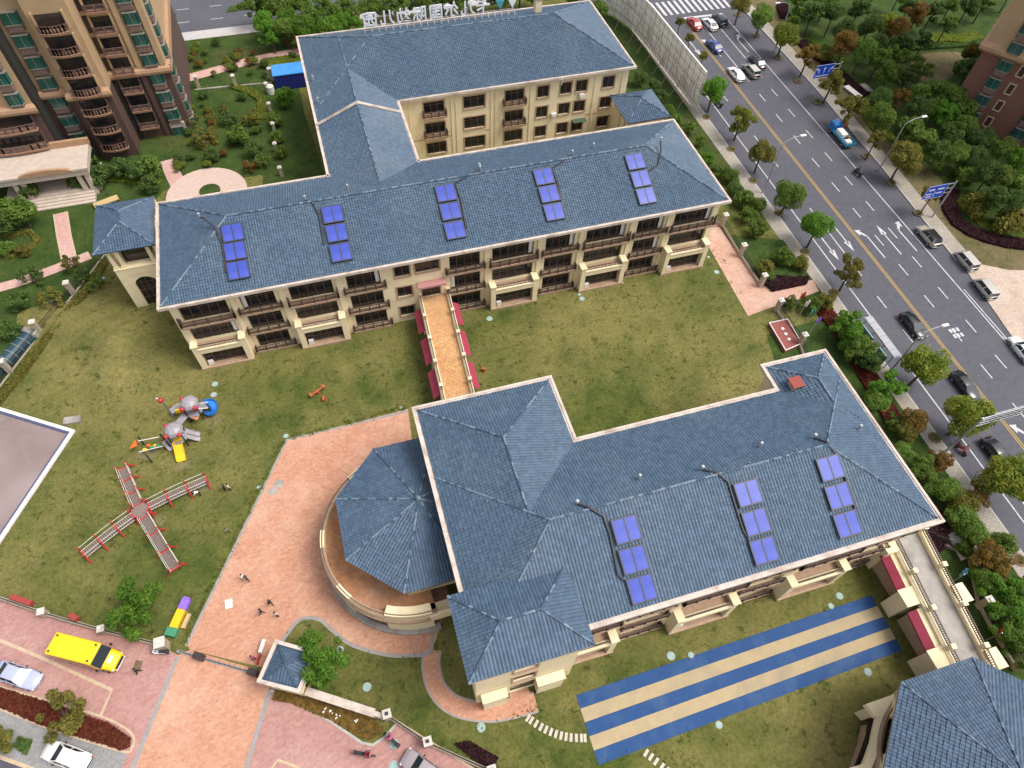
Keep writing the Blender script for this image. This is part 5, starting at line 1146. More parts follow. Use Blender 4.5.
MB().tube([p,p+Vector((0,0,7.4))],[.16,.13],8).build('pole', STEEL, gs)
for z in (5.6,6.2,6.8,7.3): MB().bar(p+Vector((0,0,z)),p+Vector((6.0,0,z)),.1,.1).build('boom', STEEL, gs)
MB().box(p.x+1.6,p.x+6,p.y+.1,p.y+.16,5.3,7.4).build('panel', STEEL, gs)
for i in range(6): MB().box(p.x+1.7+i*.8,p.x+1.78+i*.8,p.y-.02,p.y+.1,5.3,7.4).build('rib', STEEL, gs)
# billboard along the pavement: panels on scaffold
bb = thing('billboard', 'long pale hoarding on a scaffold frame beside the road at the top', 'billboard', (60.4,105,0))
PANEL = mat('hoarding_panel', (.88,.87,.86), .8, (.78,.76,.75), .5, 8, (.52,.48,.46), .3, c3pos=(.55,.75)); RUST = mat('rusty_scaffold', (.24,.17,.14), .8, (.36,.30,.27), 2)
pl = [(60.9,89.2),(60.8,96),(60.7,103),(60.6,110),(60.2,116),(58.8,121),(56.0,125),(52,127.5)]
acc = 0
for i in range(len(pl)-1):
    a, b = Vector((*pl[i],0)), Vector((*pl[i+1],0)); L = (b-a).length; n = max(1,round(L/1.75)); d = (b-a)/L; nr = Vector((-d.y,d.x,0))
    if nr.x > 0: nr = -nr
    for k in range(n):
        q0, q1 = a+d*L*k/n, a+d*L*(k+1)/n; z0 = .3
        for r in range(3):
            za, zb_ = .3+r*2.25, .3+(r+1)*2.25-.03
            MB().add([q0+Vector((0,0,za)),q1-d*.03+Vector((0,0,za)),q1-d*.03+Vector((0,0,zb_)),q0+Vector((0,0,zb_))]+[v-nr*.05 for v in (q0+Vector((0,0,za)),q1-d*.03+Vector((0,0,za)),q1-d*.03+Vector((0,0,zb_)),q0+Vector((0,0,zb_)))],[(0,1,2,3),(7,6,5,4),(0,4,5,1),(1,5,6,2),(2,6,7,3),(3,7,4,0)]).build('panel', PANEL, bb)
        MB().tube([q0+nr*.15,q0+nr*.15+Vector((0,0,7.1))],.04,5).build('scaffold_pole', RUST, bb)
        if k % 2: MB().tube([q0+nr*.75,q0+nr*.75+Vector((0,0,6.2))],.035,5).build('scaffold_pole', RUST, bb)
        if k % 2: MB().tube([q0+nr*2.6,q0+nr*.15+Vector((0,0,5.5))],.045,5).build('raking_strut', RUST, bb)
        if k % 3 == 0: MB().tube([q0+nr*.4+Vector((0,0,.5+(k%2)*3)),q1+nr*.4+Vector((0,0,3.5-(k%2)*3))],.04,5).build('diagonal_brace', RUST, bb)
    for z in (1.3,2.6,3.9,5.2,6.5): MB().tube([a+nr*.12+Vector((0,0,z)),b+nr*.12+Vector((0,0,z))],.028,5).build('scaffold_rail', RUST, bb)
    for z in (2.0,4.2): MB().tube([a+nr*.75+Vector((0,0,z)),b+nr*.75+Vector((0,0,z))],.045,5).build('scaffold_rail', RUST, bb)
    MB().bar(a+Vector((0,0,7.1)),b+Vector((0,0,7.1)),.25,.12).build('top_trim', WHITE, bb)
# bus shelter
bs = thing('bus_shelter', 'grey bus shelter with segmented roof and glass screens on the near pavement', 'bus shelter', (61.1,37.2,0))
def bsx(y): return rx(61.95,y)
ya, yb_ = 34.0, 40.5; n = 6
for i in range(n):
    y0, y1 = ya+(yb_-ya)*i/n+.03, ya+(yb_-ya)*(i+1)/n-.03; MB().box(bsx(y0)-.55,bsx(y0)+.5,y0,y1,2.62,2.70).build('roof_panel', mat('shelter_roof',(.36,.36,.38),.5,(.30,.30,.32),2), bs)
MB().box(bsx(38)-.6,bsx(38)+.55,ya-.05,yb_+.05,2.54,2.615).build('roof_frame', STEEL, bs)
for y in (ya+.3,36.2,38.3,yb_-.3): MB().box(bsx(y)-.38,bsx(y)-.28,y-.05,y+.05,0,2.54).build('post', STEEL, bs)
SG = mat('shelter_glass',(.16,.30,.32),.15,(.22,.36,.38),1)
for y0,y1 in ((ya+.5,36.0),(37.4,yb_-.3)): MB().box(bsx(y0)-1.1,bsx(y0)-.95,y0,y1,.3,2.3).build('glass_screen', SG, bs); MB().box(bsx(y0)-1.2,bsx(y0)-1.05,y0-.1,y0,0,2.4).build('screen_post', BLACK, bs)
MB().box(bsx(38)-.55,bsx(38)-.15,35.4,38.6,.42,.48).build('bench', STEEL, bs)
# gas-tank like utility slab
u = thing('utility_cover', 'pale concrete slab with a worn dark centre among roadside shrubs', 'utility cover', G(958,541))
a = [GX(*q) for q in ((946,535),(955,532),(970,557),(961,561))]; MB().prism(a,0,.3).build('slab', WHITE, u); MB().prism([lerp2(lerp2(a[0],a[1],s),lerp2(a[3],a[2],s),t) for s,t in ((.2,.45),(.8,.45),(.8,.9),(.2,.9))],.3,.33).build('worn_centre', SOIL, u)
# flag stage and flags
sx = [GX(*q,.5) for q in ((768.7,323),(787.5,319),(802,343.7),(785.4,351))]
fs = thing('flag_stage', 'low red stage with white border behind the lower roof corner', 'stage', (*lerp2(sx[0],sx[2],.5),0))
STG = mat('stage_red',(.25,.07,.06),.8,(.26,.07,.06),1.5); MB().prism(sx,0,.5).build('platform', STG, fs); inn = offset_poly(sx if True else sx, .22) 
def ring(poly, w, z0, z1):
    n = len(poly); A = sum(poly[i-1][0]*poly[i][1]-poly[i][0]*poly[i-1][1] for i in range(n)); poly = poly if A > 0 else poly[::-1]; q = offset_poly(poly,w); b = MB()
    for i in range(n): j = (i+1)%n; b.prism([poly[i],poly[j],q[j],q[i]],z0,z1,bottom=True)
    return b
ring(sx,.1,.5,.62).build('white_border', WHITE, fs)
for t in (.3,.5,.7): q = lerp2(lerp2(sx[0],sx[1],.5),lerp2(sx[3],sx[2],.5),t); MB().disc((*q,.5),.22,.06,10).build('pole_socket', WHITE, fs)
def flag(px, py, h, c, label, cat='flag'):
    p = G(px,py); t = thing('flag', label, cat, p, 0, 'flags'); MB().tube([p,p+Vector((0,0,h))],.05,6).build('pole', STEEL, t); b = MB(); n = 6; vs = []
    for i in range(n+1): x = .05+1.3*i/n; w = .18*math.sin(i*1.6); vs += [p+Vector((x*.75,w+x*.3,h-.95-.25*i/n)),p+Vector((x*.75,w*1.2+x*.3,h-.05-.3*i/n))]
    b.add(vs,[(2*i,2*i+2,2*i+3,2*i+1) for i in range(n)]); m = b.build('cloth', c, t); sl_ = m.modifiers.new('solid','SOLIDIFY'); sl_.thickness = .02
flag(789,318,4.6,REDP,'red flag furthest up the stage fence'); flag(793,326,4.6,WHITE,'white flag beside the red flag at the stage'); flag(798,335,4.8,mat('flag_green',(.05,.3,.17),.7),'green flag at the stage fence'); flag(803,344,4.8,PURPLE,'purple and white flag nearest the lower roof corner')
flag(916,520,2.6,REDP,'small red flag at the lower right roof corner'); flag(986,640,2.6,REDP,'small red flag beside the raised walkway'); flag(950,583,2.6,mat('flag_blue',(.10,.28,.42),.7),'faded blue flag beside the raised walkway')
# boundary pillars and fences
POST = mat('pillar_stone',(.40,.33,.25),.85,(.32,.26,.20),2,8)
def pillar(px, py, label, h=2.1, w=.55, base=False):
    p = G(px,py); t = thing('fence_pillar', label, 'pillar', p, 0, 'stone fence pillars')
    MB().box(p.x-w/2,p.x+w/2,p.y-w/2,p.y+w/2,0,h).build('shaft', POST, t); MB().box(p.x-w/2-.08,p.x+w/2+.08,p.y-w/2-.08,p.y+w/2+.08,h,h+.14).build('cap', mat('pillar_cap',(.5,.46,.41),.8), t)
    MB().box(p.x-.13,p.x+.13,p.y-.13,p.y+.13,h+.14,h+.3).build('lantern', BLACK if base else WHITE, t)
    return p
pp = [pillar(722,226,'stone pillar by the right end of the middle building'), pillar(740,256,'stone pillar midway along the side path fence'), pillar(760,286,'stone pillar on the upper side of the side gate'), pillar(776,311,'stone pillar on the lower side of the side gate'), pillar(799,345,'stone pillar beside the flag stage')]
pl2 = [pillar(74,294,'left boundary pillar nearest the corner pavilion'), pillar(41,333,'left boundary pillar in the middle of the olive hedge'), pillar(11,372,'left boundary pillar nearest the sand pit')]
pb = [pillar(47,615,'bottom left fence pillar left of the yellow bus',1.1,.5), pillar(106,632,'bottom left fence pillar above the yellow bus',1.1,.5), pillar(166,647,'fence pillar at the left end of the sliding gate',1.6,.8), pillar(389,717,'pillar with black lantern at the end of the white wall',1.6,.6,True), pillar(429,744,'pillar with black lantern above the silver car',1.6,.6,True), pillar(492,772,'pillar with black lantern at the bottom edge',1.6,.6,True)]
pr_ = [pillar(968,556,'stone pillar by the utility slab',2.0,.6), pillar(978,606,'stone pillar beside the walkway, middle one',2.0,.6), pillar(1014,668,'stone pillar beside the bottom right octagon roof',2.0,.6)]
gp_ = [pillar(x,y,f'white-capped garden pillar in the rear lawn, {ORD[i]} from the top',1.5,.45) for i,(x,y) in enumerate(((268,92),(271,112),(275,132),(277,152),(282,176)))]
gp2 = [pillar(x,y,f'white-capped garden pillar by the park path, {ORD[i]} from the left tower',2.0,.5) for i,(x,y) in enumerate(((199,88),(236,87),(272,80)))]
def fence(pts, label, h=1.5, wallh=.4, m=None):
    t = thing('fence', label, 'fence', (pts[0][0],pts[0][1],0))
    for a,b in zip(pts[:-1],pts[1:]):
        a, b = Vector((a[0],a[1],0)), Vector((b[0],b[1],0)); d = (b-a).normalized(); L = (b-a).length
        MB().bar(a+Vector((0,0,wallh/2)),b+Vector((0,0,wallh/2)),.28,wallh).build('base_wall', POST, t)
        r = MB(); 
        for z in (wallh+.15,h-.08): r.bar(a+Vector((0,0,z)),b+Vector((0,0,z)),.05,.05)
        k = int(L/.22)
        for j in range(k+1): q = a+(b-a)*j/k; r.box(q.x-.016,q.x+.016,q.y-.016,q.y+.016,wallh,h)
        o = r.build('railings', m or BLACK, t); o['kind'] = 'stuff'
fence([(48.4,69)]+[(q.x,q.y) for q in pp[:3]],'iron fence along the side path by the middle building'); fence([(q.x,q.y) for q in pp[3:]]+[(50.6,34),(50.6,20),(52.4,13)],'iron fence beside the flag stage and lower building')
fence([GX(116,240)]+[(q.x,q.y) for q in pl2]+[GX(-20,412)],'iron fence behind the olive hedge on the left boundary',1.3,.12); fence([GX(-30,588)]+[(q.x,q.y) for q in pb[:3]],'low wall and iron fence behind the yellow bus',1.0,.5)
fence([(q.x,q.y) for q in pb[3:]],'iron fence along the bottom edge beside the silver car',1.1,.3); fence([(51.6,14)]+[(q.x,q.y) for q in pr_],'iron fence beside the raised walkway')
gt = thing('side_gate', 'open black iron gate between the two side gate pillars', 'gate', pp[2])
for s,(a,ang) in enumerate(((pp[2],R_(-35)),(pp[3],R_(20)))):
    b = MB(); M = Matrix.Translation(a)@Matrix.Rotation(ang,4,'Z')
    for z in (.15,.9,1.7): b.box(.4,2.0,-.03,.03,z,z+.06,0,M)
    for i in range(9): b.box(.4+i*.19,.44+i*.19,-.02,.02,.15,1.9,0,M)
    b.build('gate_leaf', BLACK, gt)
# gatehouse with pyramid roof
gh = [GX(*q,3.3) for q in ((276,640),(318,652),(300,694),(257,683))]; gcx = sum(q[0] for q in gh)/4; gcy = sum(q[1] for q in gh)/4
ght = thing('gatehouse', 'small gatehouse with dark blue pyramid roof and cream parapet beside the sliding gate', 'gatehouse', (gcx,gcy,0))
sc_ = lambda k: [(gcx+(q[0]-gcx)*k, gcy+(q[1]-gcy)*k) for q in gh]
MB().prism(sc_(.84),0,2.9).build('wall', CREAM, ght); MB().prism(sc_(1.0),2.9,3.2,bottom=True).build('roof_slab', CREAM, ght); ring(gh,.32,3.2,3.6).build('parapet', GUTTER, ght)
inn = sc_(.86); mb = MB(); ap = Vector((gcx,gcy,4.3)); q_ = inn[::-1] if sum(inn[i-1][0]*inn[i][1]-inn[i][0]*inn[i-1][1] for i in range(4)) < 0 else inn
for i in range(4): a, b = Vector((*q_[i],3.25)), Vector((*q_[(i+1)%4],3.25)); tile_face(mb,[a,b,ap]); c = MB(); c.tube([a+Vector((0,0,.1)),ap+Vector((0,0,.1))],.09,6); c.build('ridge_cap', TILE_D, ght)
o = mb.build('roof_tiles', TILE_D, ght); o['kind'] = 'stuff'
for i in range(4):
    a, b = sc_(.85)[i], sc_(.85)[(i+1)%4]; w0, w1 = lerp2(a,b,.2), lerp2(a,b,.8); MB().bar((*w0,1.7),(*w1,1.7),.06,1.2).build('window', GLASS, ght)
ww_ = thing('white_wall', 'low white-topped wall between the gatehouse and the black lantern pillar', 'wall', G(340,702))
a, b = GX(306,691,1.4), GX(374,713,1.4); MB().bar((*a,.65),(*b,.65),.5,1.3).build('wall', CREAM, ww_); MB().bar((*a,1.4),(*b,1.4),.7,.16).build('coping', GUTTER, ww_); MB().bar((*b,.7),(*GX(387,718,.7),.7),.4,1.2).build('end_wall', GUTTER, ww_)
sgt = thing('sliding_gate', 'dark sliding gate lying across the paved entrance left of the gatehouse', 'gate', G(215,662))
a, b = GX(177,651), GX(256,674); MB().bar((*a,.03),(*b,.03),.25,.04).build('track', STEEL, sgt)
for i in range(14):
    t0 = .05+i*.064; p0, p1 = lerp2(a,b,t0), lerp2(a,b,t0+.06); g_ = MB(); g_.bar((*p0,.1),(*p1,.55),.05,.04); g_.bar((*p0,.55),(*p1,.1),.05,.04); g_.bar((*p0,.1),(*p0,.6),.06,.06); g_.build('lattice', mat('gate_bronze',(.10,.065,.05),.5), sgt)
for t0 in (.25,.93): p0, p1 = lerp2(a,b,t0), lerp2(a,b,t0+.11); MB().bar((*p0,.5),(*p1,.5),.55,.9).build('motor_housing', mat('gate_dark',(.035,.022,.02),.5), sgt)
# barrier boards by the gate
bt = thing('barrier_board', 'white and red folding barrier standing by the gatehouse', 'barrier', G(262,650)); a, b = GX(257,664,.5), GX(265,640,.5)
MB().bar((*lerp2(a,b,.45),.75),(*b,.75),.35,.08).build('board', WHITE, bt); MB().bar((*a,.5),(*lerp2(a,b,.4),.5),.08,.5).build('leg_frame', REDP, bt)
for t0 in (.05,.4,.95): q = lerp2(a,b,t0); MB().box(q[0]-.04,q[0]+.04,q[1]-.04,q[1]+.04,0,.72).build('leg', STEEL, bt)
tag(MB().box(*(lambda q:(q.x-.35,q.x+.35,q.y-.45,q.y+.45))(G(229,604)),.01,.12).build('white_board', WHITE, bevel=.02), 'small white board lying on the brick plaza', 'board')
# pencil bench
pn = thing('pencil_bench', 'pencil-shaped bench in purple, yellow and green beside the gate pillar', 'bench', G(178,615)); a, b = Vector(G(169,636,.45)), Vector(G(187,597,.45)); d = b-a; L = d.length
sd = Vector((-d.y,d.x,0)).normalized()
def pseg(t0, t1, m, nm, w=.78, tip=False):
    p0, p1 = a+d*t0, a+d*t1; mb = MB(); w0 = w/2; w1 = w/2*(.55 if tip else 1); pts = [p0-sd*w0,p0+sd*w0,p1+sd*w1,p1-sd*w1]
    mb.prism([(q.x,q.y) for q in pts],0,.55); mb.build(nm, m, pn, bevel=.04)
pseg(0,.21,GREENP,'end_block',1.05); pseg(.212,.68,YEL,'seat'); pseg(.682,.95,PURPLE,'pencil_tip'); pseg(.951,1.0,PURPLE,'pencil_point',.9,True)
q = a+d*.45-sd*-.0; MB().bar(a+d*.25-sd*.85+Vector((0,0,-.2)),a+d*.62-sd*.85+Vector((0,0,-.2)),.35,.3).build('side_board', TANW, pn)
# sand pit
SAND = mat('sand_pit_floor', (.23,.175,.165), .9, (.18,.135,.13), .5, 10, (.30,.24,.235), .12, c3pos=(.45,.7)); sp = [GX(*q) for q in ((-40,396),(0,408),(76,431),(-22,578),(-90,560))]
sandp = thing('sand_pit', 'sunken sand court with white rim and blue inner stripe at the left edge', 'sand pit', G(30,470))
MB().prism(sp,0,.06).build('floor', SAND, sandp); ring(sp,.38,.06,.28).build('white_rim', WHITE, sandp); qn = sp if sum(sp[i-1][0]*sp[i][1]-sp[i][0]*sp[i-1][1] for i in range(5)) > 0 else sp[::-1]
ring(offset_poly(qn,.40),.24,.06,.2).build('blue_stripe', mat('stripe_blue',(.06,.075,.16),.7), sandp)
q = G(73,421); tag(MB().box(-.9,.9,-.45,.45,.0,.32,0,Matrix.Translation(q)@Matrix.Rotation(R_(-5),4,'Z')).build('stone_bench', CONC), 'grey slab bench at the corner of the sand court', 'bench')
# striped mat
pm_ = thing('play_mat', 'blue and tan striped running mat on the lawn before the lower building', 'mat', G(740,680)); c4 = [GX(*q) for q in ((576,695.3),(871.3,595.3),(902,650.3),(598.7,765.3))]
for i in range(5):
    t0, t1 = i/5+(.001 if i else 0), (i+1)/5-.001; MB().prism([lerp2(c4[0],c4[3],t0),lerp2(c4[1],c4[2],t0),lerp2(c4[1],c4[2],t1),lerp2(c4[0],c4[3],t1)],0,.03).build('stripe', MATB if i%2 == 0 else MATT, pm_)
# stepping stones
ST = mat('stepping_stone',(.52,.47,.40),.85,(.44,.39,.33),3)
ss = smooth_poly([GX(*q) for q in ((528,718),(541,727),(556,734),(571,737.5),(585,738))],3,False); s2 = [GX(*q) for q in ((646,753),(651,757),(656,761.5),(662,766.5),(667,771))]
for grp,(nm) in ((ss,'path to the mat'),(s2,'below the mat')):
    for i,q in enumerate(grp):
        n_ = grp[min(i+1,len(grp)-1)]; p_ = grp[max(i-1,0)]; an = math.atan2(n_[1]-p_[1],n_[0]-p_[0])
        tag(MB().box(-.13,.13,-.34,.34,0,.05,0,Matrix.Translation((*q,0))@Matrix.Rotation(an,4,'Z')).build('stepping_stone', ST, bevel=.015), f'pale stepping stone, {ORD[i]} from the left on the {nm}' if grp is ss else f'pale stepping stone {nm}, {ORD[i]} from the left', 'stepping stone', 'stepping stones')
mh = [(124,319,.35,'left lawn, leftmost of the three by the pavilion'),(133,317.5,.35,'left lawn, rightmost of the three by the pavilion'),(126,324.5,.5,'left lawn, lowest of the three by the pavilion'),(103,278,.35,'grass left of the arched pavilion'),(215,384,.5,'grass above the play set, upper of the pair'),(213.7,394.7,.5,'grass above the play set, lower of the pair'),(489.5,318.7,.55,'grass right of the footbridge'),(582,298.7,.5,'courtyard lawn below the middle building'),(579.5,294.5,.3,'courtyard lawn edge, small one'),(622,282.7,.3,'grass under the fourth wide bay'),(716.7,272,.5,'grass beside the side path'),(708.5,257,.28,'grass at the right end of the middle building'),(402,408,.35,'top right corner of the brick plaza'),(286,436,.4,'top left corner of the brick plaza'),(259,487,.35,'left edge of the brick plaza'),(367,687,.55,'grass behind the white wall'),(340,650,.5,'grass under the gatehouse tree'),(481,727.5,.55,'grass below the garden path'),(671,656,.55,'grass between the lower building and the mat'),(691,655,.4,'top edge of the striped mat'),(719,725,.45,'bottom edge of the striped mat'),(839.7,596,.5,'grass above the right end of the mat'),(831,606,.4,'right part of the mat top edge'),(868,672,.5,'grass below the right end of the mat'),(394,744,.6,'parking court beside the pink scooter'),(394,766,.6,'parking court at the bottom edge')]
for x,y,r,l in mh:
    r *= .66
    p = G(x,y,.03); t = thing('manhole_cover', f'pale cyan round cover, {l}', 'manhole cover', p, 0, 'pale cyan covers'); MB().disc(p-Vector((0,0,.03)),r,.05,18).build('cover', COVER, t); MB().disc(p-Vector((0,0,.029)),r*1.15,.03,18).build('rim', CONC, t)
for x,y,l in ((279,483.5,'upper'),(273,491,'lower')):
    p = G(x,y); tag(MB().disc(p,.5,.03,18).build('drain_cover', CONC), f'grey round cover on the brick plaza, {l} of the pair', 'manhole cover', 'grey covers on the plaza')
# blue container
ct = thing('site_container', 'blue cabin with light blue roof left of the top building', 'container', (-3,111,0)); x0,y0 = GX(277.5,91); BLW = mat('cabin_blue',(.012,.02,.19),.6,(.018,.028,.23),1); BLR = mat('cabin_roof_blue',(.03,.20,.55),.5,(.05,.25,.6),1)
b = MB(); b.box(x0,x0+5.4,y0,y0+3,0,2.6)
b.build('body', BLW, ct); rb = MB(); 
for i in range(18): rb.box(x0+.1+i*.3,x0+.2+i*.3,y0-.04,y0-.002,.1,2.5)
rb.build('corrugation', BLW, ct); MB().box(x0-.15,x0+2.7,y0-.15,y0+3.15,2.6,2.75).build('roof_sheet', BLR, ct); MB().box(x0+2.72,x0+5.5,y0-.15,y0+3.15,2.6,2.75).build('roof_sheet', BLR, ct)
tk = thing('water_tank', 'white drum beside the blue cabin', 'tank', (x0-1.0,y0-.4,0)); MB().disc((x0-1.0,y0-.4,0),.6,1.3,14).build('drum', WHITE, tk, smooth=False); MB().disc((x0-1.0,y0-.4,1.3),.4,.15,12).build('lid', WHITE, tk)
# arched garage canopy on the left edge
gcn = thing('garage_canopy', 'arched dark glass canopy beyond the left hedge', 'canopy', G(15,352)); a, b = Vector(G(-12,382)), Vector(G(31,337)); d = (b-a).normalized(); sd = Vector((-d.y,d.x,0)); L = (b-a).length
n = 7
for k in range(n):
    m = MB(); p0, p1 = a+d*L*k/n, a+d*L*(k+1)/n-d*.12; vs = []
    for i in range(9): an = math.pi*i/8; o_ = sd*1.0*math.cos(an)+Vector((0,0,.2+.9*math.sin(an))); vs += [p0+o_,p1+o_]
    m.add(vs,[(2*i,2*i+1,2*i+3,2*i+2) for i in range(8)]); m.build('glass_panel', mat('canopy_glass',(.02,.055,.07),.12), gcn)
    m = MB(); m.tube([p1+d*.06+sd*1.02*math.cos(math.pi*i/8)+Vector((0,0,.2+.92*math.sin(math.pi*i/8))) for i in range(9)],.05,5); m.build('rib', STEEL, gcn)
m = MB(); m.prism([(q.x,q.y) for q in (b+sd*1.15,b-sd*1.15,b+d*.7-sd*.8,b+d*.9,b+d*.7+sd*.8)],0,.9); m.build('end_wall', CONC, gcn)
# benches and boards around
for i,(x0_,y0_,x1_,y1_,m,lab) in enumerate(((94,206,118,197,TANW,'pale stone bench on the lawn beside the left tower bushes'),(846,86,860,97,WHITE,'white bench beside the maroon hedge across the road'),(862,84,871,92,CONC,'grey bench behind the white bench across the road'))):
    a, b = GX(x0_,y0_,.4), GX(x1_,y1_,.4); t = thing('garden_bench', lab, 'bench', (*lerp2(a,b,.5),0)); MB().bar((*a,.42),(*b,.42),1.1,.14).build('seat', m, t); MB().bar((*lerp2(a,b,.1),.18),(*lerp2(a,b,.9),.18),.6,.35).build('base', CONC, t)
for i,(x,y,l) in enumerate(((62,390,'')[:0] or ((318,393,'orange seesaw toy on the courtyard grass left of the footbridge'),(324,400,'small red toy below the orange seesaw'),(483.5,371,'small red toy on the grass right of the footbridge')))):
    p = G(x,y); t = thing('lawn_toy', l, 'toy', p); c_ = mat('toy_rust',(.36,.09,.03),.6); M = Matrix.Translation(p)@Matrix.Rotation(.5+i,4,'Z')
    if i == 0: MB().box(-1.0,1.0,-.12,.12,.4,.5,0,M).build('beam', c_, t); MB().box(-.12,.12,-.2,.2,0,.4,0,M).build('pivot', c_, t); MB().box(-1.05,-.7,-.25,.25,.5,.6,0,M).build('seat', c_, t); MB().box(.7,1.05,-.25,.25,.5,.6,0,M).build('seat', c_, t)
    else: MB().box(-.3,.3,-.15,.15,.2,.55,0,M).build('body', c_, t, bevel=.05); MB().tube([M@Vector((-.3,-.25,.05)),M@Vector((.3,-.25,.05))],.05,6).build('rocker', c_, t); MB().tube([M@Vector((-.3,.25,.05)),M@Vector((.3,.25,.05))],.05,6).build('rocker', c_, t); MB().tube([M@Vector((.25,0,.5)),M@Vector((.35,0,.9))],.04,6).build('handle', c_, t)
for i,(x0_,y0_,x1_,y1_,l) in enumerate(((12,597,32,604,'red banner board behind the low wall at the bottom left'),(71,615,78,620,'small red board behind the bus'))):
    a, b = GX(x0_,y0_,.5), GX(x1_,y1_,.5); t = thing('red_board', l, 'board', (*a,0)); MB().bar((*a,.5),(*b,.5),.5,.6).build('panel', mat('board_red',(.28,.04,.03),.7), t); MB().bar((*a,.1),(*b,.1),.2,.2).build('foot', STEEL, t)
# ------------------------------------------------------------------ play set with two domed towers
ps = thing('play_set', 'play set with two grey domed towers, yellow slide and blue spiral slide', 'play set', G(178,450)); BK = mat('play_black',(.02,.02,.022),.5); RB = mat('play_red',(.42,.02,.03),.4)
def ptower(px, py, z=2.9):
    c = G(px,py,z); b = MB(); n = 8; rows = [(.98,-.5),(1.02,-.2),(.86,.15),(.5,.4),(0.05,.48)]; vs = []
    for r,dz in rows: vs += [c+Vector((r*math.cos(math.pi/8+k*math.pi/4),r*math.sin(math.pi/8+k*math.pi/4),dz)) for k in range(n)]
    b.add(vs,[(j*n+k,j*n+(k+1)%n,(j+1)*n+(k+1)%n,(j+1)*n+k) for j in range(len(rows)-1) for k in range(n)]); b.build('dome_roof', GREYPL, ps)
    for k in range(4): an = math.pi/4+k*math.pi/2; q = c+Vector((.95*math.cos(an),.95*math.sin(an),0)); MB().tube([Vector((q.x,q.y,0)),Vector((q.x,q.y,z-.3))],.07,8).build('post', BK, ps)
    for k in range(3): an = (2.4,3.9,5.3)[k]; q = c+Vector((1.05*math.cos(an),1.05*math.sin(an),-.15)); MB().ball(q,.26,n=10,m=6).build('red_knob', RB, ps, smooth=True)
    MB().prism([(c.x+1.0*math.cos(math.pi/8+k*math.pi/4),c.y+1.0*math.sin(math.pi/8+k*math.pi/4)) for k in range(8)],1.15,1.25,bottom=True).build('platform', GREYPL, ps)
    return c
t1, t2 = ptower(172.8,429), ptower(188.6,402)
def chute(pts, w, m, nm, rim=.22):
    b = MB(); N = len(pts); vs = []
    for i,p in enumerate(pts):
        t = pts[min(i+1,N-1)]-pts[max(i-1,0)]; s = Vector((-t.y,t.x,0)).normalized()*w/2; up = Vector((0,0,rim)); vs += [p+s+up,p+s*.85,p-s*.85,p-s+up,p-s*1.05+up,p-s*.9+Vector((0,0,-.06)),p+s*.9+Vector((0,0,-.06)),p+s*1.05+up]
    b.add(vs,[(i*8+k,i*8+(k+1)%8,(i+1)*8+(k+1)%8,(i+1)*8+k) for i in range(N-1) for k in range(8)]+[tuple(range(8)),tuple((N-1)*8+k for k in range(7,-1,-1))]); return b.build(nm, m, ps)
chute([G(177,441,1.3),G(178.5,446,1.0),G(180.5,454,.4),G(182,461,.12)],1.0,YEL,'yellow_slide')
MB().bar(G(173.5,439.5,1.6),G(181,438,1.6),.5,.12).build('slide_hood', YEL, ps)
c = G(213,412,0); sp_ = [Vector((c.x+.5*math.cos(a),c.y+.5*math.sin(a),1.35-1.2*(i/14))) for i,a in enumerate([2.4-j*.42 for j in range(15)])]
chute(sp_,.75,BLUEP,'blue_spiral_slide',.35); MB().tube([c,c+Vector((0,0,1.9))],.09,8).build('spiral_post', BLUEP, ps)
for dy in (-2.5,2.5): chute([G(182,433+dy,1.3),G(188,434+dy,1.0),G(195,436+dy,.35),G(200,437+dy,.12)],.55,GREYPL,'grey_slide',.15)
for k,(a,b,m,nm) in enumerate(((G(178,424,1.25),G(186,414,1.25),GREYPL,'bridge'),(G(196,407,1.25),G(208,405,1.25),GREYPL,'gangway'),(G(165,440,1.0),G(173,449,.2),GREYPL,'ramp'),(G(190,413,1.1),G(198,418,.4),TANW,'ramp'),(G(171,412,1.0),G(180,405,1.0),GREYPL,'panel'))):
    MB().bar(a,b,.85,.1).build(nm, m, ps)
for a,b in ((G(195,404,2.0),G(208,402,2.0)),(G(196,409,1.9),G(208,408,1.9)),(G(138,441,1.7),G(159,437,1.7)),(G(139,452,1.0),G(163,446,1.0))): MB().tube([a,b],.05,6).build('white_rail', WHITE, ps)
for px,py in ((138,437),(146,455),(160,434),(166,441)): q = G(px,py,1.7); MB().tube([Vector((q.x,q.y,0)),q],.08,6).build('post', BK, ps)
MB().tube([G(174,417,1.6),G(163,403,2.6)],.08,6).build('boom', BK, ps); MB().ball(G(160.5,400.5,2.6),.32,n=10,m=6).build('red_knob', RB, ps, smooth=True); MB().tube([G(160.5,400.5,2.6),G(156,398,2.7)],.06,6).build('white_tip', WHITE, ps)
b = MB(); a0 = G(137,441,.8); b.add([a0,G(129,449,.8),G(137,446,.8),a0+Vector((0,0,.4)),G(129,449,1.2),G(137,446,1.2)],[(0,2,1),(3,4,5),(0,1,4,3),(1,2,5,4),(2,0,3,5)]); b.build('orange_fin', ORANGE, ps)
for i,(px,py,m) in enumerate(((145,450,YEL),(149,446,ORANGE),(152,448,GREENP),(155.5,446,YEL),(158.5,446,GREENP))): MB().ball(G(px,py,.7),.3,sc=(1,.6,1.2),n=8,m=6).build('climbing_step', m, ps, smooth=True)
for i,(px,py,m) in enumerate(((178,411,YEL),(182,405,YEL),(183,411,RB),(195,409,RB))): MB().box(-.28,.28,-.1,.1,-.3,.3,0,Matrix.Translation(G(px,py,1.7))@Matrix.Rotation(i,4,'Z')).build('play_panel', m, ps, bevel=.06)
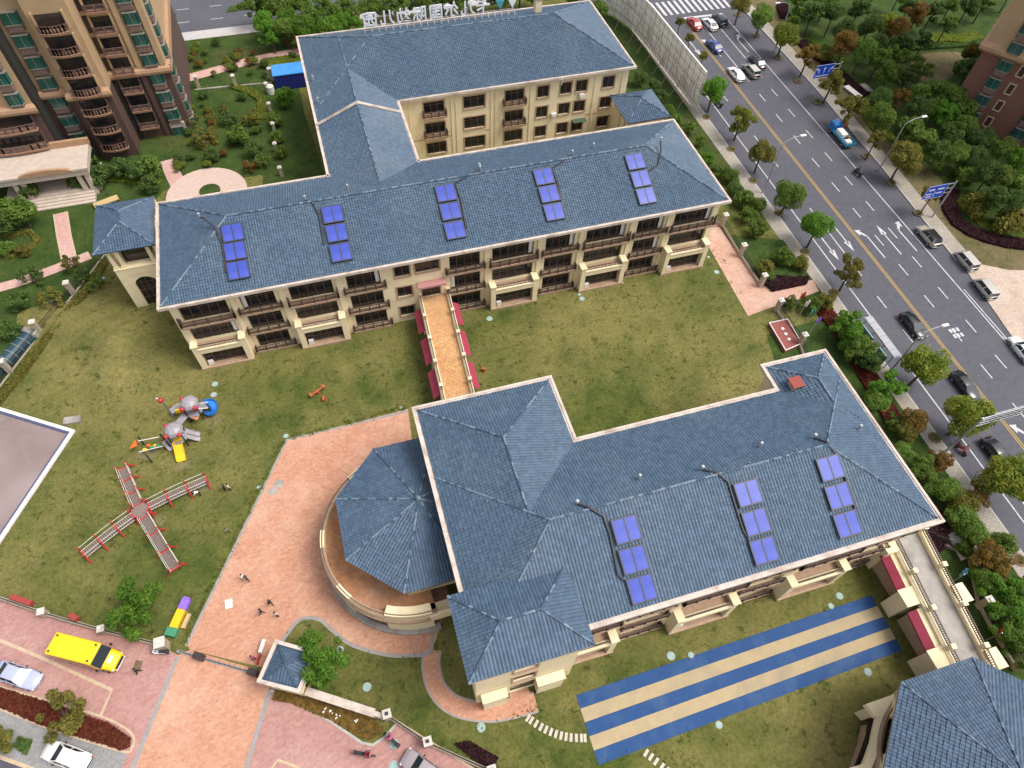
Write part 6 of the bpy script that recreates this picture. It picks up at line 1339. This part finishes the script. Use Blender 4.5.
MB().bar(G(191,415,1.2),G(199,417,.9),.75,.06).build('orange_net', mat('net_orange',(.5,.18,.08),.7), ps)
# ------------------------------------------------------------------ crossing climbing bridges
xb = thing('climbing_bridge', 'cross-shaped red and grey climbing bridge with white rails on the left lawn', 'climbing frame', G(143,513)); DECK = mat('deck_grey',(.22,.165,.145),.8,(.16,.12,.105),5); BRED = mat('frame_red',(.40,.03,.025),.5)
ctr = G(143,513)
def arm(px, py, hump):
    e = G(px,py); n = 14; d = Vector((e.x-ctr.x,e.y-ctr.y,0)); L = d.length; d.normalize(); sd = Vector((-d.y,d.x,0)); s0 = .75
    f = lambda t: Vector((ctr.x,ctr.y,0))+d*(s0+(L-s0)*t)+Vector((0,0,.55+hump*math.sin(math.pi*min(1,t*1.02))))
    b = MB(); N = int((L-s0)/.22)
    for i in range(N): b.bar(f(i/N)-sd*.45,f(i/N)+sd*.45,.16,.05) 
    b.build('plank_deck', DECK, xb)
    for s in (-1,1):
        for off,z in ((.5,.05),(.54,.7)): MB().tube([f(t/n)+sd*s*off+Vector((0,0,z)) for t in range(n+1)],.032,5).build('white_rail', mat('rail_cream',(.55,.52,.46),.6), xb)
    for k in range(4):
        t = (.02,.34,.67,.99)[k]; p = f(t); m = MB(); m.bar(p-sd*.5+Vector((0,0,.03)),p+sd*.5+Vector((0,0,.03)),.16,.06)
        for s in (-1,1): m.tube([Vector((p.x,p.y,0))+sd*s*1.05,p+sd*s*.58+Vector((0,0,.15)),p+sd*s*.54+Vector((0,0,.8))],.085,6)
        m.bar(p-sd*.75+Vector((0,0,-.06)),p+sd*.75+Vector((0,0,-.06)),.12,.12); m.build('red_frame', BRED, xb)
arm(125,470,0.05); arm(178,571,.05); arm(86,557,.14); arm(209,482,.14)
MB().box(-.75,.75,-.75,.75,.5,.58,0,Matrix.Translation((ctr.x,ctr.y,0))@Matrix.Rotation(.5,4,'Z')).build('centre_platform', DECK, xb)
for k in range(4): an = .5+math.pi/4+k*math.pi/2; q = ctr+Vector((math.cos(an),math.sin(an),0)); MB().tube([q,q+Vector((0,0,1.3))],.06,6).build('corner_post', BRED, xb)
# ------------------------------------------------------------------ vehicles
TYRE = mat('tyre',(.016,.016,.017),.8); RIM = mat('alloy_rim',(.35,.35,.36),.35,metal=.7); CGLASS = mat('car_glass',(.02,.03,.038),.06,coat=.3); HEADL = mat('headlamp',(.6,.62,.65),.15); TAILL = mat('tail_lamp',(.35,.015,.015),.25)
SPEC = {'sedan':dict(L=4.7,body=[(-2.35,.62,.36,.76),(-2.25,.80,.26,.93),(-1.75,.88,.22,.99),(-.6,.90,.20,.97),(.6,.90,.20,.95),(1.3,.89,.22,.91),(1.9,.84,.25,.81),(2.25,.70,.3,.70),(2.35,.52,.37,.60)],base=(-1.85,1.1),roof=(-1.05,.30),bw=.80,rw=.60,bz=.955,rz=1.43,wy=(-1.38,1.42)),
 'suv':dict(L=4.55,body=[(-2.28,.72,.42,.95),(-2.2,.86,.32,1.05),(-1.5,.91,.28,1.07),(0,.92,.26,1.06),(1.1,.91,.28,1.03),(1.75,.87,.3,.96),(2.15,.75,.36,.84),(2.28,.58,.44,.72)],base=(-2.12,1.15),roof=(-1.85,.35),bw=.84,rw=.68,bz=1.05,rz=1.66,wy=(-1.35,1.38)),
 'van':dict(L=4.4,body=[(-2.2,.74,.42,1.05),(-2.15,.82,.36,1.1),(0,.84,.34,1.1),(1.3,.83,.34,1.06),(1.85,.80,.36,.95),(2.15,.70,.4,.78),(2.2,.6,.46,.7)],base=(-2.12,1.75),roof=(-2.02,.95),bw=.80,rw=.70,bz=1.08,rz=1.86,wy=(-1.3,1.35))}
_CM = {}
def car_parts(kind):
    if kind in _CM: return _CM[kind]
    S = SPEC[kind]; b = MB(); vs = []; n = 10
    for (y,w,zl,zb) in S['body']:
        zm = zl+(zb-zl)*.55; vs += [(-w*.86,y,zl),(-w*.98,y,zl+.12),(-w,y,zm),(-w*.97,y,zb-.08),(-w*.84,y,zb),(w*.84,y,zb),(w*.97,y,zb-.08),(w,y,zm),(w*.98,y,zl+.12),(w*.86,y,zl)]
    N = len(S['body']); fs = [(i*n+k,i*n+(k+1)%n,(i+1)*n+(k+1)%n,(i+1)*n+k) for i in range(N-1) for k in range(n)]+[tuple(range(n)),tuple((N-1)*n+k for k in range(n-1,-1,-1))]
    b.add(vs,[f[::-1] for f in fs]); body = b.mesh('body', paint('paint_black',(.012,.012,.014)), smooth=True)
    (y0,y1),(r0,r1),bw,rw,bz,rz = S['base'],S['roof'],S['bw'],S['rw'],S['bz'],S['rz']
    A = [(-bw,y0,bz),(bw,y0,bz),(bw,y1,bz-.04),(-bw,y1,bz-.04)]; Rf = [(-rw,r0,rz-.03),(rw,r0,rz-.03),(rw,r1,rz-.04),(-rw,r1,rz-.04)]
    pil = MB(); pil.add(A+Rf,[(0,1,5,4),(1,2,6,5),(2,3,7,6),(3,0,4,7)]); cab = pil.mesh('cabin', paint('paint_black',(.012,.012,.014)))
    def pane(i,j,ins0,ins1,out,nm):
        a,b_,c,d = Vector(A[i]),Vector(A[j]),Vector(Rf[j]),Vector(Rf[i]); P = lambda s,t:(a.lerp(b_,s)).lerp(d.lerp(c,s),t); nr = (b_-a).cross(d-a).normalized()*out
        g = MB(); g.add([P(s,t)+nr for s,t in ((ins0,.08),(ins1,.08),(ins1,.95),(ins0,.95))],[(0,1,2,3)]); return g.mesh(nm,CGLASS)
    panes = [('windscreen',pane(2,3,.05,.95,.012,'windscreen')),('rear_window',pane(0,1,.06,.94,.012,'rear_window'))]
    for i,j in ((1,2),(3,0)): panes += [('side_window',pane(i,j,.06,.47,.012,'side_window')),('side_window',pane(i,j,.53,.90,.012,'side_window'))]
    rp = MB(); rp.add([(-rw*1.03,r0-.06,rz-.05),(rw*1.03,r0-.06,rz-.05),(rw*1.03,r1+.08,rz-.07),(-rw*1.03,r1+.08,rz-.07),(-rw*.8,r0+.15,rz),(rw*.8,r0+.15,rz),(rw*.8,r1-.15,rz),(-rw*.8,r1-.15,rz)],[(0,1,5,4),(1,2,6,5),(2,3,7,6),(3,0,4,7),(4,5,6,7)]); roof = rp.mesh('roof', paint('paint_black',(.012,.012,.014)), smooth=True)
    ty = MB(); ty.tube([(-.11,0,0),(.11,0,0)],.33,14); rm = MB(); rm.tube([(-.115,0,0),(.115,0,0)],.2,10)
    hl = MB().ball((0,0,0),.17,sc=(1,.8,.55),n=8,m=5).mesh('headlight',HEADL); tl_ = MB().ball((0,0,0),.16,sc=(1,.6,.7),n=8,m=5).mesh('tail_light',TAILL)
    mi_ = MB().ball((0,0,0),.12,sc=(1,.6,.7),n=8,m=5).mesh('mirror',BLACK)
    _CM[kind] = (body,cab,panes,roof,ty.mesh('tyre',TYRE),rm.mesh('rim',RIM),hl,tl_,mi_); return _CM[kind]
def setm(o, m): o.material_slots[0].link = 'OBJECT'; o.material_slots[0].material = m
PAINT = {'red':paint('paint_red',(.35,.015,.015)),'white':paint('paint_white',(.68,.68,.68)),'black':paint('paint_gloss_black',(.014,.014,.017)),'blue':paint('paint_blue',(.012,.035,.20)),'grey':paint('paint_grey',(.20,.19,.165)),'beige':paint('paint_beige',(.36,.32,.27)),'silver':paint('paint_silver',(.44,.42,.38)),'lav':paint('paint_lavender',(.36,.39,.55)),'plum':paint('paint_plum_silver',(.30,.26,.27))}
def car(px, py, kind, colour, rz, label, z=0, roofc=None):
    p = G(px,py,z+.7); p.z = z; t = thing('parked_car' if z == 0 else 'car', label, 'car' if kind != 'van' else 'van', p, rz, 'cars on the road' if z else 'cars in the parking court'); S = SPEC[kind]
    body,cab,panes,roof,ty,rm,hl,tl_,mi_ = car_parts(kind); m = PAINT[colour]
    setm(link('body',body,t),m); setm(link('cabin',cab,t),m); setm(link('roof',roof,t),PAINT[roofc] if roofc else m)
    for nm,me in panes: link(nm,me,t)
    for s in (-1,1):
        for wy in S['wy']: w = link('wheel',ty,t,(s*(S['body'][3][1]-.10),wy,.33)); link('rim',rm,w,(s*.02,0,0))
        link('headlight',hl,t,(s*(S['body'][-2][1]-.05),S['L']/2-.17,S['body'][-2][3]-.12)); link('tail_light',tl_,t,(s*(S['body'][1][1]-.16),-S['L']/2+.08,S['body'][1][3]-.14)); link('mirror',mi_,t,(s*(S['bw']+.16),S['base'][1]-.55,S['bz']+.05))
    t.scale = (.86,)*3 if kind == 'van' else (.93,)*3
    return t
def heading(p0, p1, z=.6): a, b = G(*p0,z), G(*p1,z); return math.atan2(b.y-a.y,b.x-a.x)-math.pi/2
car(694.5,22.5,'sedan','red',0,'red car waiting at the stop line by the crossing',RZ); car(710,23,'sedan','white',.05,'white car waiting between the red and black cars',RZ); car(719.5,19.5,'suv','black',.02,'black car waiting rightmost at the stop line',RZ)
car(714.5,45,'sedan','blue',.06,'blue sedan queuing behind the red car',RZ); car(736.5,73,'sedan','white',0,'white sedan driving beside the grey estate car',RZ); car(751.5,70,'suv','grey',.02,'dark grey estate car beside the white sedan',RZ,'silver'); car(757.5,61,'sedan','black',.02,'black sedan just ahead of the grey estate car',RZ)
car(929,235.5,'suv','beige',-.04,'beige hatchback parked below the second blue sign',RZ,'black'); car(966.5,260,'van','silver',-.05,'silver minivan parked nearer the blue sign',RZ); car(985.5,288,'van','silver',-.08,'silver minivan parked nearer the driveway',RZ); car(1023,349,'sedan','white',-.1,'white car cut by the right edge of the picture',RZ)
car(914,324.5,'sedan','black',math.pi,'black sedan passing the bus shelter',RZ); car(966,385,'sedan','black',math.pi,'black sedan next to the yellow line below the bus shelter',RZ); car(998,453,'sedan','black',math.pi,'dark car half hidden under the street tree at the right edge',RZ)
car(17,675,'sedan','lav',heading((0,667),(42,682)),'pale blue sedan parked at the left edge'); car(66,756,'sedan','white',heading((41,744),(91,763))+math.pi,'white sedan parked on the grey pavement at the bottom left'); car(424,770,'suv','plum',heading((450,788),(405,755)),'silver car at the bottom edge beside the fence')
# school bus
a, b = G(57,650,1.5), G(117,660,1.2); hb = heading((52,643),(115,659),1.6); c = G(86,653,1.5)
bus = thing('school_bus', 'yellow short-nosed school bus in the parking court', 'bus', (c.x,c.y,0), hb); YB = paint('bus_yellow',(.80,.50,.004),.35)
def lp(mb, nm, m, par=bus, smooth=False, bevel=0):
    o = link(nm, mb.mesh(nm,m,smooth=smooth), par)
    if bevel: bv = o.modifiers.new('bevel','BEVEL'); bv.width = bevel; bv.segments = 3
    return o
lp(MB().box(-1.05,1.05,-3.2,1.55,.55,2.75),'body',YB,bevel=.14); 
b = MB(); vs = []
for (y,w,zb,zt) in ((1.5,1.0,.5,1.65),(2.2,.98,.5,1.6),(2.9,.92,.52,1.42),(3.15,.75,.6,1.2)): vs += [(-w,y,zb),(-w,y,zt-.2),(-w*.75,y,zt),(w*.75,y,zt),(w,y,zt-.2),(w,y,zb)]
b.add(vs,[(i*6+k,i*6+k+6,i*6+(k+1)%6+6,i*6+(k+1)%6) for i in range(3) for k in range(6)]+[tuple(range(6)),tuple(18+k for k in range(5,-1,-1))]); lp(b,'hood',YB,smooth=False,bevel=.08)
b = MB(); b.add([(-.98,2.15,1.62),(.98,2.15,1.62),(.95,1.45,2.72),(-.95,1.45,2.72),(-.98,1.4,1.62),(.98,1.4,1.62),(.95,1.4,2.72),(-.95,1.4,2.72)],[(0,1,2,3),(1,5,6,2),(4,0,3,7),(3,2,6,7)]); lp(b,'windscreen',CGLASS)
for s in (-1,1):
    for k in range(4): lp(MB().box(s*1.04-.03,s*1.04+.03,-2.9+k*1.08,-1.98+k*1.08,1.55,2.35),'side_window',CGLASS)
    for wy in (-2.0,2.1): w = lp(MB().tube([(s*.78,wy,.42),(s*1.04,wy,.42)],.42,14),'wheel',TYRE); lp(MB().tube([(s*.8,wy,.42),(s*1.05,wy,.42)],.24,10),'rim',RIM,w)
    lp(MB().ball((s*.72,3.0,1.0),.2,sc=(1,.6,.8)),'headlight',HEADL); lp(MB().box(s*1.25-.1,s*1.25+.1,1.9,2.0,1.5,1.95),'mirror',BLACK)
    for yy in (-2.85,1.2): lp(MB().disc((s*.75,yy,2.75),.1,.08,8),'roof_marker_light',BLACK)
lp(MB().box(-.6,.6,3.1,3.2,.62,1.0),'grille',BLACK); lp(MB().box(-.72,.72,3.1,3.22,.42,.58),'bumper',WHITE,bevel=.04); lp(MB().box(-.35,.35,2.35,2.75,1.585,1.60),'bonnet_badge',WHITE)
bus.scale = (.94,)*3
# blue flatbed truck
p = G(842,134,.9); tk2 = thing('flatbed_truck', 'blue flatbed truck loaded with white sacks by the far kerb', 'truck', (p.x,p.y,RZ), -.03); TB = paint('truck_blue',(.012,.14,.42)); TQ = paint('truck_teal',(.03,.24,.36))
lp(MB().box(-.85,.85,1.35,2.75,.5,1.9),'cab',TB,tk2,bevel=.12); lp(MB().box(-.75,.75,2.6,2.78,1.15,1.75),'windscreen',CGLASS,tk2); lp(MB().box(-.8,.8,-2.8,1.25,.62,.78),'bed',TQ,tk2)
for nm,bx in (('side_board',(-.95,-.88,-2.8,1.25,.78,1.15)),('side_board',(.88,.95,-2.8,1.25,.78,1.15)),('tail_board',(-.88,.88,-2.85,-2.78,.78,1.15))): lp(MB().box(*bx),nm,TQ,tk2)
for s in (-1,1):
    for wy in (-1.8,1.9): w = lp(MB().tube([(s*.6,wy,.38),(s*.86,wy,.38)],.38,12),'wheel',TYRE,tk2); lp(MB().tube([(s*.62,wy,.38),(s*.88,wy,.38)],.2,8),'rim',RIM,w)
ld = thing('cargo_sacks','white wrapped load on the blue truck bed','cargo',(p.x,p.y,.66),-.03)
for nm,bx,m in (('white_crate',(-.6,.5,-.9,1.0,0,.75),WHITE),('dark_sack',(.1,.7,-1.5,-.95,0,.6),SOIL),('white_sack',(-.6,.4,-2.5,-1.6,0,.5),WHITE)): lp(MB().box(*bx),nm,m,ld,bevel=.12)
gd = thing('goods_pile','orange goods standing on the far pavement beside the blue truck','goods',G(843,125)); q = G(843,126); MB().box(q.x-.5,q.x+.5,q.y-.5,q.y+.4,0,.8).build('orange_crate', mat('goods_orange',(.45,.14,.05),.7), gd, bevel=.05); MB().box(q.x-.9,q.x-.2,q.y+.6,q.y+1.3,0,.6).build('white_crate', WHITE, gd, bevel=.05)
# ------------------------------------------------------------------ people
def body_mesh(pose):
    J = {'pelvis':(0,0,.95),'belly':(0,0,1.12),'chest':(0,.01,1.34),'neck':(0,.0,1.50),'head0':(0,.02,1.58),'head':(0,.03,1.70)}
    for s,sgn in (('L',-1),('R',1)):
        J['sh'+s] = (sgn*.17,0,1.43); J['el'+s] = (sgn*.25,-.02,1.16); J['wr'+s] = (sgn*.26,.08,.93); J['ha'+s] = (sgn*.26,.11,.84)
        J['hip'+s] = (sgn*.10,0,.90); J['kn'+s] = (sgn*.11,.02,.50); J['an'+s] = (sgn*.12,-.02,.09); J['to'+s] = (sgn*.13,.16,.05)
    if pose == 'walk': J['knL'] = (-.1,.2,.52); J['anL'] = (-.1,.28,.11); J['toL'] = (-.1,.44,.08); J['knR'] = (.1,-.08,.5); J['anR'] = (.1,-.3,.15); J['toR'] = (.1,-.18,.05); J['elL'] = (-.25,-.14,1.18); J['wrL'] = (-.25,-.12,.96); J['haL'] = (-.25,-.1,.88); J['elR'] = (.25,.1,1.18); J['wrR'] = (.24,.26,1.02); J['haR'] = (.23,.33,.98)
    if pose == 'bend': J['belly'] = (0,.14,1.05); J['chest'] = (0,.34,1.13); J['neck'] = (0,.48,1.14); J['head0'] = (0,.55,1.14); J['head'] = (0,.66,1.10); J['shL'] = (-.17,.42,1.12); J['shR'] = (.17,.42,1.12); J['elL'] = (-.2,.55,.88); J['elR'] = (.2,.55,.88); J['wrL'] = (-.15,.72,.72); J['wrR'] = (.15,.72,.72); J['haL'] = (-.13,.78,.66); J['haR'] = (.13,.78,.66)
    if pose == 'ride':
        for k in ('pelvis','belly','chest','neck','head0','head'): J[k] = (J[k][0],J[k][1]+(J[k][2]-.95)*.18,J[k][2]-.15)
        for s,sgn in (('L',-1),('R',1)): J['sh'+s] = (sgn*.17,.1,1.28); J['el'+s] = (sgn*.3,.3,1.1); J['wr'+s] = (sgn*.3,.5,1.05); J['ha'+s] = (sgn*.3,.58,1.05); J['hip'+s] = (sgn*.1,0,.76); J['kn'+s] = (sgn*.2,.4,.74); J['an'+s] = (sgn*.17,.34,.32); J['to'+s] = (sgn*.17,.5,.28)
    rad = {'pelvis':.145,'belly':.13,'chest':.15,'neck':.055,'head0':.075,'head':.105}
    for s in 'LR': rad.update({'sh'+s:.065,'el'+s:.05,'wr'+s:.036,'ha'+s:.045,'hip'+s:.095,'kn'+s:.065,'an'+s:.045,'to'+s:.04})
    E_ = [('pelvis','belly'),('belly','chest'),('chest','neck'),('neck','head0'),('head0','head')]
    for s in 'LR': E_ += [('chest','sh'+s),('sh'+s,'el'+s),('el'+s,'wr'+s),('wr'+s,'ha'+s),('pelvis','hip'+s),('hip'+s,'kn'+s),('kn'+s,'an'+s),('an'+s,'to'+s)]
    K = list(J); me = bpy.data.meshes.new('b'); me.from_pydata([J[k] for k in K],[(K.index(a),K.index(b)) for a,b in E_],[]); o = bpy.data.objects.new('b',me); COL.objects.link(o)
    o.modifiers.new('s','SKIN'); o.modifiers.new('ss','SUBSURF').levels = 1
    for i,k in enumerate(K): me.skin_vertices[0].data[i].radius = (rad[k],rad[k]*(.72 if k in ('pelvis','belly','chest') else 1)); me.skin_vertices[0].data[i].use_root = (k == 'pelvis')
    bpy.context.view_layer.update(); ev = o.evaluated_get(bpy.context.evaluated_depsgraph_get()); m2 = bpy.data.meshes.new_from_object(ev); bpy.data.objects.remove(o)
    for m in (SKIN,SKIN,SKIN,BLACK): m2.materials.append(m)
    seg = [(Vector(J[a]),Vector(J[b]),a,b) for a,b in E_]
    def kind(c):
        best = min(seg,key=lambda s:(lambda t:(c-s[0].lerp(s[1],t)).length)(max(0,min(1,(c-s[0]).dot(s[1]-s[0])/max(1e-9,(s[1]-s[0]).length_squared)))))
        a, b = best[2], best[3]
        if b[:2] == 'to': return 3
        if b[:2] in ('ha',) or b in ('head0','head'): return 0
        if b[:2] in ('hi','kn','an'): return 2
        return 1
    for p_ in m2.polygons: p_.material_index = kind(Vector(p_.center)); p_.use_smooth = True
    h = Vector(J['head']); hr = MB().ball(h+Vector((0,-.015,.03)),.125,sc=(.92,1,1),n=10,m=8,zmin=-.25).mesh('hair',HAIR,smooth=True)
    fc = [h+Vector((0,.105,-.01))]; nose = MB().ball(fc[0],.02,sc=(.7,1,1.3),n=6,m=4).mesh('nose',SKIN)
    return m2, hr
BODY = {k:body_mesh(k) for k in ('stand','walk','bend','ride')}
CL = {k:mat('cloth_'+k,c,.85) for k,c in dict(black=(.014,.014,.017),navy=(.02,.028,.06),white=(.62,.6,.6),grey=(.18,.18,.19),red=(.4,.03,.03),pink=(.55,.08,.22),jeans=(.035,.05,.10),tan=(.3,.22,.15)).items()}
def person(px, py, pose, top_, bot, label, rz=0, s=.84, z=0, world=None, group='people on the grounds'):
    p = Vector((*world,z)) if world else G(px,py,z); t = thing('person', label, 'person', p, rz, group); t.scale = (s,s,s)
    me, hr = BODY[pose]; o = link('body', me, t); 
    for i,m in ((1,CL[top_]),(2,CL[bot])): o.material_slots[i].link = 'OBJECT'; o.material_slots[i].material = m
    link('hair', hr, t); return t
person(201,495,'bend','white','black','person in white leaning over the end of the climbing bridge',R_(100)); person(226,490.5,'stand','black','black','person in black with arms down right of the climbing bridge',R_(80)); person(230.5,490,'stand','white','black','person in white top beside the person in black',R_(-60))
person(229,533,'walk','grey','black','child in grey on the grass by the plaza edge',R_(40),.7); person(245,579.5,'walk','white','black','person in white on the plaza, left one of the pair',R_(60)); person(249,581,'stand','black','black','person in black on the plaza beside the one in white',R_(-70))
person(272,605,'walk','black','black','topmost of three people near the gatehouse, in black',R_(30)); person(263,614,'walk','black','navy','left one of three people near the gatehouse',R_(80)); person(278,617,'stand','white','black','right one of three people near the gatehouse, in white',R_(-20)); person(139.5,673,'walk','black','black','person in black walking in front of the school bus',R_(-80)); person(255,660,'stand','pink','navy','person in pink standing at the barrier by the gatehouse',R_(20))
person(725,6,'walk','black','black','pedestrian in black at the far end of the crossing',0,world=(84.2,122.4),group='people on the road')
def scooter(px, py, rz, c, label, rider=None, z=RZ, s=1.0):
    p = G(px,py,z); t = thing('motor_scooter', label, 'scooter', p, rz, 'scooters'); t.scale = (s,s,s)
    for y in (-.6,.62): w = lp(MB().tube([(-.06,y,.27),(.06,y,.27)],.27,12),'wheel',TYRE,t); lp(MB().tube([(-.065,y,.27),(.065,y,.27)],.12,8),'rim',RIM,w)
    lp(MB().box(-.16,.16,-.75,.0,.38,.68),'seat_body',c,t,bevel=.08); lp(MB().box(-.15,.15,-.7,-.05,.68,.76),'seat',BLACK,t,bevel=.04); lp(MB().box(-.17,.17,.0,.45,.24,.34),'foot_board',c,t,bevel=.03); lp(MB().box(-.2,.2,.42,.52,.3,.95),'leg_shield',c,t,bevel=.04)
    lp(MB().tube([(0,.6,.3),(0,.48,1.0)],.04,6),'fork',STEEL,t); lp(MB().tube([(-.32,.42,1.02),(.32,.42,1.02)],.03,6),'handlebar',BLACK,t); lp(MB().box(-.18,.18,-1.0,-.72,.65,.95),'luggage_box',BLACK,t,bevel=.04)
    if rider: pe = person(0,0,'ride',rider[0],rider[1],rider[2],rz,s*.92,z,(p.x,p.y),'riders')
    return t
scooter(856.5,175,.1,PAINT['black'],'black scooter on the far lane behind the blue truck',('black','black','rider in black on the far lane scooter')); scooter(960,451,math.pi,PAINT['red'],'red scooter near the kerb by the gantry sign',('red','navy','rider in red near the gantry sign')); scooter(718,106,.2,PAINT['black'],'black scooter parked beside the first near street tree',('black','black','rider in black beside the first near street tree'))
scooter(392,740,.6,PAINT['silver'],'pale scooter on the parking court under the lantern pillar',('pink','grey','rider in pink on the pale scooter'),z=.01); scooter(366,755,-2.0,PAINT['red'],'red scooter on the kerb edge of the parking court',('navy','red','rider in navy on the red scooter'),z=.01); scooter(161,653,1.2,PAINT['white'],'white scooter parked at the gate pillar',z=.01)
# small flowers and litter
for i,(x,y) in enumerate(((325,711),(338,717),(356,723),(331,713))):
    p = G(x,y); b = MB(); 
    for k in range(5): b.ball(p+Vector((random.uniform(-.2,.2),random.uniform(-.2,.2),.25)),.08,n=6,m=4)
    o = b.build('white_flowers', WHITE); tag(o, f'small white flower tuft in the dry bed, {ORD[i]} of four', 'flowers', 'white flower tufts', 'stuff')
# mounded ground on the left lawn
mb = MB(); nx, ny = 40, 34; c0 = G(115,335); vs = []
for j in range(ny+1):
    for i in range(nx+1):
        u_, v_ = i/nx*2-1, j/ny*2-1; x, y = c0.x+u_*11-v_*1.5, c0.y+v_*7.5; e = max(0,1-u_*u_)*max(0,1-v_*v_)
        h = e*(.75*math.exp(-((u_*2+v_*1.0+.2)**2))+.55*math.exp(-((u_*3-v_*2-1.0)**2)*1.5)+.12*math.sin(x*1.3)*math.sin(y*1.7)*e); vs.append((x,y,-.01+h*1.9))
mb.add(vs,[(j*(nx+1)+i,j*(nx+1)+i+1,(j+1)*(nx+1)+i+1,(j+1)*(nx+1)+i) for j in range(ny) for i in range(nx)]); o = mb.build('lawn_mound', LAWN, smooth=True); o['kind'] = 'structure'
d_ = G(119,368); o = MB().prism(smooth_poly([(d_.x+r_*math.cos(a_),d_.y+r_*.6*math.sin(a_)) for a_,r_ in ((0,1.2),(1,.7),(2.2,1.3),(3.3,.8),(4.2,1.4),(5.4,.6))],4),-.01,.03).build('bare_earth_patch', SOIL); o['kind'] = 'structure'

# bare soil by the play equipment
for cx_,cy_,r_ in ((148,452,1.3),(183,466,1.0),(214,420,1.1),(128,473,.8),(205,487,.9),(160,520,.8)):
    c_ = G(cx_,cy_); o = MB().prism(smooth_poly([(c_.x+r_*random.uniform(.5,1.2)*math.cos(a_),c_.y+r_*random.uniform(.4,.9)*math.sin(a_)) for a_ in [k*.7 for k in range(9)]],4),-.01,.012).build('bare_earth_patch', mat('trodden_earth',(.17,.14,.065),.95,(.12,.11,.04),1.2,8)); o['kind'] = 'structure'
# tufts of rank grass over the lawns and along paving edges
keep = [[GX(*k) for k in plaza_px],[GX(*k) for k in fore],[GX(*k) for k in park_px],sp,c4,parkleft,[(BX0-1,BY0-.5),(BX1+1,BY0-.5),(BX1+1,BY1+40),(BX0-1,BY1+40)],[(CX0,10.2),(CX1+2,10.2),(CX1+2,33),(CX0,37.5)],[GX(*k) for k in [(270,690),(330,721),(372,744),(398,722),(500,785),(500,830),(230,830)]]]
def free(x, y): return not any(in_poly(x,y,k) for k in keep) and math.hypot(x+.2,y-27.7) > 9.3 and math.hypot(x-40,y+7) > 10
cl = []
while len(cl) < 1000:
    x, y = random.uniform(-46,50), random.uniform(-2,78)
    if free(x,y): cl.append((x,y,random.uniform(.08,.5)))
edge = [plaza_px[-1],plaza_px[0],plaza_px[1]]
for a_,b_ in zip(edge[:-1],edge[1:]):
    a_, b_ = GX(*a_), GX(*b_); L_ = math.hypot(b_[0]-a_[0],b_[1]-a_[1])
    for k in range(int(L_*4)):
        x, y = lerp2(a_,b_,random.random()); nx_, ny_ = -(b_[1]-a_[1])/L_, (b_[0]-a_[0])/L_; o_ = random.uniform(.1,.45); cl.append((x+nx_*o_,y+ny_*o_,.14))
for colr,part_ in (('mid',cl[::2]),('olive',cl[1::2])):
    n = 11; P0 = np.repeat(np.array(part_),n,0); P_ = np.stack([P0[:,0]+rng.normal(size=len(P0))*P0[:,2],P0[:,1]+rng.normal(size=len(P0))*P0[:,2],.05+.06*rng.random(len(P0))],1)
    nr = rng.normal(size=P_.shape)*.8+np.array([0,0,.9]); nr /= np.linalg.norm(nr,axis=1,keepdims=True); t_ = np.cross(nr,rng.normal(size=P_.shape)); t_ /= np.linalg.norm(t_,axis=1,keepdims=True); bb_ = np.cross(nr,t_); s_ = .11*(.5+rng.random(len(P_)))[:,None]
    v = np.stack([P_-t_*s_,P_+bb_*s_*.35,P_+t_*s_,P_-bb_*s_*.35],1).reshape(-1,3); me = leaf_mesh('grass_tufts',v); me.materials[0] = LEAF[colr]; tag(link('grass_tufts',me), f'{CN[colr]} rank grass tufts scattered over the lawns', 'grass', None, 'stuff')
